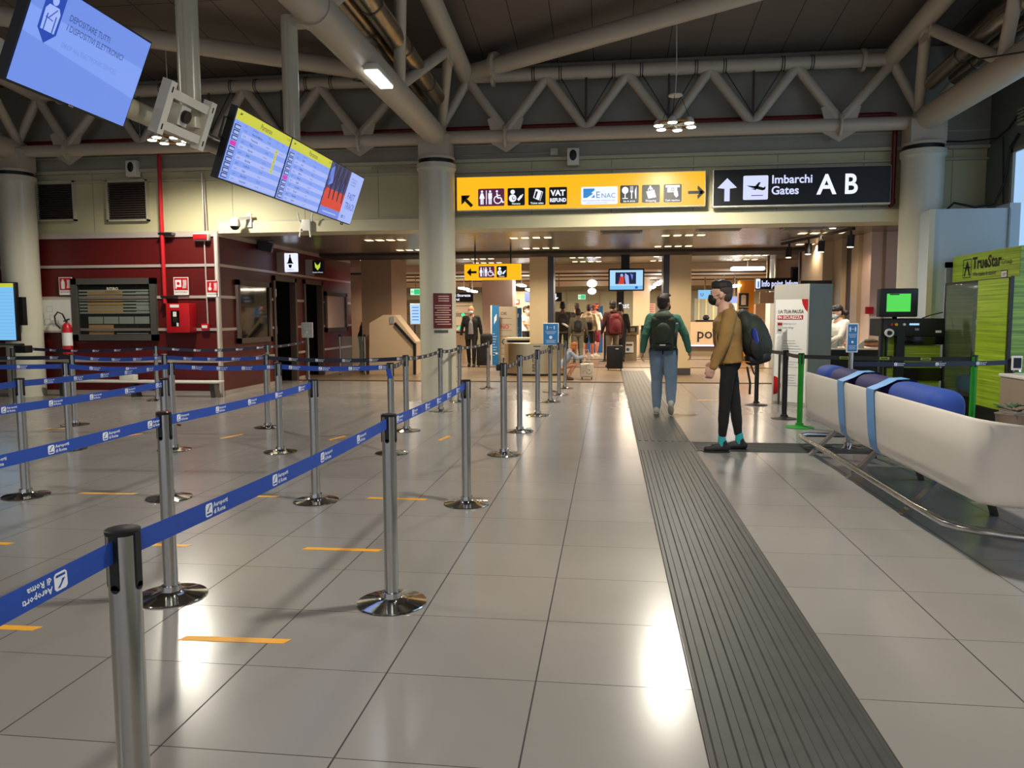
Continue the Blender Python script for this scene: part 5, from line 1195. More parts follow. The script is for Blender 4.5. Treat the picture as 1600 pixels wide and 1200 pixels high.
b = MB(); rp_ = [(2.55, 8.62, .13), (2.15, 8.62, .13), (2.07, 8.55, .13), (2.06, 8.4, .13), (2.08, 7.2, .13), (2.08, 5.5, .13)]
for k in range(1, 9): a = PI + (PI / 2) * k / 8; rp_.append((2.95 + .87 * math.cos(a), 5.1 + .52 * math.sin(a) * 1.0, .13))
rp_ += [(3.6, 4.58, .13), (4.6, 4.58, .13)]
b.tube(rp_, .026, 14, 'steel brushed'); b.build('foot_rail', t)

# ------------------------------------------------------------------ coloured posts behind the bench
t = thing('queue_post', 'green barrier post with green base left of the white bench', 'barrier post', (2.43, 10.09, 0)); post_parts(t, 2.43, 10.09, 'green post', 'green post'); GP = t
t = thing('queue_post', 'green barrier post rising behind the near end of the white bench', 'barrier post', (4.29, 9.65, 0)); post_parts(t, 4.29, 9.65, 'green post', 'green post')
t = thing('queue_post', 'black barrier post beside the green one, left of the bench', 'barrier post', (2.43, 10.95, 0)); post_parts(t, 2.43, 10.95, 'black post', 'black post'); BP = t
t = thing('queue_post', 'black barrier post behind the backpack of the man in the tan jacket', 'barrier post', (2.36, 12.6, 0)); post_parts(t, 2.36, 12.6, 'black post', 'black post'); BP2 = t
t = thing('queue_post', 'black barrier post before the green vending booth, right of the second green post', 'barrier post', (4.36, 8.96, 0)); post_parts(t, 4.36, 8.96, 'black post', 'black post'); BP3 = t
def badge_belt(parent, p, q, n0, dn, cnt):
    o = belt(parent, p, q, mt='belt black', logos=0, sag=.01); b = MB(); P0 = V((p[0], p[1], .905)); Q = V((q[0], q[1], .905)); d = (Q - P0).normalized(); s_ = d.cross(Z1); s_ = s_ if s_.y < 0 else -s_
    for k in range(cnt):
        c_ = P0 + d * (n0 + k * dn); b.obox(c_ + s_ * .003 - Z1 * .008, d * .055, s_ * .001, Z1 * .016, 'green streaks'); b.obox(c_ + s_ * .0045 - Z1 * .008, d * .04, s_ * .0005, Z1 * .006, 'black')
    if cnt: b.build('badges', parent, smooth=False)
badge_belt(BP2, (2.36, 12.6), (2.43, 10.95), 0, 0, 0); badge_belt(BP, (2.43, 10.95), (2.43, 10.09), 0, 0, 0); badge_belt(GP, (2.43, 10.09), (4.29, 9.65), .5, .45, 3)
belt(BP3, (4.36, 8.96), (2.57, 8.56), mt='belt navy', first=.35, logos=.47, sag=.01)

# ------------------------------------------------------------------ grey notice cabinet
ca = at(1205, 630, Z=0)
t = thing('notice_cabinet', 'tall grey cabinet with a white hygiene poster reading La tua pausa in sicurezza', 'cabinet', (3.0, 12.8, 0))
A_ = V((2.66, 12.9, 0)); B_ = V((3.12, 12.55, 0)); C_ = V((3.52, 12.75, 0)); D_ = V((3.1, 13.1, 0))
b = MB(); hh = 1.92; pts = [A_, B_, C_, D_]; b.add(pts + [p + Z1 * hh for p in pts], [(3, 2, 1, 0), (4, 5, 6, 7), (0, 1, 5, 4), (1, 2, 6, 5), (2, 3, 7, 6), (3, 0, 4, 7)], 'cabinet grey'); b.build('body', t, smooth=False)
b = MB(); e = (B_ - A_).normalized(); pl = Plane(b, A_, e, Z1, .004); Wc = (B_ - A_).length
pl.rect(0, 0, Wc, hh, 'cabinet light', 1); pl.rect(.03, .04, Wc - .02, 1.68, 'white', 2)
pl.poly([(Wc - .12, 1.68), (Wc - .02, 1.68), (Wc - .02, 1.48), (Wc - .06, 1.52), (Wc - .1, 1.6)], 'fire red', 3)
pl.text('LA TUA PAUSA', .08, 1.46, .055, 'frame grey', 3, 1, maxw=.42); pl.rect(.07, 1.36, .49, 1.43, 'fire red', 3); pl.text('IN SICUREZZA', .085, 1.373, .046, 'white', 4, 1.5, maxw=.39)
pl.text('Welcome to your', .08, 1.28, .035, 'cabinet grey', 3, 0, shear=.2, maxw=.3); pl.text('next stop', .14, 1.22, .035, 'cabinet grey', 3, 0, shear=.2, maxw=.2)
for i in range(18):
    v = 1.02 - i * .042
    if i not in (6, 7, 11, 12): pl.rect(.17, v, .17 + random.uniform(.18, .32), v + .006, 'cabinet grey', 3)
pl.poly([(.03, .17 + .13 * math.sin(a) + .13) if False else (.03 + .12 * math.cos(a), .30 + .15 * math.sin(a)) for a in [(-PI / 2 + PI * k / 12) for k in range(13)]], 'fire red', 3)
b.build('poster', t, smooth=False)
b = MB(); pl = Plane(b, A_ - V((0, .06, 0)), e, Z1, .002)
b.bar(A_ + e * .13 - V((.03, .08, 0)), A_ + e * .13 - V((.03, .08, -1.25)), .035, .02, 'steel dark'); tag(b.build('sanitizer_stand', smooth=False), 'slim grey stand carrying a white sanitizer dispenser before the notice cabinet', 'stand')
c0 = A_ + e * .10 - V((.03, .1, 0))
t = thing('sanitizer_dispenser', 'white hand sanitizer dispenser before the hygiene poster', 'dispenser', (c0.x, c0.y, .85)); b = MB(); b.rbox((c0.x - .05, c0.y - .08, .86), (c0.x + .05, c0.y + .02, 1.13), .02, 'white'); b.build('housing', t); b = MB(); b.box((c0.x - .04, c0.y - .04, 1.13), (c0.x + .05, c0.y - .03, 1.33), 'white'); b.box((c0.x - .03, c0.y - .043, 1.27), (c0.x + .04, c0.y - .041, 1.31), 'fire red'); b.box((c0.x - .02, c0.y - .043, 1.18), (c0.x + .03, c0.y - .041, 1.21), 'frame grey'); b.build('card', t, smooth=False)
t = thing('wall_screen', 'tall black screen with a blue edge beyond the grey notice cabinet', 'screen', (4.3, 17.2, 1)); p0, p1 = at(1288, 520, Y=16.6), at(1300, 438, Y=16.6)
b = MB(); b.box((p0.x - .5, 16.6, p0.z - .4), (p1.x, 16.7, p1.z), 'black'); b.build('casing', t, smooth=False); b = MB(); b.box((p0.x - .48, 16.59, p0.z - .3), (p0.x + .05, 16.6, p1.z - .25), 'screen cyan'); b.build('display', t, smooth=False)

# ------------------------------------------------------------------ food counter
t = thing('food_counter', 'black fronted food counter lit bright white behind the bench', 'counter', (3.9, 13.5, 0))
b = MB(); b.rbox((3.22, 13.15, 0), (4.42, 14.0, .86), .01, 'black'); b.build('body', t)
b = MB(); b.rbox((3.2, 13.13, .86), (4.44, 14.02, .885), .006, 'counter white'); b.build('top', t)
b = MB()
for xa, xb in ((3.24, 3.84),): b.obox(((xa + xb) / 2, 13.45, 1.05), (.3, 0, 0), (0, .2, .16), (0, -.003, .004), 'clear glass')
b.build('glass_screen', t, smooth=False)
for k, (x, y) in enumerate(((3.35, 13.4), (3.5, 13.35), (3.66, 13.4), (3.98, 13.4), (4.15, 13.5))):
    b = MB(); b.ell((x, y, .91), (.07, .05, .03), 'food'); tag(b.build('pastry'), 'pastry lying on the bright counter top', 'pastry', group='pastries on the food counter')
for (x, lab) in ((3.6, 'left of the two small white folded cards on the counter'), (4.02, 'right of the two small white folded cards on the counter')):
    b = MB(); b.add([(x, 13.25, .887), (x + .16, 13.25, .887), (x + .16, 13.25, 1.02), (x, 13.27, .887), (x + .16, 13.27, .887), (x + .16, 13.27, 1.02)], [(0, 1, 2), (5, 4, 3), (0, 3, 4, 1), (1, 4, 5, 2), (2, 5, 3, 0)], 'white'); tag(b.build('folded_card', smooth=False), lab, 'card')
t = thing('cash_terminal', 'grey till screen standing in front of the woman at the counter', 'till', (3.62, 13.75, .885)); b = MB(); b.obox((3.60, 13.72, 1.15), (.12, 0, .02), (0, .012, 0), (-.03, 0, .14), 'cabinet grey'); b.build('display', t, smooth=False); b = MB(); b.cyl((3.6, 13.75, .885), (3.6, 13.75, 1.05), .03, seg=10, mt='black'); b.build('stand', t)
b = MB(); b.lathe([(.07, .887), (.09, .95), (.05, 1.0)], (4.05, 13.6, 0), 14, 'food'); b.ell((4.05, 13.6, 1.0), (.07, .07, .05), 'poster pink'); tag(b.build('food_bowl'), 'pink orange bowl of food on the right end of the counter', 'bowl')
spot('counter_lamp', (3.8, 13.9, 2.7), 95, (1, .87, .72), 75, .06)
t = thing('counter_spotlight', 'small round spotlight in the ceiling above the food counter', 'ceiling light', (3.8, 13.9, 2.93)); b = MB(); b.lathe([(.07, 2.91), (.075, 2.95)], (3.8, 13.9, 0), 18, 'white paint'); b.build('ring', t); b = MB(); b.lathe([(.05, 2.904), (.05, 2.908)], (3.8, 13.9, 0), 18, 'led strip'); b.build('lens', t)
b = MB(); b.box((4.72, 14.95, 1.45), (4.86, 15.0, 1.58), 'sign red'); tag(b.build('alarm_button', smooth=False), 'small red alarm box on the pinkish wall behind the counter', 'alarm button')
b = MB(); b.ell((4.35, 13.4, .95), (.16, .12, .05), 'food'); b.ell((4.32, 13.38, 1.0), (.12, .09, .035), 'khaki'); tag(b.build('bread_pile'), 'brown pile of baked goods at the counter end beside the wrapping machine', 'bread')

# ------------------------------------------------------------------ wrapping machine
t = thing('wrapping_machine', 'black luggage wrapping machine with green panels and a green monitor', 'machine', (4.0, 11, 0))
b = MB(); b.box((3.62, 10.82, .0), (3.66, 10.9, 1.38), 'black'); b.rbox((3.64, 10.8, 1.14), (4.42, 11.35, 1.38), .012, 'black'); b.rbox((3.90, 10.82, 1.03), (4.42, 11.3, 1.15), .01, 'black gloss'); b.box((3.82, 10.8, 0), (3.92, 10.95, 1.2), 'black')
b.box((3.7, 10.85, 0), (3.72, 10.9, 1.2), 'black'); b.box((3.9, 10.85, .0), (4.42, 11.3, .12), 'black'); b.box((3.9, 10.83, .55), (4.42, 10.86, .72), 'black gloss'); b.build('frame', t)
b = MB(); b.box((3.66, 10.9, .1), (3.82, 11.0, 1.14), 'green streaks'); b.box((3.92, 10.88, .14), (4.40, 11.2, 1.02), 'green streaks'); b.build('panels', t, smooth=False)
b = MB(); b.cyl((3.69, 10.7, 1.19), (3.72, 10.82, 1.19), .055, seg=18, mt='white'); b.cyl((3.68, 10.69, 1.19), (3.70, 10.71, 1.19), .03, seg=14, mt='black'); b.build('film_roll', t)
b = MB()
for x, c_, r_ in ((3.74, 'fire red', .018), (3.80, 'sign yellow dull', .02), (3.9, 'white', .018)): b.cyl((x, 10.775, 1.30), (x, 10.80, 1.30), r_, seg=12, mt=c_)
b.box((3.97, 10.79, 1.29), (4.09, 10.80, 1.315), 'screen sky'); b.box((4.04, 10.79, 1.22), (4.09, 10.80, 1.25), 'cabinet grey'); b.box((4.3, 10.79, 1.19), (4.37, 10.80, 1.22), 'white'); b.build('controls', t, smooth=False)
b = MB(); b.rbox((3.72, 10.87, .72), (3.8, 10.9, .88), .005, 'black'); b.build('slot', t)
b = MB(); b.rbox((3.56, 10.72, 1.40), (4.04, 10.86, 1.775), .015, 'black'); b.cyl((3.8, 10.9, 1.2), (3.8, 10.84, 1.5), .03, seg=10, mt='black'); m_ = b.build('monitor', t)
b = MB(); pl = Plane(b, (3.56, 10.72, 1.40), X1, Z1, .002); pl.rect(.085, .07, .385, .305, 'screen green', 1); pl.rect(.12, .288, .24, .303, 'black', 2); b.build('display', m_, smooth=False)
b = MB(); b.tube([(4.2, 11.0, 1.38), (4.3, 11.0, 1.42), (4.5, 11.1, 1.46)], .008, 6, 'black'); b.build('cable', t)

# ------------------------------------------------------------------ green booth and display case
t = thing('shop_booth', 'tall green streaked booth with the TrueStar sign at the right edge', 'booth', (5.3, 11, 0))
b = MB(); b.box((5.02, 10.24, 0), (5.88, 12.1, 2.27), 'green streaks'); b.build('body', t, smooth=False)
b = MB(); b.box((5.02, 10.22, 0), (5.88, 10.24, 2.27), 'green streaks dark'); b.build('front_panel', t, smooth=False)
b = MB(); b.box((5.1, 10.19, 1.25), (5.8, 10.22, 2.12), 'black'); b.box((5.13, 10.185, 1.28), (5.8, 10.19, 2.09), 'black gloss'); b.build('screen', t, smooth=False)
b = MB(); pl = Plane(b, (5.02, 12.1, 0), -Y1, Z1, .003)
pl.line([(.34, 1.95), (.34, 2.2), (.58, 2.2), (.58, 1.95), (.34, 1.95)], .012, 'black', 1); pl.poly([(.36, 1.97), (.45, 2.17), (.48, 2.17), (.56, 1.97), (.52, 1.97), (.46, 2.1), (.40, 1.97)], 'black', 1); pl.rect(.36, 2.08, .56, 2.095, 'black', 1)
pl.text('TrueStar', .62, 2.06, .15, 'black', 1, 1.5, maxw=.80); pl.text('Group', 1.42, 2.07, .07, 'frame grey', 1, 0, maxw=.26); pl.text('We make it easier', .64, 1.955, .06, 'frame grey', 1, .5, maxw=.66); pl.rect(1.42, 1.9, 1.58, 1.99, 'black', 1); pl.rect(1.43, 1.905, 1.57, 1.98, 'white', 2); pl.text('15€*', 1.45, 1.92, .04, 'black', 3, 0)
b.build('lettering', t, smooth=False)
t = thing('display_case', 'glass display case with green door standing before the green booth', 'display case', (4.8, 10.4, 0))
X0, X1_ = 4.6, 4.99
b = MB(); b.box((X0, 9.56, 0), (X1_, 11.3, .37), 'black'); b.box((X0, 9.56, 1.83), (X1_, 11.3, 1.86), 'black')
for y in (9.56, 10.32, 11.27): b.box((X0, y, .37), (X0 + .03, y + .03, 1.84), 'black')
b.box((X1_ - .03, 9.56, .37), (X1_, 11.3, 1.84), 'black'); b.box((X0, 11.28, .37), (X1_, 11.3, 1.84), 'green streaks'); b.build('frame', t, smooth=False)
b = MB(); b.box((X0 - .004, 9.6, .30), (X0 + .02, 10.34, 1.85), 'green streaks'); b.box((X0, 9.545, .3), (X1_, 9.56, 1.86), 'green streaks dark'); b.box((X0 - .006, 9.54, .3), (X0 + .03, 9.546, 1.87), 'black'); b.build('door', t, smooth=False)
b = MB(); b.box((X0 + .002, 10.36, .38), (X0 + .008, 11.27, 1.83), 'clear glass'); b.build('glass', t, smooth=False)
b = MB(); b.cyl((X0 - .01, 10.9, .3), (X0, 10.9, .3), .012, seg=8, mt='chrome'); b.cyl((X0 - .01, 10.8, .3), (X0, 10.8, .3), .012, seg=8, mt='chrome'); b.build('knob', t)
b = MB(); b.rbox((4.7, 10.55, .38), (4.95, 11.15, .62), .09, 'banner blue', 4); b.rbox((4.75, 10.5, .5), (4.93, 10.8, .78), .07, 'banner deep', 4); tag(b.build('folded_bag'), 'crumpled blue bag at the bottom of the display case', 'bag')
b = MB(); b.rbox((4.82, 10.4, .8), (4.95, 10.75, 1.65), .04, 'navy cloth'); tag(b.build('hanging_bag'), 'dark bag hanging at the right inside the display case', 'bag')
b = MB(); b.rbox((4.85, 10.75, 1.05), (4.95, 10.9, 1.32), .02, 'navy cloth'); b.box((4.84, 10.72, 1.08), (4.95, 10.76, 1.3), 'wall pink'); b.box((4.83, 10.78, 1.3), (4.95, 10.88, 1.36), 'white'); tag(b.build('neck_pillow'), 'small packed article hanging in the middle of the display case', 'travel article')
for k in range(4):
    b = MB(); b.cyl((4.78, 10.42 + k * .07, .38), (4.78, 10.42 + k * .07, .44 + .03 * (k % 2)), .02, seg=10, mt='white'); tag(b.build('small_bottle'), 'tiny white bottle on the floor of the display case', 'bottle', group='tiny bottles in the display case')
for k in range(3):
    b = MB(); b.cyl((4.9, 10.45 + k * .13, 1.6), (4.9, 10.45 + k * .13, 1.66), .018, seg=10, mt='chrome'); b.box((4.88, 10.44 + k * .13, 1.55), (4.9, 10.47 + k * .13, 1.6), 'white'); tag(b.build('padlock'), 'small shiny lock hanging near the top of the display case', 'lock', group='locks in the display case')

t = thing('service_desk', 'taupe desk cut by the right picture edge behind the bench', 'desk', (4.3, 8.0, 0)); p0 = at(1563, 588, Y=8.3); b = MB(); b.rbox((p0.x, 7.7, 0), (p0.x + 1.4, 8.3, p0.z), .01, 'taupe desk'); b.build('body', t); b = MB(); b.rbox((p0.x - .01, 7.68, p0.z), (p0.x + 1.4, 8.32, p0.z + .03), .006, 'white paint'); b.build('top', t)
t = thing('potted_plant', 'small green plant peeping over the near end of the bench back', 'plant', (at(1585, 650, Y=6.5).x, 6.5, .0)); p0 = at(1585, 650, Y=6.5)
b = MB(); b.lathe([(.10, 0), (.13, .62), (.14, .64)], (p0.x, 6.5, 0), 18, 'taupe desk'); b.build('pot', t)
b = MB()
for k in range(26):
    a = k * 2.4; r_ = .04 + .11 * ((k * 7) % 10) / 10; z = .64 + .05 * ((k * 3) % 5) / 5; c_ = V((p0.x + r_ * math.cos(a), 6.5 + r_ * math.sin(a), z + .03)); d = V((math.cos(a), math.sin(a), .25)).normalized(); s_ = V((-math.sin(a), math.cos(a), 0))
    b.add([c_ - d * .05, c_ + s_ * .018, c_ + d * .05, c_ - s_ * .018, c_ - d * .05 - Z1 * .002, c_ + s_ * .018 - Z1 * .002, c_ + d * .05 - Z1 * .002, c_ - s_ * .018 - Z1 * .002], [(0, 1, 2, 3), (7, 6, 5, 4)], 'leaf')
b.build('leaves', t)
t = thing('card_holder', 'small clear card holder on the taupe desk at the right edge', 'card holder', (4.0, 7.9, .86)); b = MB(); p0 = at(1590, 575, Y=8.1); b.box((p0.x - .05, 8.1, .88), (p0.x + .04, 8.12, 1.02), 'white'); b.box((p0.x - .04, 8.095, .9), (p0.x + .03, 8.1, 1.0), 'navy cloth'); b.lathe([(.04, .865), (.03, .88)], (p0.x, 8.11, 0), 12, 'chrome'); b.build('frame', t)

# white box room beside the right column
b = MB(); b.box((4.72, 12.2, 0), (5.8, 12.6, 2.98), 'box blue white'); b.box((4.70, 12.19, 0), (4.78, 12.2, 2.98), 'box cream'); b.box((5.8, 12.19, 0), (5.95, 12.6, 3.05), 'box blue white'); b.box((5.79, 12.17, 0), (5.81, 12.19, 2.98), 'cabinet grey')
o = struct('wall_box', b, smooth=False)
b = MB(); b.box((4.95, 12.15, 0), (5.05, 12.2, 2.2), 'cabinet grey'); b.box((4.95, 12.15, 2.12), (5.8, 12.2, 2.2), 'cabinet grey'); d = struct('door_3', b, smooth=False); b = MB(); b.box((5.05, 12.17, 0), (5.8, 12.19, 2.12), 'cabinet grey'); b.build('door_leaf', d, smooth=False)
b = MB(); b.tube([(5.15, 13.0, 4.12), (5.5, 13.1, 4.13), (5.9, 12.9, 4.12), (5.92, 12.6, 4.2), (5.92, 11.8, 4.6)], .014, 6, 'black'); b.tube([(5.9, 12.7, 4.1), (5.92, 12.65, 3.1)], .012, 6, 'black')
b.tube([(5.1, 12.6, 3.02), (5.2, 12.6, 3.12), (5.5, 12.6, 3.05), (5.8, 12.65, 3.1), (5.9, 12.6, 3.4), (5.91, 12.5, 3.9), (5.92, 12.3, 4.05)], .018, 8, 'black'); tag(b.build('cables'), 'loose black cables looping over the white box beside the right column', 'cable')

# ------------------------------------------------------------------ barriers and rail at the far left
b = MB(); b.tube([(-10.6, 11.5, .98), (-9.5, 11.5, .985)], .03, 10, 'steel brushed'); b.rbox((-9.62, 11.42, .86), (-9.4, 11.58, .98), .01, 'black'); b.tube([(-10.2, 11.5, .98), (-10.2, 11.5, .6), (-10.2, 11.5, 0)], .02, 8, 'steel dark'); tag(b.build('hand_rail'), 'short steel hand rail with black end before the left column', 'rail')
for i, (x, y) in enumerate(((-6.62, 18.45), (-6.0, 18.5))):
    t = thing('glass_barrier_post', ('left' if i == 0 else 'right') + ' slim post of the glass barrier beside the red office', 'barrier post', (x, y, 0)); b = MB(); b.lathe([(.04, 0), (.022, .02), (.022, .98)], (x, y, 0), 14, 'steel brushed'); b.build('pole', t); b = MB(); b.lathe([(.03, .94), (.034, .98), (.03, 1.0)], (x, y, 0), 14, 'black'); b.build('cap', t)
b = MB(); b.box((-6.58, 18.47, .12), (-6.04, 18.48, .95), 'clear glass'); tag(b.build('glass_barrier', smooth=False), 'clear glass pane between the two slim barrier posts', 'glass panel')
# ------------------------------------------------------------------ things farther back
def board(name, label, cat, xa, ya, xb, yb, Yd, mtl, draw=None, thick=.03, stand=False, edge=None, hang=False):
    p0, p1 = at(xa, yb, Y=Yd), at(xb, ya, Y=Yd)
    b = MB(); xm = (p0.x + p1.x) / 2
    if hang: b.box((xm - .03, Yd, p1.z), (xm + .03, Yd + .03, 2.95 if Yd < 23 else 2.78), 'podium taupe')
    elif -.05 < p0.z < .6: p0.z = 0.0 if p0.z < .2 else p0.z
    if not hang and .2 <= p0.z < 1.2: b.box((p0.x + .02, Yd, 0), (p1.x - .02, Yd + thick, p0.z), mtl)
    b.box((p0.x, Yd, p0.z), (p1.x, Yd + thick, p1.z), mtl); pl = Plane(b, (p0.x, Yd, p0.z), X1, Z1, .003)
    if draw: draw(pl, p1.x - p0.x, p1.z - p0.z)
    if edge: b.box((p0.x - .04, Yd - .005, p0.z), (p0.x, Yd + thick + .02, p1.z), edge)
    return tag(b.build(name, smooth=False), label, cat)
# slanted desk / ramp screen
t = thing('slanted_partition', 'cream partition with a slanted black-edged top left of the middle column', 'partition', (-5.0, 19, 0))
PT = [(577, 548), (577, 505), (599, 492), (617, 492), (650, 534), (650, 585), (577, 588)]
pts = []
for x, y in PT: p = at(x, y, Y=18.6); pts.append((p.x, max(p.z, 0.0)))
b = MB(); b.prism(pts, (0, 18.6, 0), X1, Z1, .5, 'wall beige'); b.build('body', t, smooth=False)
b = MB(); q = [at(x, y, Y=18.58) for x, y in ((617, 505), (648, 539), (648, 585))]
b.bar(q[0], q[1], .06, .09, 'black', up=(0, 1, 0)); b.bar(q[1] + Z1 * .04, (q[2].x, q[2].y, 0.0), .06, .09, 'black', up=(0, 1, 0)); b.build('black_edge', t, smooth=False)
b = MB(); q = at(612, 498, Y=18.58); b.box((q.x - .05, 18.57, q.z - .12), (q.x + .05, 18.6, q.z + .05), 'cabinet grey'); b.build('card_reader', t, smooth=False)

# maroon notice on the column: curved round the shaft
mb = MB(); cx, cy = -2.88, 12.9; r_ = .312; a0, a1 = math.radians(-92), math.radians(-28); zt_, zb_ = at(700, 458, Y=12.6).z, at(700, 513, Y=12.6).z
n = 10; vs = []
for i in range(n + 1):
    a = a0 + (a1 - a0) * i / n
    for rr in (r_, r_ - .003):
        for z in (zb_, zt_): vs.append((cx + rr * math.cos(a), cy + rr * math.sin(a), z))
fs = []
for i in range(n):
    k = i * 4; fs += [(k, k + 4, k + 5, k + 1), (k + 2, k + 3, k + 7, k + 6)]
mb.add(vs, fs, 'maroon board')
for j in range(13):
    z = zt_ - .05 - j * (zt_ - zb_ - .08) / 13; aa = a0 + (.25 if j < 3 else .08 + .1 * (j % 3 == 0)) * (a1 - a0); ab = a0 + (.8 if j < 3 else .92 - .12 * (j % 2)) * (a1 - a0)
    if j == 3: continue
    vs = []
    for i in range(7):
        a = aa + (ab - aa) * i / 6
        for zz in (z - .006, z + .006): vs.append((cx + (r_ + .002) * math.cos(a), cy + (r_ + .002) * math.sin(a), zz))
    mb.add(vs, [(2 * i, 2 * i + 2, 2 * i + 3, 2 * i + 1) for i in range(6)], 'poster pink')
tag(mb.build('column_notice'), 'maroon notice with pale lines of text wrapped on the middle column', 'notice')
mb = MB(); vs = []; aa, ab = math.radians(-90), math.radians(-45)
for i in range(7):
    a = aa + (ab - aa) * i / 6
    for rr in (r_, r_ - .003):
        for z in (zb_ - .075, zb_ - .03): vs.append((cx + rr * math.cos(a), cy + rr * math.sin(a), z))
mb.add(vs, [f for i in range(6) for f in ((i * 4, i * 4 + 4, i * 4 + 5, i * 4 + 1), (i * 4 + 2, i * 4 + 3, i * 4 + 7, i * 4 + 6))], 'frame grey'); tag(mb.build('small_label'), 'narrow dark label stuck under the maroon notice', 'label')

# stainless bin and desk behind
t = thing('waste_bin', 'wide curved stainless bin with vertical lettering at the end of the queue row', 'bin', (-1.9, 18.4, 0))
xc = (-2.52 - 1.02) / 2; b = MB(); zt_ = .78
pts = [(xc + .76 * math.cos(a), 18.75 + .42 * math.sin(a)) for a in [PI + PI * k / 16 for k in range(17)]] + [(xc + .76, 18.9), (xc - .76, 18.9)]
b.add([(x, y, .05) for x, y in pts] + [(x, y, zt_) for x, y in pts], [tuple(range(len(pts)))[::-1], tuple(range(len(pts), 2 * len(pts)))] + [(i, (i + 1) % len(pts), len(pts) + (i + 1) % len(pts), len(pts) + i) for i in range(len(pts))], 'brass steel'); b.build('body', t)
b = MB(); b.add([(x * 1.0, y, 0.0) for x, y in pts] + [(x, y, .05) for x, y in pts], [tuple(range(len(pts)))[::-1]] + [(i, (i + 1) % len(pts), len(pts) + (i + 1) % len(pts), len(pts) + i) for i in range(len(pts))], 'black'); b.build('plinth', t)
b = MB(); pl = Plane(b, (xc + .05, 18.325, .1), X1, Z1, .002); pl.text('RIFIUTI', .0, .0, .075, 'frame grey', 1, 1.5, rot=PI / 2, maxw=.5); pl.rect(-.05, .60, .12, .625, 'frame grey', 1); b.build('lettering', t, smooth=False)
t = thing('service_desk', 'navy desk with cream top behind the stainless bin', 'desk', (-2.4, 19.3, 0)); p0, p1 = at(791, 585, Y=19.3), at(832, 528, Y=19.3)
b = MB(); b.box((p0.x + .04, 19.3, 0), (-1.95, 19.9, p1.z - .06), 'desk navy'); b.build('body', t, smooth=False); b = MB(); b.rbox((p0.x - .03, 19.25, p1.z - .06), (-1.94, 19.95, p1.z), .01, 'desk cream'); b.build('top', t)

def bann(pl, w, h):
    for i in range(9): pl.rect(w * .12, h * (.52 - i * .045), w * (.12 + .3 + .4 * ((i * 3) % 4) / 4), h * (.528 - i * .045), 'white print', 1)
    pl.poly([(w * .3, h * .68), (w * .7, h * .76), (w * .72, h * .86), (w * .34, h * .8)], 'white print', 1); pl.rect(w * .5, h * .18, w * .85, h * .21, 'white print', 1)
t = board('standing_banner', 'narrow blue standing banner with white edge beside the broad pink pillar', 'banner', 769, 477, 779, 563, 22.5, 'banner blue', bann, .04, edge='white')
for dx in (-.02, .18):
    q = at(771, 567, Z=0)
b = MB()
def okp(pl, w, h):
    pl.text('OK', w * .1, h * .86, h * .05, 'frame grey', 1, 1); pl.text('NO', w * .1, h * .63, h * .06, 'sign red', 1, 1); pl.text('OK', w * .15, h * .36, h * .1, 'frame grey', 1, 1); pl.text('NO', w * .2, h * .06, h * .08, 'black', 1, 1)
    for i in range(8): pl.rect(w * .1, h * (.8 - i * .1), w * .75, h * (.806 - i * .1), 'frame grey', 1)
board('hand_baggage_rack', 'grey baggage size rack printed OK and NO beside the blue banner', 'rack', 780, 479, 806, 572, 22.8, 'ok panel', okp, .4)
board('standing_banner', 'second blue banner standing behind the baggage size rack', 'banner', 800, 481, 815, 540, 25, 'banner blue', bann, .03)
board('standing_banner', 'wide deep blue banner covered in white text behind the shorts wearer', 'banner', 917, 478, 942, 553, 30.5, 'banner deep', lambda pl, w, h: [pl.rect(w * .15, h * (.93 - i * .05), w * (.55 + .3 * ((i * 5) % 3) / 3), h * (.945 - i * .05), 'white print', 1) for i in range(11)] + [pl.text('OK', w * .2, h * .2, h * .08, 'white print', 1, 0)], .03)
def okr(pl, w, h): pl.text('OK', w * .1, h * .7, h * .09, 'black', 1, 0); pl.text('NO', w * .2, h * .3, h * .12, 'sign red', 1, 1); pl.rect(w * .1, 0, w * .9, h * .02, 'black', 1)
board('information_board', 'pale board printed OK and NO just right of the deep blue banner', 'board', 942, 490, 956, 545, 30.6, 'wall pink', okr, .03)
board('poster', 'pink poster with rows of red text left of the walking man in green', 'poster', 997, 474, 1024, 495, 29, 'poster pink', lambda pl, w, h: [pl.rect(w * .06, h * (.85 - i * .16), w * .92, h * (.89 - i * .16), 'sign red', 1) for i in range(5)], .03)
board('poster_photo', 'narrow portrait poster of a standing figure beside the pink poster', 'poster', 990, 475, 997, 508, 29, 'frame grey', lambda pl, w, h: (pl.disc(w * .5, h * .85, w * .25, 'skin pale', 1), pl.rect(w * .2, .05, w * .8, h * .72, 'green jersey', 1)), .03)
t = thing('podium', 'taupe podium with a tilted screen and paper sign beside the walking man', 'podium', (.95, 24.5, 0)); p0, p1 = at(972, 562, Y=25), at(995, 521, Y=25)
b = MB(); b.box((p0.x + .03, 25, 0), (p1.x, 25.6, p1.z), 'podium taupe'); b.build('body', t, smooth=False)
q0, q1 = at(968, 523, Y=24.9), at(998, 509, Y=24.9); b = MB(); b.box((q0.x, 24.9, q0.z), (q1.x, 25.6, q1.z), 'podium taupe'); b.box((q0.x + .12, 24.88, q0.z + .08), (q1.x - .06, 24.9, q1.z - .04), 'black'); b.box((q0.x + .2, 24.87, q0.z + .1), (q1.x - .12, 24.88, q1.z - .06), 'wall green grey'); b.build('top', t, smooth=False)
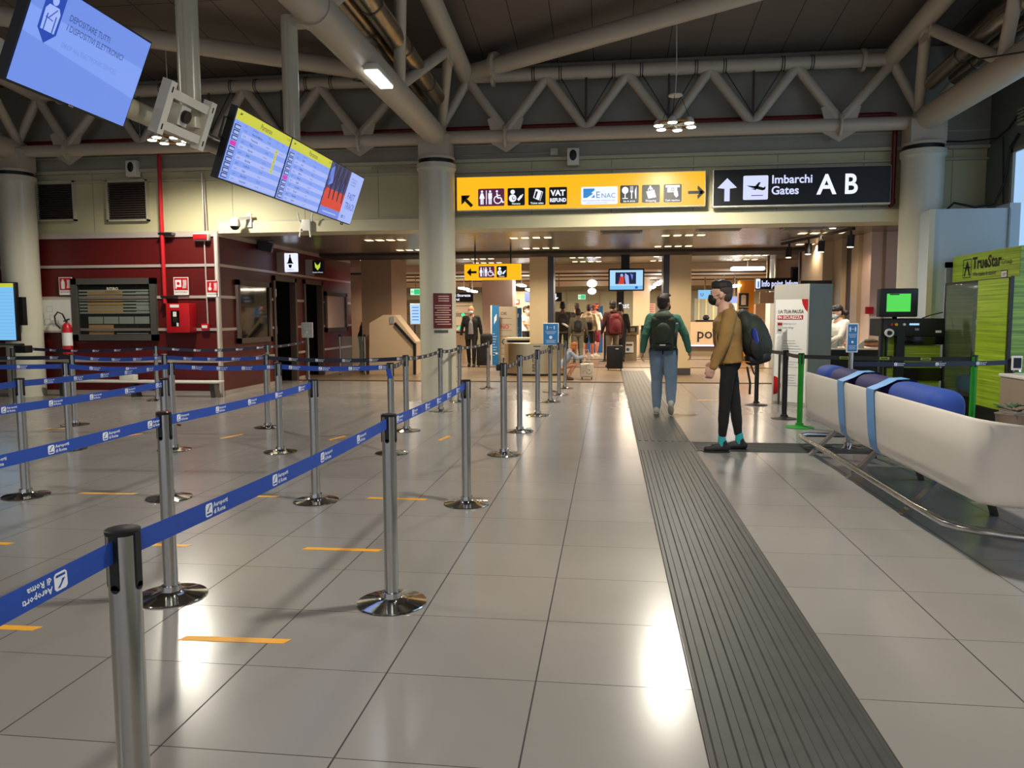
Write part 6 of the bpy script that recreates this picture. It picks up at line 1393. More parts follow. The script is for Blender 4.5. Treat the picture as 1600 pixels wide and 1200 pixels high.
q0, q1 = at(976, 551, Y=24.95), at(990, 534, Y=24.95); b = MB(); b.box((q0.x, 24.95, q0.z), (q1.x, 24.97, q1.z), 'white'); pl = Plane(b, (q0.x, 24.95, q0.z), X1, Z1, .004); pl.rect(.04, .22, .24, .28, 'frame grey', 1); pl.disc(.1, .1, .05, 'banner deep', 1); b.build('paper_sign', t, smooth=False)
b = MB(); q0, q1 = at(959, 553, Y=26), at(975, 452, Y=26); b.box((q0.x + .08, 26, 0), (q1.x, 26.1, q1.z), 'black'); pl = Plane(b, (q0.x, 26, q0.z), X1, Z1, .004); pl.text('Fast', .14, q1.z - q0.z - .62, .17, 'sign white', 1, 1, maxw=.36); tag(b.build('totem_sign', smooth=False), 'tall narrow black totem sign below the hanging screen', 'sign')
# orange pillar with the i sign
q0, q1 = at(1154, 560, Y=24), at(1179, 438, Y=24); b = MB(); b.box((q0.x, 24, 0), (q1.x, 24.5, q1.z), 'orange panel'); t = b.build('information_pillar', smooth=False); tag(t, 'orange information pillar behind the man in the tan jacket', 'pillar')
i0, i1 = at(1154, 483, Y=23.95), at(1170, 458, Y=23.95); b = MB(); b.box((i0.x, 23.95, i0.z), (i1.x, 23.99, i1.z), 'black'); pl = Plane(b, (i0.x, 23.95, i0.z), X1, Z1, .003); pl.text('i', (i1.x - i0.x) * .5, .15, .27, 'warm white', 1, 3, al='c', sx=1.6); pl.text('information', (i1.x - i0.x) * .5, .04, .05, 'warm white', 1, 0, al='c', maxw=.3); b.build('sign_panel', t, smooth=False, label='black panel with a white letter i')
i0, i1 = at(1154, 505, Y=23.95), at(1169, 485, Y=23.95); b = MB(); b.box((i0.x, 23.95, i0.z), (i1.x, 23.99, i1.z), 'maroon board'); b.build('notice', t, smooth=False)
board('panel_wall', 'beige panelled locker wall left of the grey notice cabinet', 'panel', 1179, 475, 1212, 562, 24.5, 'wall beige', lambda pl, w, h: [pl.rect(w * .02, h * (.15 + .2 * i), w * .98, h * (.155 + .2 * i), 'podium taupe', 1) for i in range(4)] + [pl.rect(w * .8, h * (.2 + .2 * i), w * .92, h * (.26 + .2 * i), 'wall tan', 2) for i in range(4)], .3)
board('hanging_board', 'blank cream board under the info point sign', 'board', 1187, 456, 1212, 474, 20.1, 'wall beige', None, .05, hang=True)
board('blue_screen', 'small blue screen left of the head of the man in the tan jacket', 'screen', 1091, 453, 1112, 467, 28, 'screen cyan', lambda pl, w, h: pl.text('U', w * .15, h * .3, h * .35, 'screen deep', 1, 1), .05, hang=True)
board('blue_screen', 'blurry blue screen right of the head of the man in the tan jacket', 'screen', 1140, 463, 1154, 474, 28, 'screen lilac', None, .05, hang=True)
# small post office desk
t = thing('service_desk', 'cream service desk with large black letters beyond the square pillar', 'desk', (3.6, 29.5, 0)); q0, q1 = at(1077, 541, Y=28), at(1125, 503, Y=28)
b = MB(); b.box((q0.x, 28, .35), (q1.x + .4, 28.8, q1.z), 'wall beige'); b.box((q0.x, 28.1, 0), (q1.x + .4, 28.8, .35), 'podium taupe'); b.build('body', t, smooth=False); b = MB(); b.box((q0.x, 27.98, q0.z), (q1.x + .4, 28.1, q0.z + .05), 'led violet'); b.build('light_strip', t, smooth=False)
b = MB(); pl = Plane(b, (q0.x, 27.99, q0.z), X1, Z1, .003); pl.text('po', .25, .28, .36, 'navy cloth', 1, .3); b.build('lettering', t, smooth=False)
q = at(1101, 497, Y=28.3); t = thing('desk_phone', 'dark telephone and tray on the cream service desk', 'telephone', (q.x, 28.3, q1.z)); b = MB(); b.rbox((q.x - .3, 28.2, q1.z), (q.x + .3, 28.5, q1.z + .07), .01, 'black'); b.ell((q.x + .05, 28.3, q1.z + .15), (.12, .08, .1), 'black'); b.build('body', t)
board('curtain_wall', 'grey ribbed curtain wall behind the cream service desk', 'partition', 1085, 466, 1178, 500, 32, 'wall green grey', lambda pl, w, h: [pl.rect(w * (i / 16), 0, w * (i / 16 + .02), h, 'fascia panel' if i % 2 else 'cabinet grey', 1) for i in range(16)], .05)
# glass gates, orange-lit scanners far left of centre
board('gate_poster', 'white far poster with dark print left of the man in the suit', 'poster', 709, 474, 738, 520, 31, 'warm white', lambda pl, w, h: (pl.text('biometric', w * .1, h * .55, h * .18, 'frame grey', 1, 1, maxw=w * .75), pl.rect(w * .02, h * .9, w * .95, h * .93, 'cabinet grey', 1), pl.rect(w * .1, h * .2, w * .5, h * .26, 'wall tan', 1)), .03)
for (x, y, lab) in ((723, 492, 'upper green gate light left of the man in the suit'), (718, 512, 'lower green gate light left of the man in the suit')):
    q = at(x, y, Y=26); b = MB(); b.cyl((q.x, 26, q.z), (q.x, 26.04, q.z), .06, seg=12, mt='glow green'); b.box((q.x - .03, 26.04, 0), (q.x + .03, 26.1, q.z), 'podium taupe'); tag(b.build('gate_light'), lab, 'light')
board('gate_machine', 'cream security gate cabinet left of the man in the suit', 'gate', 712, 516, 728, 562, 25.5, 'wall beige', lambda pl, w, h: pl.rect(0, h * .9, w, h * .95, 'black', 1), .5)
board('red_door_sign', 'small red door sign on the far greenish panel', 'sign', 805, 468, 812, 475, 31.95, 'sign red', lambda pl, w, h: (pl.rect(w * .1, h * .15, w * .42, h * .85, 'white', 1), pl.rect(w * .55, h * .2, w * .7, h * .8, 'white', 1)), .03)
for (xa, xb, lab) in ((820, 829, 'upright blue lit strip on the far wall, left of the pillar'),): board('lit_strip', lab, 'light', xa, 457, xb, 471, 31.95, 'screen blue', None, .03)
board('far_panel_wall', 'greenish panel wall far behind the staff member', 'panel', 797, 455, 835, 545, 32, 'wall green grey', lambda pl, w, h: [pl.rect(w * .06, 0, w * .12, h, 'fascia panel', 1), pl.rect(w * .2, 0, w * .26, h, 'fascia panel', 1), pl.rect(w * .86, 0, w * .9, h, 'podium taupe', 1)], .03)
board('roller_gate', 'pale green grey cabinets between the light pillar and the column', 'cabinet', 630, 468, 656, 545, 25, 'wall green grey', lambda pl, w, h: [pl.rect(w * .1, h * k, w * .98, h * (k + .01), 'frame grey', 1) for k in (.3, .5, .7, .9)], .3)
b = MB(); b.box((at(885, 540, Y=24).x, 24, 0), (at(886, 540, Y=24).x + .02, 24.05, .95), 'black'); 
for i, (x, y) in enumerate(((945, 24.5), (1000, 27))):
    q = at(x, 560, Y=y); t = thing('queue_post', ('dark barrier post behind the maroon jacket wearer', 'dark barrier post beyond the podium')[i], 'barrier post', (q.x, y, 0)); post_parts(t, q.x, y, 'black post', 'black post', slots=False)
b = MB(); q = at(1000, 520, Y=26.5); b.rbox((q.x, 26.5, 0), (q.x + .5, 27, 1.0), .02, 'cabinet light'); b.rbox((q.x + .03, 26.45, .75), (q.x + .28, 26.5, 1.12), .02, 'navy cloth'); tag(b.build('scanner_gate'), 'pale gate cabinet with a dark blue panel left of the walking man', 'gate')
# marks of wheel luggage
def suitcase(name, label, x, y, w_, d_, h_, rz, mt_, side, pull=False, pz=None):
    t = thing(name, label, 'suitcase', (x, y, 0), rz)
    M = LOC[t.name]
    def tr(b_, k0=0): b_.v = [tuple(M @ V(p)) for p in b_.v]
    b = MB(); b.rbox((-w_ / 2, -d_ / 2, .045), (w_ / 2, d_ / 2, h_), .03, mt_, 4); tr(b); b.build('shell', t)
    if side: b = MB(); b.rbox((-w_ / 2 - .004, -d_ / 2 + .01, .06), (-w_ / 2 + .05, d_ / 2 - .01, h_ - .02), .02, side); tr(b); b.build('side_panel', t)
    b = MB()
    for sx in (-1, 1):
        for sy in (-1, 1): b = MB(); b.cyl((sx * (w_ / 2 - .04) - .01, sy * (d_ / 2 - .03), .022), (sx * (w_ / 2 - .04) + .01, sy * (d_ / 2 - .03), .022), .022, seg=12, mt='black'); tr(b); b.build('wheel', t)
    b = MB(); b.tube([(-.07, 0, h_), (-.06, 0, h_ + .025), (.06, 0, h_ + .025), (.07, 0, h_)], .008, 6, 'black'); tr(b); b.build('handle', t)
    if pull:
        b = MB(); b.tube([(-.05, d_ / 2 - .02, h_ - .05), (pz[0] - .03, pz[1], pz[2] - .12), (pz[0] - .05, pz[1], pz[2]), (pz[0] + .05, pz[1], pz[2]), (pz[0] + .06, pz[1], pz[2] - .12), (.05, d_ / 2 - .02, h_ - .05)], .009, 6, 'white paint'); tr(b); b.build('pull_handle', t)
    return t, M
t, M = suitcase('suitcase', 'small white and blue suitcase with printed flowers beside the squatting child', -.47, 17.55, .30, .2, .36, 0, 'case white', 'case blue', True, (-.02, .1, .66))
b = MB(); pl = Plane(b, M @ V((-.15, -.1015, .05)), X1, Z1, .0015); pl.arc(.2, .13, .06, 180, 360, .01, 'frame brown', 1); pl.arc(.18, .22, .05, 0, 300, .008, 'wood orange', 1); pl.disc(.21, .16, .012, 'black', 1); pl.arc(.12, .1, .05, 60, 200, .008, 'wood orange', 1); b.build('print', t, smooth=False)
t, M = suitcase('suitcase', 'black cabin suitcase standing in front of the maroon jacket wearer', .18, 20.5, .42, .26, .66, 0, 'case black', None)
b = MB(); b.box(tuple(M @ V((.02, -.134, .56))), tuple(M @ V((.1, -.13, .585))), 'white'); b.build('badge', t, smooth=False)
t, M = suitcase('suitcase', 'black cabin suitcase pulled by the man in the dark suit', -3.52, 21.55, .34, .24, .62, 0, 'case black', None)
# ------------------------------------------------------------------ people
HS = 1.1; HEADROT = [None]
class Blob:
    """Overlapping rounded solids that are fused into one continuous skin."""
    def __init__(s): s.mb = MB()
    def cap(s, p, q, r0, r1=None, seg=14):
        r1 = r0 if r1 is None else r1; p, q = V(p), V(q); d = q - p; L = max(d.length, 1e-4); d.normalize()
        n = 5; pts = []; rs = []
        for i in range(n): a = PI / 2 * (i + .3) / (n + .3); pts.append(p - d * r0 * math.cos(a)); rs.append(r0 * math.sin(a))
        pts += [p, q]; rs += [r0, r1]
        for i in range(n - 1, -1, -1): a = PI / 2 * (i + .3) / (n + .3); pts.append(q + d * r1 * math.cos(a)); rs.append(r1 * math.sin(a))
        a = d.cross(Z1 if abs(d.z) < .9 else X1).normalized(); b = d.cross(a); vs = []
        for c, r in zip(pts, rs):
            for k in range(seg): t = 2 * PI * k / seg; vs.append(c + (a * math.cos(t) + b * math.sin(t)) * r)
        m_ = len(pts); fs = [(i * seg + k, i * seg + (k + 1) % seg, (i + 1) * seg + (k + 1) % seg, (i + 1) * seg + k) for i in range(m_ - 1) for k in range(seg)]
        fs += [tuple(range(seg - 1, -1, -1)), tuple((m_ - 1) * seg + k for k in range(seg))]
        s.mb.add(vs, fs); return s
    def ell(s, c, r, rot=None):
        if rot is not None and rot is HEADROT[0]: r = tuple(q * HS for q in r)
        s.mb.ell(c, r, 'white', 18, 12, rot); return s
    def loft(s, rings, seg=22):
        """rings: (centre, half width along left, half depth along forward, forward tilt)."""
        vs = []
        for c, rl, rf, tilt in rings:
            c = V(c); f = V((math.cos(tilt), 0, -math.sin(tilt)))
            for k in range(seg): t = 2 * PI * k / seg; u = math.cos(t); w_ = math.sin(t); vs.append(c + f * (abs(u) ** .85 * (1 if u > 0 else -1)) * rf + Y1 * (abs(w_) ** .8 * (1 if w_ > 0 else -1)) * rl)
        m_ = len(rings); fs = [(i * seg + k, i * seg + (k + 1) % seg, (i + 1) * seg + (k + 1) % seg, (i + 1) * seg + k) for i in range(m_ - 1) for k in range(seg)]
        fs += [tuple(range(seg - 1, -1, -1)), tuple((m_ - 1) * seg + k for k in range(seg))]
        s.mb.add(vs, fs); return s
    def build(s, name, parent, mt, vox=.008, sm=3, scale=1., label=None, disp=0.):
        me = bpy.data.meshes.new('x'); me.from_pydata([tuple(v) for v in s.mb.v], [], s.mb.f); o = bpy.data.objects.new('x', me); COL.objects.link(o)
        r = o.modifiers.new('r', 'REMESH'); r.mode = 'VOXEL'; r.voxel_size = vox; r.use_smooth_shade = True
        if sm: q = o.modifiers.new('s', 'SMOOTH'); q.factor = .6; q.iterations = sm
        if disp:
            tx = bpy.data.textures.new('c', 'CLOUDS'); tx.noise_scale = .10; dd = o.modifiers.new('d', 'DISPLACE'); dd.texture = tx; dd.strength = disp; dd.mid_level = .5
        dg = bpy.context.evaluated_depsgraph_get(); dg.update(); ev = o.evaluated_get(dg)
        me2 = bpy.data.meshes.new_from_object(ev); me2.name = name
        for v in me2.vertices: v.co *= scale
        me2.materials.clear(); me2.materials.append(MATS[mt]); me2.polygons.foreach_set('use_smooth', [True] * len(me2.polygons))
        bpy.data.objects.remove(o); bpy.data.meshes.remove(me)
        n = bpy.data.objects.new(name, me2); COL.objects.link(n); n.parent = parent
        if label: n['label'] = label
        return n

def hand(B, wr, d, fwd, inner, curl=.5, s=1.):
    """Palm, four unequal bent fingers and a thumb from the side of the palm. d: along the forearm; fwd: thumb side; inner: palm side."""
    d, fwd, inner = V(d).normalized(), V(fwd).normalized(), V(inner).normalized()
    fwd = (fwd - d * fwd.dot(d)).normalized(); inner = (inner - d * inner.dot(d) - fwd * inner.dot(fwd)).normalized()
    wr = V(wr); R = Matrix((d, fwd, inner)).transposed()
    B.cap(wr - d * .02, wr + d * .03, .026 * s, .027 * s); B.ell(wr + d * .055 * s, (.05 * s, .042 * s, .017 * s), R)
    for k, (o, L) in enumerate(((.031, .072), (.011, .08), (-.010, .074), (-.030, .058))):
        p = wr + d * .092 * s + fwd * o * s; a = curl * (.7 + .15 * k); q = p + (d * math.cos(a) + inner * math.sin(a)) * L * .5 * s
        a2 = a + curl * 1.3; r = q + (d * math.cos(a2) + inner * math.sin(a2)) * L * .5 * s
        B.cap(wr + d * .06 * s + fwd * o * .9 * s, p, .0105 * s, .0098 * s, 10); B.cap(p, q, .0098 * s, .0092 * s, 10); B.cap(q, r, .009 * s, .0075 * s, 10)
    p = wr + d * .025 * s + fwd * .026 * s; q = p + (d * .75 + fwd * .6 + inner * .3).normalized() * .042 * s; r = q + (d * .95 + inner * .35).normalized() * .032 * s
    B.cap(p, q, .013 * s, .0115 * s, 10); B.cap(q, r, .011 * s, .009 * s, 10)

DEF = dict(pel=(0, 0, .95), chest=(.0, 0, 1.27), neck=(-.01, 0, 1.47), head=(.025, 0, 1.635), yaw=0., pitch=0.,
           hipL=(0, .095, .92), kneeL=(.02, .105, .50), ankL=(-.01, .11, .085), footL=0., shL=(-.01, .19, 1.415), elL=(-.02, .255, 1.14), wrL=(.05, .275, .90),
           hipR=(0, -.095, .92), kneeR=(.02, -.105, .50), ankR=(-.01, -.11, .085), footR=0., shR=(-.01, -.19, 1.415), elR=(-.02, -.255, 1.14), wrR=(.05, -.275, .90), curl=.5)
def person(label, loc, rz, H=1.75, pose=None, skin='skin', top='shirt grey', bottom='jeans light', shoe='sneaker grey', hair='hair dark', hair_style='short', mask=None,
           sleeves='long', shorts=False, bulk=1.1, hood=False, collar=False, jacket_len=.90, cap=None, vox=.009, socks=None, shirt=None, cut=.93, cls='person', wide=1.08, legw=1., long_hair=False, low=False):
    J = dict(DEF); J.update(pose or {}); J = {k: (V(v) if isinstance(v, tuple) else v) for k, v in J.items()}
    t = thing(cls, label, 'person', loc, rz); S = H / 1.75
    hc = J['head']; HR = Matrix.Rotation(J['yaw'], 3, 'Z') @ Matrix.Rotation(J['pitch'], 3, 'Y')
    HEADROT[0] = HR
    def hp(f, l, z): return hc + HR @ V((f, l, z)) * HS
    # body: one skin
    B = Blob()
    B.ell(hc + HR @ V((-.008, 0, .022)), (.096, .076, .097), HR); B.ell(hp(.012, 0, -.035), (.074, .062, .082), HR); B.ell(hp(.05, 0, -.075), (.032, .036, .028), HR); B.ell(hp(.062, 0, .0), (.03, .05, .04), HR)
    B.cap(hp(.083, 0, .008), hp(.103, 0, -.024), .009, .0125); B.ell(hp(.098, 0, -.03), (.013, .018, .009), HR)
    B.ell(hp(.083, 0, .028), (.012, .045, .010), HR); B.ell(hp(.083, 0, -.055), (.013, .024, .007), HR); B.ell(hp(.080, 0, -.066), (.013, .02, .007), HR)
    for s_ in (-1, 1):
        B.ell(hp(-.008, s_ * .078, -.012), (.019, .008, .030), HR); B.ell(hp(.045, s_ * .04, -.022), (.03, .024, .03), HR)
    nk = J['neck']; B.cap(hp(-.02, 0, -.07), nk, .053, .06); B.cap(nk, J['chest'], .09, .10); B.cap(J['chest'], J['pel'], .10, .10)
    for s_, q in ((1, 'L'), (-1, 'R')):
        sh, el, wr = J['sh' + q], J['el' + q], J['wr' + q]
        B.cap(nk - Z1 * .04, sh, .055, .05); B.cap(sh, el, .046, .038); B.cap(el, wr, .037, .024)
        d = (wr - el).normalized(); inner = V((0, -s_, 0)); fwd = V((1, 0, 0)) if abs(d.x) < .8 else Z1
        hand(B, wr, d, fwd, inner, J['curl'], .96)
        hi, kn, an = J['hip' + q], J['knee' + q], J['ank' + q]
        lk = 1. if shorts else .72
        B.cap(J['pel'], hi, .10, .085); B.cap(hi, kn, .078 * lk, .052 * lk); B.cap(kn, kn + (an - kn) * .35 - X1 * .012, .05 * lk, .055 * lk); B.cap(kn + (an - kn) * .35 - X1 * .012 * lk, an, .054 * lk, .034)
        fa = J['foot' + q]; fd = V((math.cos(fa), 0, -math.sin(fa))); B.cap(an - fd * .03 - Z1 * .03, an + fd * .13 - Z1 * .045, .032, .026)
    B.build('body', t, skin, vox if vox < .012 else .01, 3, S)
    # face details
    def part(name, fn, mtl, v=.006, sm=2, lb=None, disp=0.):
        b_ = Blob(); fn(b_); return b_.build(name, t, mtl, v, sm, S, lb, disp)
    if not low:
        part('eyes', lambda b_: [b_.ell(hp(.087, s_ * .031, .006), (.007, .011, .0055), HR) for s_ in (-1, 1)], 'eye dark', .003, 0)
        part('eyebrows', lambda b_: [b_.cap(hp(.093, s_ * .018, .027), hp(.084, s_ * .048, .027), .0042) for s_ in (-1, 1)], hair, .0035, 0)
    if hair_style == 'short':
        def hf(b_):
            b_.ell(hp(-.020, 0, .052), (.100, .083, .088), HR); b_.ell(hp(-.045, 0, .0), (.066, .074, .085), HR); b_.ell(hp(.035, 0, .105), (.052, .056, .036), HR); [b_.ell(hp(-.03 + .03 * k, .03 * (-1) ** k, .112), (.035, .035, .022), HR) for k in range(4)]
        def trim(o): pass
        part('hair', hf, hair, .006, 2, disp=.01)
    elif hair_style == 'fade':
        def hf(b_): b_.ell(hp(-.010, 0, .074), (.098, .078, .066), HR); b_.ell(hp(.045, .0, .100), (.046, .054, .040), HR)
        part('hair', hf, hair, .006, 2, disp=.006)
        part('hair_sides', lambda b_: [b_.ell(hp(-.022, 0, .035), (.087, .0785, .080), HR), b_.ell(hp(-.05, 0, -.012), (.055, .066, .068), HR)], 'hair fade', .006, 2)
    elif hair_style == 'long':
        part('hair', lambda b_: [b_.ell(hp(-.016, 0, .035), (.102, .086, .1), HR), b_.ell(hp(-.03, 0, -.05), (.09, .09, .10), HR), b_.cap(hp(.02, -.07, -.02), hp(.04, -.07, -.16), .03, .016), b_.cap(hp(.02, .07, -.02), hp(.04, .07, -.16), .03, .016)], hair, .007, 2, disp=.012)
    elif hair_style == 'bald':
        part('hair', lambda b_: [b_.ell(hp(-.05, 0, -.01), (.052, .0765, .04), HR)], 'hair fade', .006, 1)
    if cap:
        part('cap', lambda b_: [b_.ell(hp(-.012, 0, .065), (.103, .085, .072), HR)] + ([b_.ell(hp(.11, 0, .052), (.06, .06, .009), HR)] if cap != 'apron' else [b_.ell(hp(.07, 0, .08), (.03, .07, .035), HR)]), cap, .007, 1)
    if mask:
        part('face_mask', lambda b_: [b_.ell(hp(.060, 0, -.045), (.058, .062, .058), HR), b_.ell(hp(.095, 0, -.035), (.022, .028, .04), HR)] + [b_.cap(hp(.06, s_ * .058, -.02), hp(-.005, s_ * .084, .0), .0035) for s_ in (-1, 1)] + [b_.cap(hp(.05, s_ * .058, -.06), hp(-.005, s_ * .084, -.02), .003) for s_ in (-1, 1)], mask, .0045, 1)
    # top garment
    def topf(b_):
        pe, ch, nk_ = J['pel'], J['chest'], J['neck']
        tl = math.atan2((ch - pe).x, (ch - pe).z); k = bulk
        bot = pe + (ch - pe).normalized() * (jacket_len - .95)
        b_.loft([(bot, .170 * k * wide, .118 * k, tl), (pe.lerp(ch, .25), .163 * k * wide, .115 * k, tl), (pe.lerp(ch, .6), .163 * k * wide, .115 * k, tl), (ch, .180 * k * wide, .125 * k, tl),
                 (ch.lerp(nk_, .45), .175 * k * wide, .115 * k, tl), (ch.lerp(nk_, .75), .14 * wide, .09, tl), (nk_ + V((0, 0, -.01)), .075, .068, tl)])
        for q in 'LR':
            sh, el, wr = J['sh' + q], J['el' + q], J['wr' + q]
            b_.cap(nk_ - V((0, 0, .05)), sh, .06, .062 * k); b_.cap(sh, sh.lerp(el, .5 if sleeves == 'short' else 1), .064 * k, (.058 if sleeves == 'short' else .054) * k)
            if sleeves == 'long': b_.cap(el, el.lerp(wr, .93), .053 * k, .038 * k); b_.cap(sh.lerp(el, .55), sh.lerp(el, .62), .059 * k, .06 * k); b_.ell(el.lerp(wr, .9), (.042, .04, .025))
        if hood: b_.ell(nk_ + V((-.055, 0, .015)), (.065, .10, .055)); b_.ell(nk_ + V((0, 0, .01)), (.078, .082, .03))
        if collar: b_.cap(nk_ + V((-.03, -.05, .03)), nk_ + V((-.03, .05, .03)), .035); b_.cap(nk_ + V((-.02, .06, .03)), nk_ + V((.07, .045, -.03)), .02, .014); b_.cap(nk_ + V((-.02, -.06, .03)), nk_ + V((.07, -.045, -.03)), .02, .014)
    part('jacket' if collar else 'shirt', topf, top, max(vox, .010), 3, disp=.016)
    if shirt:
        part('shirt_front', lambda b_: [b_.loft([(J['pel'] + V((.085, 0, .0)), .085, .06, 0), (J['chest'] + V((.09, 0, 0)), .065, .062, 0), (J['neck'] + V((.055, 0, -.03)), .045, .045, 0)])], shirt, .01, 2)
    # trousers
    def bf(b_):
        b_.ell(J['pel'] - V((0, 0, .03)), (.118, .162, .10)); k = legw
        for q in 'LR':
            hi, kn, an = J['hip' + q], J['knee' + q], J['ank' + q]
            b_.cap(J['pel'] - V((0, 0, .03)), hi, .10, .095 * k)
            if shorts: b_.cap(hi, hi.lerp(kn, .85), .095, .082)
            else: b_.cap(hi, kn, .094 * k, .068 * k); b_.cap(kn, kn.lerp(an, .4), .067 * k, .064 * k); b_.cap(kn.lerp(an, .4), kn.lerp(an, cut), .064 * k, .047 * k)
    part('shorts' if shorts else 'trousers', bf, bottom, max(vox, .010), 3, disp=.012)
    for q in 'LR':
        an = J['ank' + q]; fa = J['foot' + q]; fd = V((math.cos(fa), 0, -math.sin(fa))); up = V((math.sin(fa), 0, math.cos(fa))); R = Matrix((fd, V((0, 1, 0)), up)).transposed()
        def P_(f, z): return an + fd * f + up * z
        part('shoe', lambda b_: [b_.cap(P_(-.045, -.035), P_(.05, -.038), .043, .044), b_.cap(P_(.05, -.04), P_(.15, -.052), .043, .034), b_.cap(P_(-.02, -.02), P_(-.01, .02), .045, .042), b_.cap(P_(.02, -.01), P_(.08, -.025), .036, .034)], shoe, .007, 2)
        part('sole', lambda b_: [b_.ell(P_(.055, -.078), (.145, .047, .013), R)], 'sole white' if shoe == 'sneaker grey' else 'rubber black', .006, 1)
        if socks: part('sock', lambda b_: [b_.cap(an + V((0, 0, -.01)), an + V((0, 0, .075)), .042, .041)], socks, .007, 1)
    t['_s'] = S; del t['_s']
    return t, J, S
def wpt(t, f, l, z):
    """A point given forward, left and up of a figure, in the hall."""
    return LOC[t.name] @ V((f, l, z))
def backpack(label, t, f, z, w_, h_, d_, mtl, S=1., pockets=True, l=0., straps=True, strap_l=.09, chest=.11, trim=None, sh=None, tilt=0., rnd=False):
    """A rucksack behind the back of figure t: its own thing."""
    M = LOC[t.name] @ Matrix.Translation(V((f, l, z))) @ Matrix.Rotation(tilt, 4, 'Y'); o = thing('rucksack', label, 'rucksack', M @ V((0, 0, -h_ / 2)), t.rotation_euler.z)
    def fin(b, name, **k): b.v = [tuple(M @ V(p)) for p in b.v]; return b.build(name, o, ang=60, **k)
    def bl(fn, name, mt_, vox=.008, disp=.012):
        B = Blob(); fn(B); Bm = B.mb; Bm.v = [tuple(LOC[o.name].inverted() @ (M @ V(p))) for p in Bm.v]; return B.build(name, o, mt_, vox, 3, 1., None, disp)
    def main(B):
        if rnd: B.ell((-d_ * .52, 0, -h_ * .05), (d_ * .56, w_ * .52, h_ * .46)); B.ell((-d_ * .30, 0, h_ * .22), (d_ * .34, w_ * .44, h_ * .30)); B.ell((-d_ * .62, 0, -h_ * .16), (d_ * .50, w_ * .48, h_ * .32)); return
        B.mb.rbox((-d_ * .75, -w_ / 2, -h_ / 2), (0, w_ / 2, h_ * .36), min(w_, d_) * .24); B.ell((-d_ * .38, 0, h_ * .34), (d_ * .42, w_ * .46, h_ * .17)); B.ell((-d_ * .52, 0, -h_ * .08), (d_ * .48, w_ * .42, h_ * .36))
    bl(main, 'main_bag', mtl)
    if pockets:
        bl(lambda B: (B.ell((-d_ * .9, 0, -h_ * .05), (d_ * .16, w_ * .33, h_ * .25)),), 'front_pocket', mtl)
        for s_ in (-1, 1): bl(lambda B: B.ell((-d_ * .4, s_ * w_ * .5, -h_ * .2), (d_ * .26, .03, h_ * .2)), 'side_pocket', 'pack black')
        bl(lambda B: (B.mb.rbox((-d_ * .9, -w_ * .42, -h_ * .5), (-.0, w_ * .42, -h_ * .3), .05),), 'bottom_panel', 'pack black')
    if straps:
        b = MB()
        for s_ in (-1, 1):
            y = s_ * strap_l - l
            pts = [(-.03, y * .8, h_ * .34), (.02, y, h_ * .40), (.09, y, h_ * .40), (chest + .13, y * 1.08, h_ * .22), (chest + .15, y * 1.25, -.02), (chest + .08, y * 1.6, -h_ * .28), (-.02, y * 1.6, -h_ * .42)]
            # smooth path
            sm = []
            for i in range(len(pts) - 1):
                for k in range(4): sm.append(V(pts[i]).lerp(V(pts[i + 1]), k / 4))
            sm.append(V(pts[-1])); sm = [sm[0]] + [(sm[i - 1] + sm[i] * 2 + sm[i + 1]) / 4 for i in range(1, len(sm) - 1)] + [sm[-1]]
            vs = []
            for p in sm: vs += [p + V((0, -.03, 0)), p + V((0, .03, 0)), p + V((.004, .03, .008)), p + V((.004, -.03, .008))]
            fs = [];
            for i in range(len(sm) - 1):
                for k in range(4): fs.append((i * 4 + k, i * 4 + (k + 1) % 4, i * 4 + 4 + (k + 1) % 4, i * 4 + 4 + k))
            b.add(vs, fs, trim or 'pack black')
        fin(b, 'straps')
    b = MB(); b.tube([(-.02, -.04, h_ * .42), (-.02, -.03, h_ * .5), (-.02, .03, h_ * .5), (-.02, .04, h_ * .42)], .008, 6, 'pack black'); fin(b, 'top_loop')
    return o, M, fin

# man in the tan jacket, facing left, head turned a little away
t, J, S = person('man in a tan jacket, black trousers and turquoise socks, looking left with a big rucksack', (1.29, 8.22, 0), math.radians(180), 1.765,
    dict(ankL=(.10, .07, .085), kneeL=(.085, .09, .50), ankR=(-.10, -.09, .085), kneeR=(-.05, -.10, .49), pel=(.03, 0, .95), hipL=(.05, .09, .92), hipR=(.02, -.09, .92), shL=(.065, .18, 1.415), shR=(.065, -.18, 1.415), elL=(.125, .235, 1.145), wrL=(.225, .225, .885), elR=(.05, -.235, 1.15), wrR=(.16, -.25, .93),
         chest=(.06, 0, 1.27), neck=(.075, 0, 1.47), head=(.13, 0, 1.63), yaw=math.radians(-12), curl=.9),
    skin='skin pale', top='tan suede', bottom='black denim', shoe='sneaker black', hair='hair dark', hair_style='fade', mask='mask black', socks='socks teal', collar=True, jacket_len=.93, bulk=1.16, legw=.9, cut=.76, vox=.007)
o, M, fin = backpack('large dark green rucksack on the back of the man in the tan jacket', t, -.075, 1.18, .36, .58, .27, 'pack olive', trim='wood orange', tilt=math.radians(14), rnd=True)
b = MB(); b.cyl((-.12, .17, -.10), (-.12, .185, .06), .032, seg=14, mt='bottle blue'); b.cyl((-.12, .185, .06), (-.12, .187, .09), .018, seg=12, mt='bottle blue'); fin(b, 'water_bottle', label='blue water bottle in the side pocket')
b = MB(); b.tube([(-.02, .14, -.26), (-.03, .15, -.36), (-.05, .15, -.40), (-.04, .15, -.44)], .009, 6, 'pack black'); b.tube([(.02, .15, -.28), (.03, .16, -.45), (.06, .16, -.56)], .012, 6, 'pack black'); fin(b, 'loose_straps')
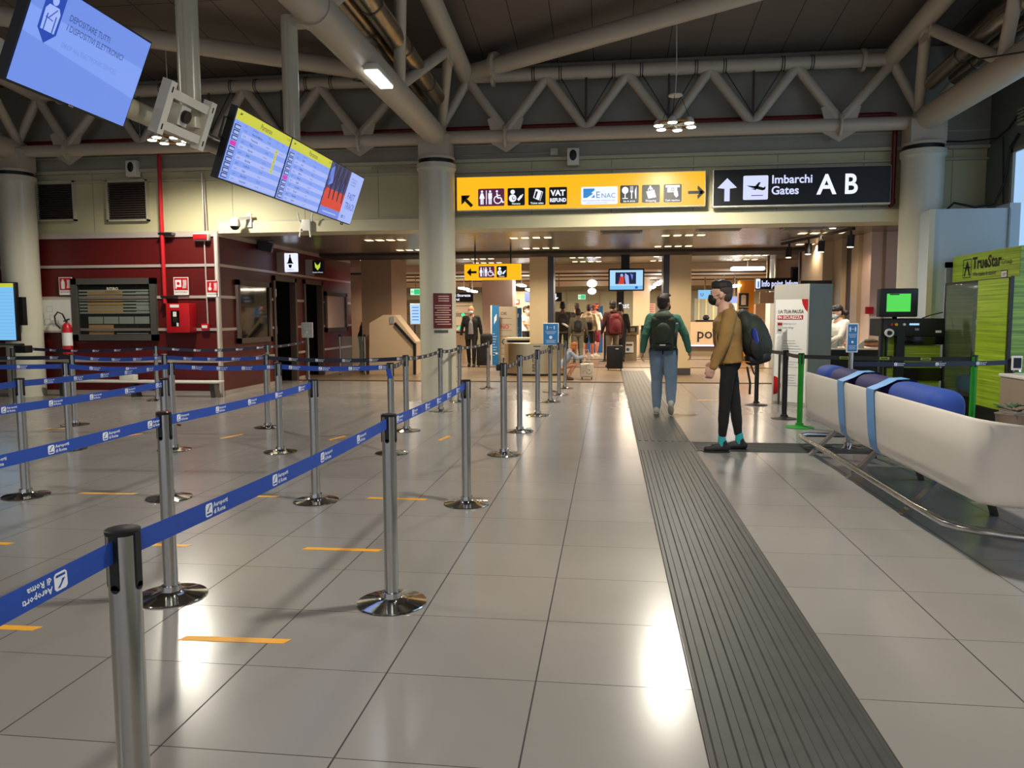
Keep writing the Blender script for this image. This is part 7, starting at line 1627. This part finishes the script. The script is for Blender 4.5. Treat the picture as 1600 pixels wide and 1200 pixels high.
# walking man in green, seen from behind
t, J, S = person('man in a green sweatshirt and light blue jeans walking away with a green rucksack', (.80, 11.35, 0), math.radians(84), 1.725,
    dict(ankL=(-.04, .085, .085), kneeL=(.05, .09, .50), ankR=(-.40, -.13, .20), kneeR=(-.10, -.12, .49), footR=math.radians(38), footL=0.0, elL=(-.10, .26, 1.16), wrL=(-.07, .30, .92), elR=(-.05, -.31, 1.17), wrR=(.03, -.37, .93),
         chest=(.02, 0, 1.27), neck=(.03, 0, 1.47), head=(.055, 0, 1.625), yaw=math.radians(-28), shR=(-.01, -.185, 1.40)),
    skin='skin', top='green jersey', bottom='jeans light', shoe='sneaker grey', hair='hair brown', hair_style='short', mask='mask black', hood=True, bulk=1.12, wide=1.08, legw=1.28, vox=.007, jacket_len=.93)
o, M, fin = backpack('olive green hiking rucksack worn by the walking man in the green sweatshirt', t, -.115, 1.20, .33, .56, .22, 'pack green', tilt=math.radians(6))
b = MB(); b.box((-.21, -.04, -.215), (-.205, .04, -.2), 'white'); b.tube([(.0, -.17, -.24), (.10, -.19, -.25), (.20, -.12, -.26), (.25, .0, -.27), (.20, .12, -.26), (.10, .19, -.25), (.0, .17, -.24)], .018, 8, 'pack black'); b.tube([(-.06, .0, -.25), (-.09, .0, -.33)], .012, 6, 'pack black'); b.tube([(-.02, -.18, -.2), (.0, -.2, -.34)], .008, 6, 'pack black'); fin(b, 'hip_belt')
b = MB(); b.cyl((-.08, -.185, -.1), (-.08, -.19, .10), .028, seg=12, mt='clear glass'); b.cyl((-.08, -.19, .1), (-.08, -.19, .12), .017, seg=10, mt='white'); fin(b, 'water_bottle')

# man in the dark suit coming towards the camera
t, J, S = person('bald man in a dark suit and pale mask walking towards us, hand on his case', (-3.86, 21.6, 0), math.radians(-88), 1.72,
    dict(ankL=(.10, .08, .085), kneeL=(.12, .09, .5), ankR=(-.10, -.08, .10), kneeR=(.0, -.09, .5), elL=(-.04, .26, 1.16), wrL=(-.05, .29, .92), elR=(-.02, -.27, 1.15), wrR=(.02, -.30, .92), pitch=math.radians(8)),
    skin='skin', top='suit black', bottom='suit black', shoe='sneaker black', hair_style='bald', mask='mask pale', collar=True, jacket_len=.80, shirt='shirt grey', vox=.011, bulk=1.06)
b = MB(); b.rbox((-3.58, 21.35, .62), (-3.25, 21.7, .95), .09, 'suit black', 4); tag(b.build('shoulder_bag'), 'soft black bag lying on the suitcase of the man in the suit', 'bag')
# squatting child
t, J, S = person('squatting child in a pale blue hoodie and patterned red leggings holding a suitcase handle', (-.88, 17.3, 0), math.radians(4), 1.24,
    dict(pel=(-.24, 0, .42), chest=(-.02, 0, .72), neck=(.08, 0, .92), head=(.19, 0, 1.06), hipL=(-.22, .10, .40), hipR=(-.22, -.10, .40), kneeL=(.20, .12, .50), kneeR=(.20, -.12, .48), ankL=(-.02, .12, .085), ankR=(-.02, -.12, .085),
         shL=(.06, .15, .88), shR=(.06, -.15, .88), elL=(.26, .17, .70), elR=(.26, -.16, .68), wrL=(.48, .09, .74), wrR=(.48, -.08, .72), pitch=math.radians(10), curl=1.1),
    skin='skin pale', top='child blue', bottom='leggings', shoe='brown shoe', hair='hair red', hair_style='long', hood=True, jacket_len=.93, vox=.010, bulk=.95, legw=.85)
# queue group
GY = 26.0
def gx(px_, y): return at(px_, 520, Y=y).x
t, J, S = person('man in an olive shirt and dark trousers with a black and white rucksack, back turned', (gx(879, 24.5), 24.5, 0), math.radians(95), 1.86, dict(ankR=(-.1, -.1, .085)), skin='skin dark', top='olive shirt', bottom='black denim', shoe='sneaker black', hair='hair dark', vox=.012, low=True, jacket_len=.84, bulk=1.08)
o, M, fin = backpack('black rucksack with a white shoe tied on, worn by the man in the olive shirt', t, -.12, 1.25, .32, .5, .16, 'pack black', pockets=False)
b = MB(); b.ell((-.17, -.08, -.1), (.05, .13, .04), 'white', rot=Matrix.Rotation(math.radians(30), 3, 'X')); b.ell((-.19, -.05, -.12), (.03, .06, .015), 'black', rot=Matrix.Rotation(math.radians(30), 3, 'X')); fin(b, 'tied_shoe', label='white shoe hanging on the rucksack')
t, J, S = person('shorter person in a grey jacket and grey trousers with a small black rucksack, back turned', (gx(903, 23.6), 23.6, 0), math.radians(93), 1.64, dict(ankR=(-.06, -.1, .085), elR=(-.0, -.26, 1.14), wrR=(.12, -.3, .95)), skin='skin dark', top='grey jacket', bottom='grey pants', shoe='sneaker black', hair='hair dark', vox=.012, low=True)
backpack('small black rucksack on the shorter person in the grey jacket', t, -.12, 1.14, .22, .34, .12, 'pack black', pockets=False)
person('dark clothed person with a cap in the queue, mostly hidden between the two rucksack wearers', (gx(901, 27.5), 27.5, 0), math.radians(100), 1.86, {}, skin='skin', top='suit black', bottom='black denim', shoe='sneaker black', hair='hair brown', vox=.013, low=True, cap='khaki')
t, J, S = person('person in a cream hoodie with a black sling bag waiting in the queue', (gx(920, 26.5), 26.5, 0), math.radians(80), 1.80, {}, skin='skin red', top='beige hoodie', bottom='black denim', shorts=True, shoe='sneaker grey', hair='hair brown', vox=.012, low=True, hood=True)
b = MB(); q = wpt(t, -.16, -.03, 1.1); b.rbox((q.x - .17, q.y - .08, q.z - .14), (q.x + .14, q.y + .05, q.z + .14), .05, 'pack black', 4); tag(b.build('sling_bag'), 'black sling bag on the person in the cream hoodie', 'bag')
t, J, S = person('man in a white T-shirt, dark red shorts and reddish cap wearing a black mask', (gx(930, 27.2), 27.2, 0), math.radians(50), 1.84, dict(yaw=math.radians(-70), kneeL=(.04, .10, .5), ankR=(-.08, -.12, .085), elR=(.1, -.24, 1.16), wrR=(.28, -.2, 1.05), elL=(.06, .24, 1.14), wrL=(.2, .2, .95)), skin='skin red', top='white tee', sleeves='short', bottom='red shorts', shorts=True, shoe='sneaker grey', hair='hair fade', mask='mask black', cap='cap red', vox=.011, low=False, jacket_len=.9)
t, J, S = person('man in a maroon jacket and khaki trousers standing behind the black cabin suitcase', (gx(957, 21.6), 21.6, 0), math.radians(112), 1.83, dict(elL=(-.02, .26, 1.15), wrL=(.08, .27, .92)), skin='skin dark', top='maroon', bottom='khaki', shoe='sneaker black', hair='hair dark', vox=.011, low=True, hood=True, jacket_len=.86, bulk=1.06)
backpack('dark red rucksack on the man in the maroon jacket', t, -.12, 1.22, .33, .56, .22, 'maroon pack', l=.0, pockets=False)
person('person in a dark blue cap and jacket half hidden behind the red rucksack', (gx(969, 24.5), 24.5, 0), math.radians(90), 1.78, {}, skin='skin', top='suit black', bottom='navy cloth', shoe='sneaker black', hair='hair dark', cap='navy cloth', vox=.013, low=True)
t, J, S = person('staff member in a white uniform shirt and black trousers standing sideways in a mask', (gx(821, 27.5), 27.5, 0), math.radians(-20), 1.76, dict(elR=(.05, -.2, 1.16), wrR=(.26, -.12, 1.12), elL=(.05, .2, 1.16), wrL=(.26, .1, 1.14)), skin='skin', top='uniform white', bottom='black denim', shoe='sneaker black', hair='hair dark', mask='mask pale', vox=.012, sleeves='short')
person('second dark clothed person half hidden at the left edge of the first pillar', (gx(829, 29.5), 29.5, 0), math.radians(200), 1.82, {}, skin='skin', top='suit black', bottom='black denim', shoe='sneaker black', hair='hair dark', vox=.013, low=True)
person('person in black leaning out behind the corner of the red office', (-7.05 + .22, 20.95, 0), math.radians(60), 1.62, dict(chest=(.12, 0, 1.24), neck=(.2, 0, 1.40), head=(.27, 0, 1.52), shL=(.16, .17, 1.34), shR=(.16, -.17, 1.34), elL=(.2, .22, 1.08), elR=(.2, -.25, 1.08), wrL=(.25, .2, .88), wrR=(.22, -.24, .86)), skin='skin', top='suit black', bottom='black denim', shoe='sneaker black', hair='hair dark', vox=.013, low=True)
# woman at the food counter
t, J, S = person('woman in a white blouse, black apron and black cap serving behind the food counter', (4.1, 14.35, 0), math.radians(196), 1.60, dict(head=(.06, 0, 1.615), pitch=math.radians(20), chest=(.03, 0, 1.27), neck=(.02, 0, 1.46), elL=(.10, .22, 1.16), wrL=(.30, .14, 1.06), elR=(.10, -.22, 1.16), wrR=(.30, -.12, 1.08)), skin='skin pale', top='uniform white', bottom='black denim', shoe='sneaker black', hair='hair dark', mask='mask pale', cap='apron', vox=.010)
B = Blob(); B.loft([((.105, 0, .80), .15, .03, 0), ((.115, 0, 1.1), .14, .03, 0), ((.12, 0, 1.28), .09, .03, 0)]); B.cap((.11, .07, 1.26), (.02, .08, 1.44), .013); B.cap((.11, -.07, 1.26), (.02, -.08, 1.44), .013); B.build('apron', t, 'apron', .008, 1, S)
b = MB(); q = wpt(t, -.11, 0, 1.47); b.ell(q, (.05, .05, .05), 'hair dark'); b.build('hair_bun', t)
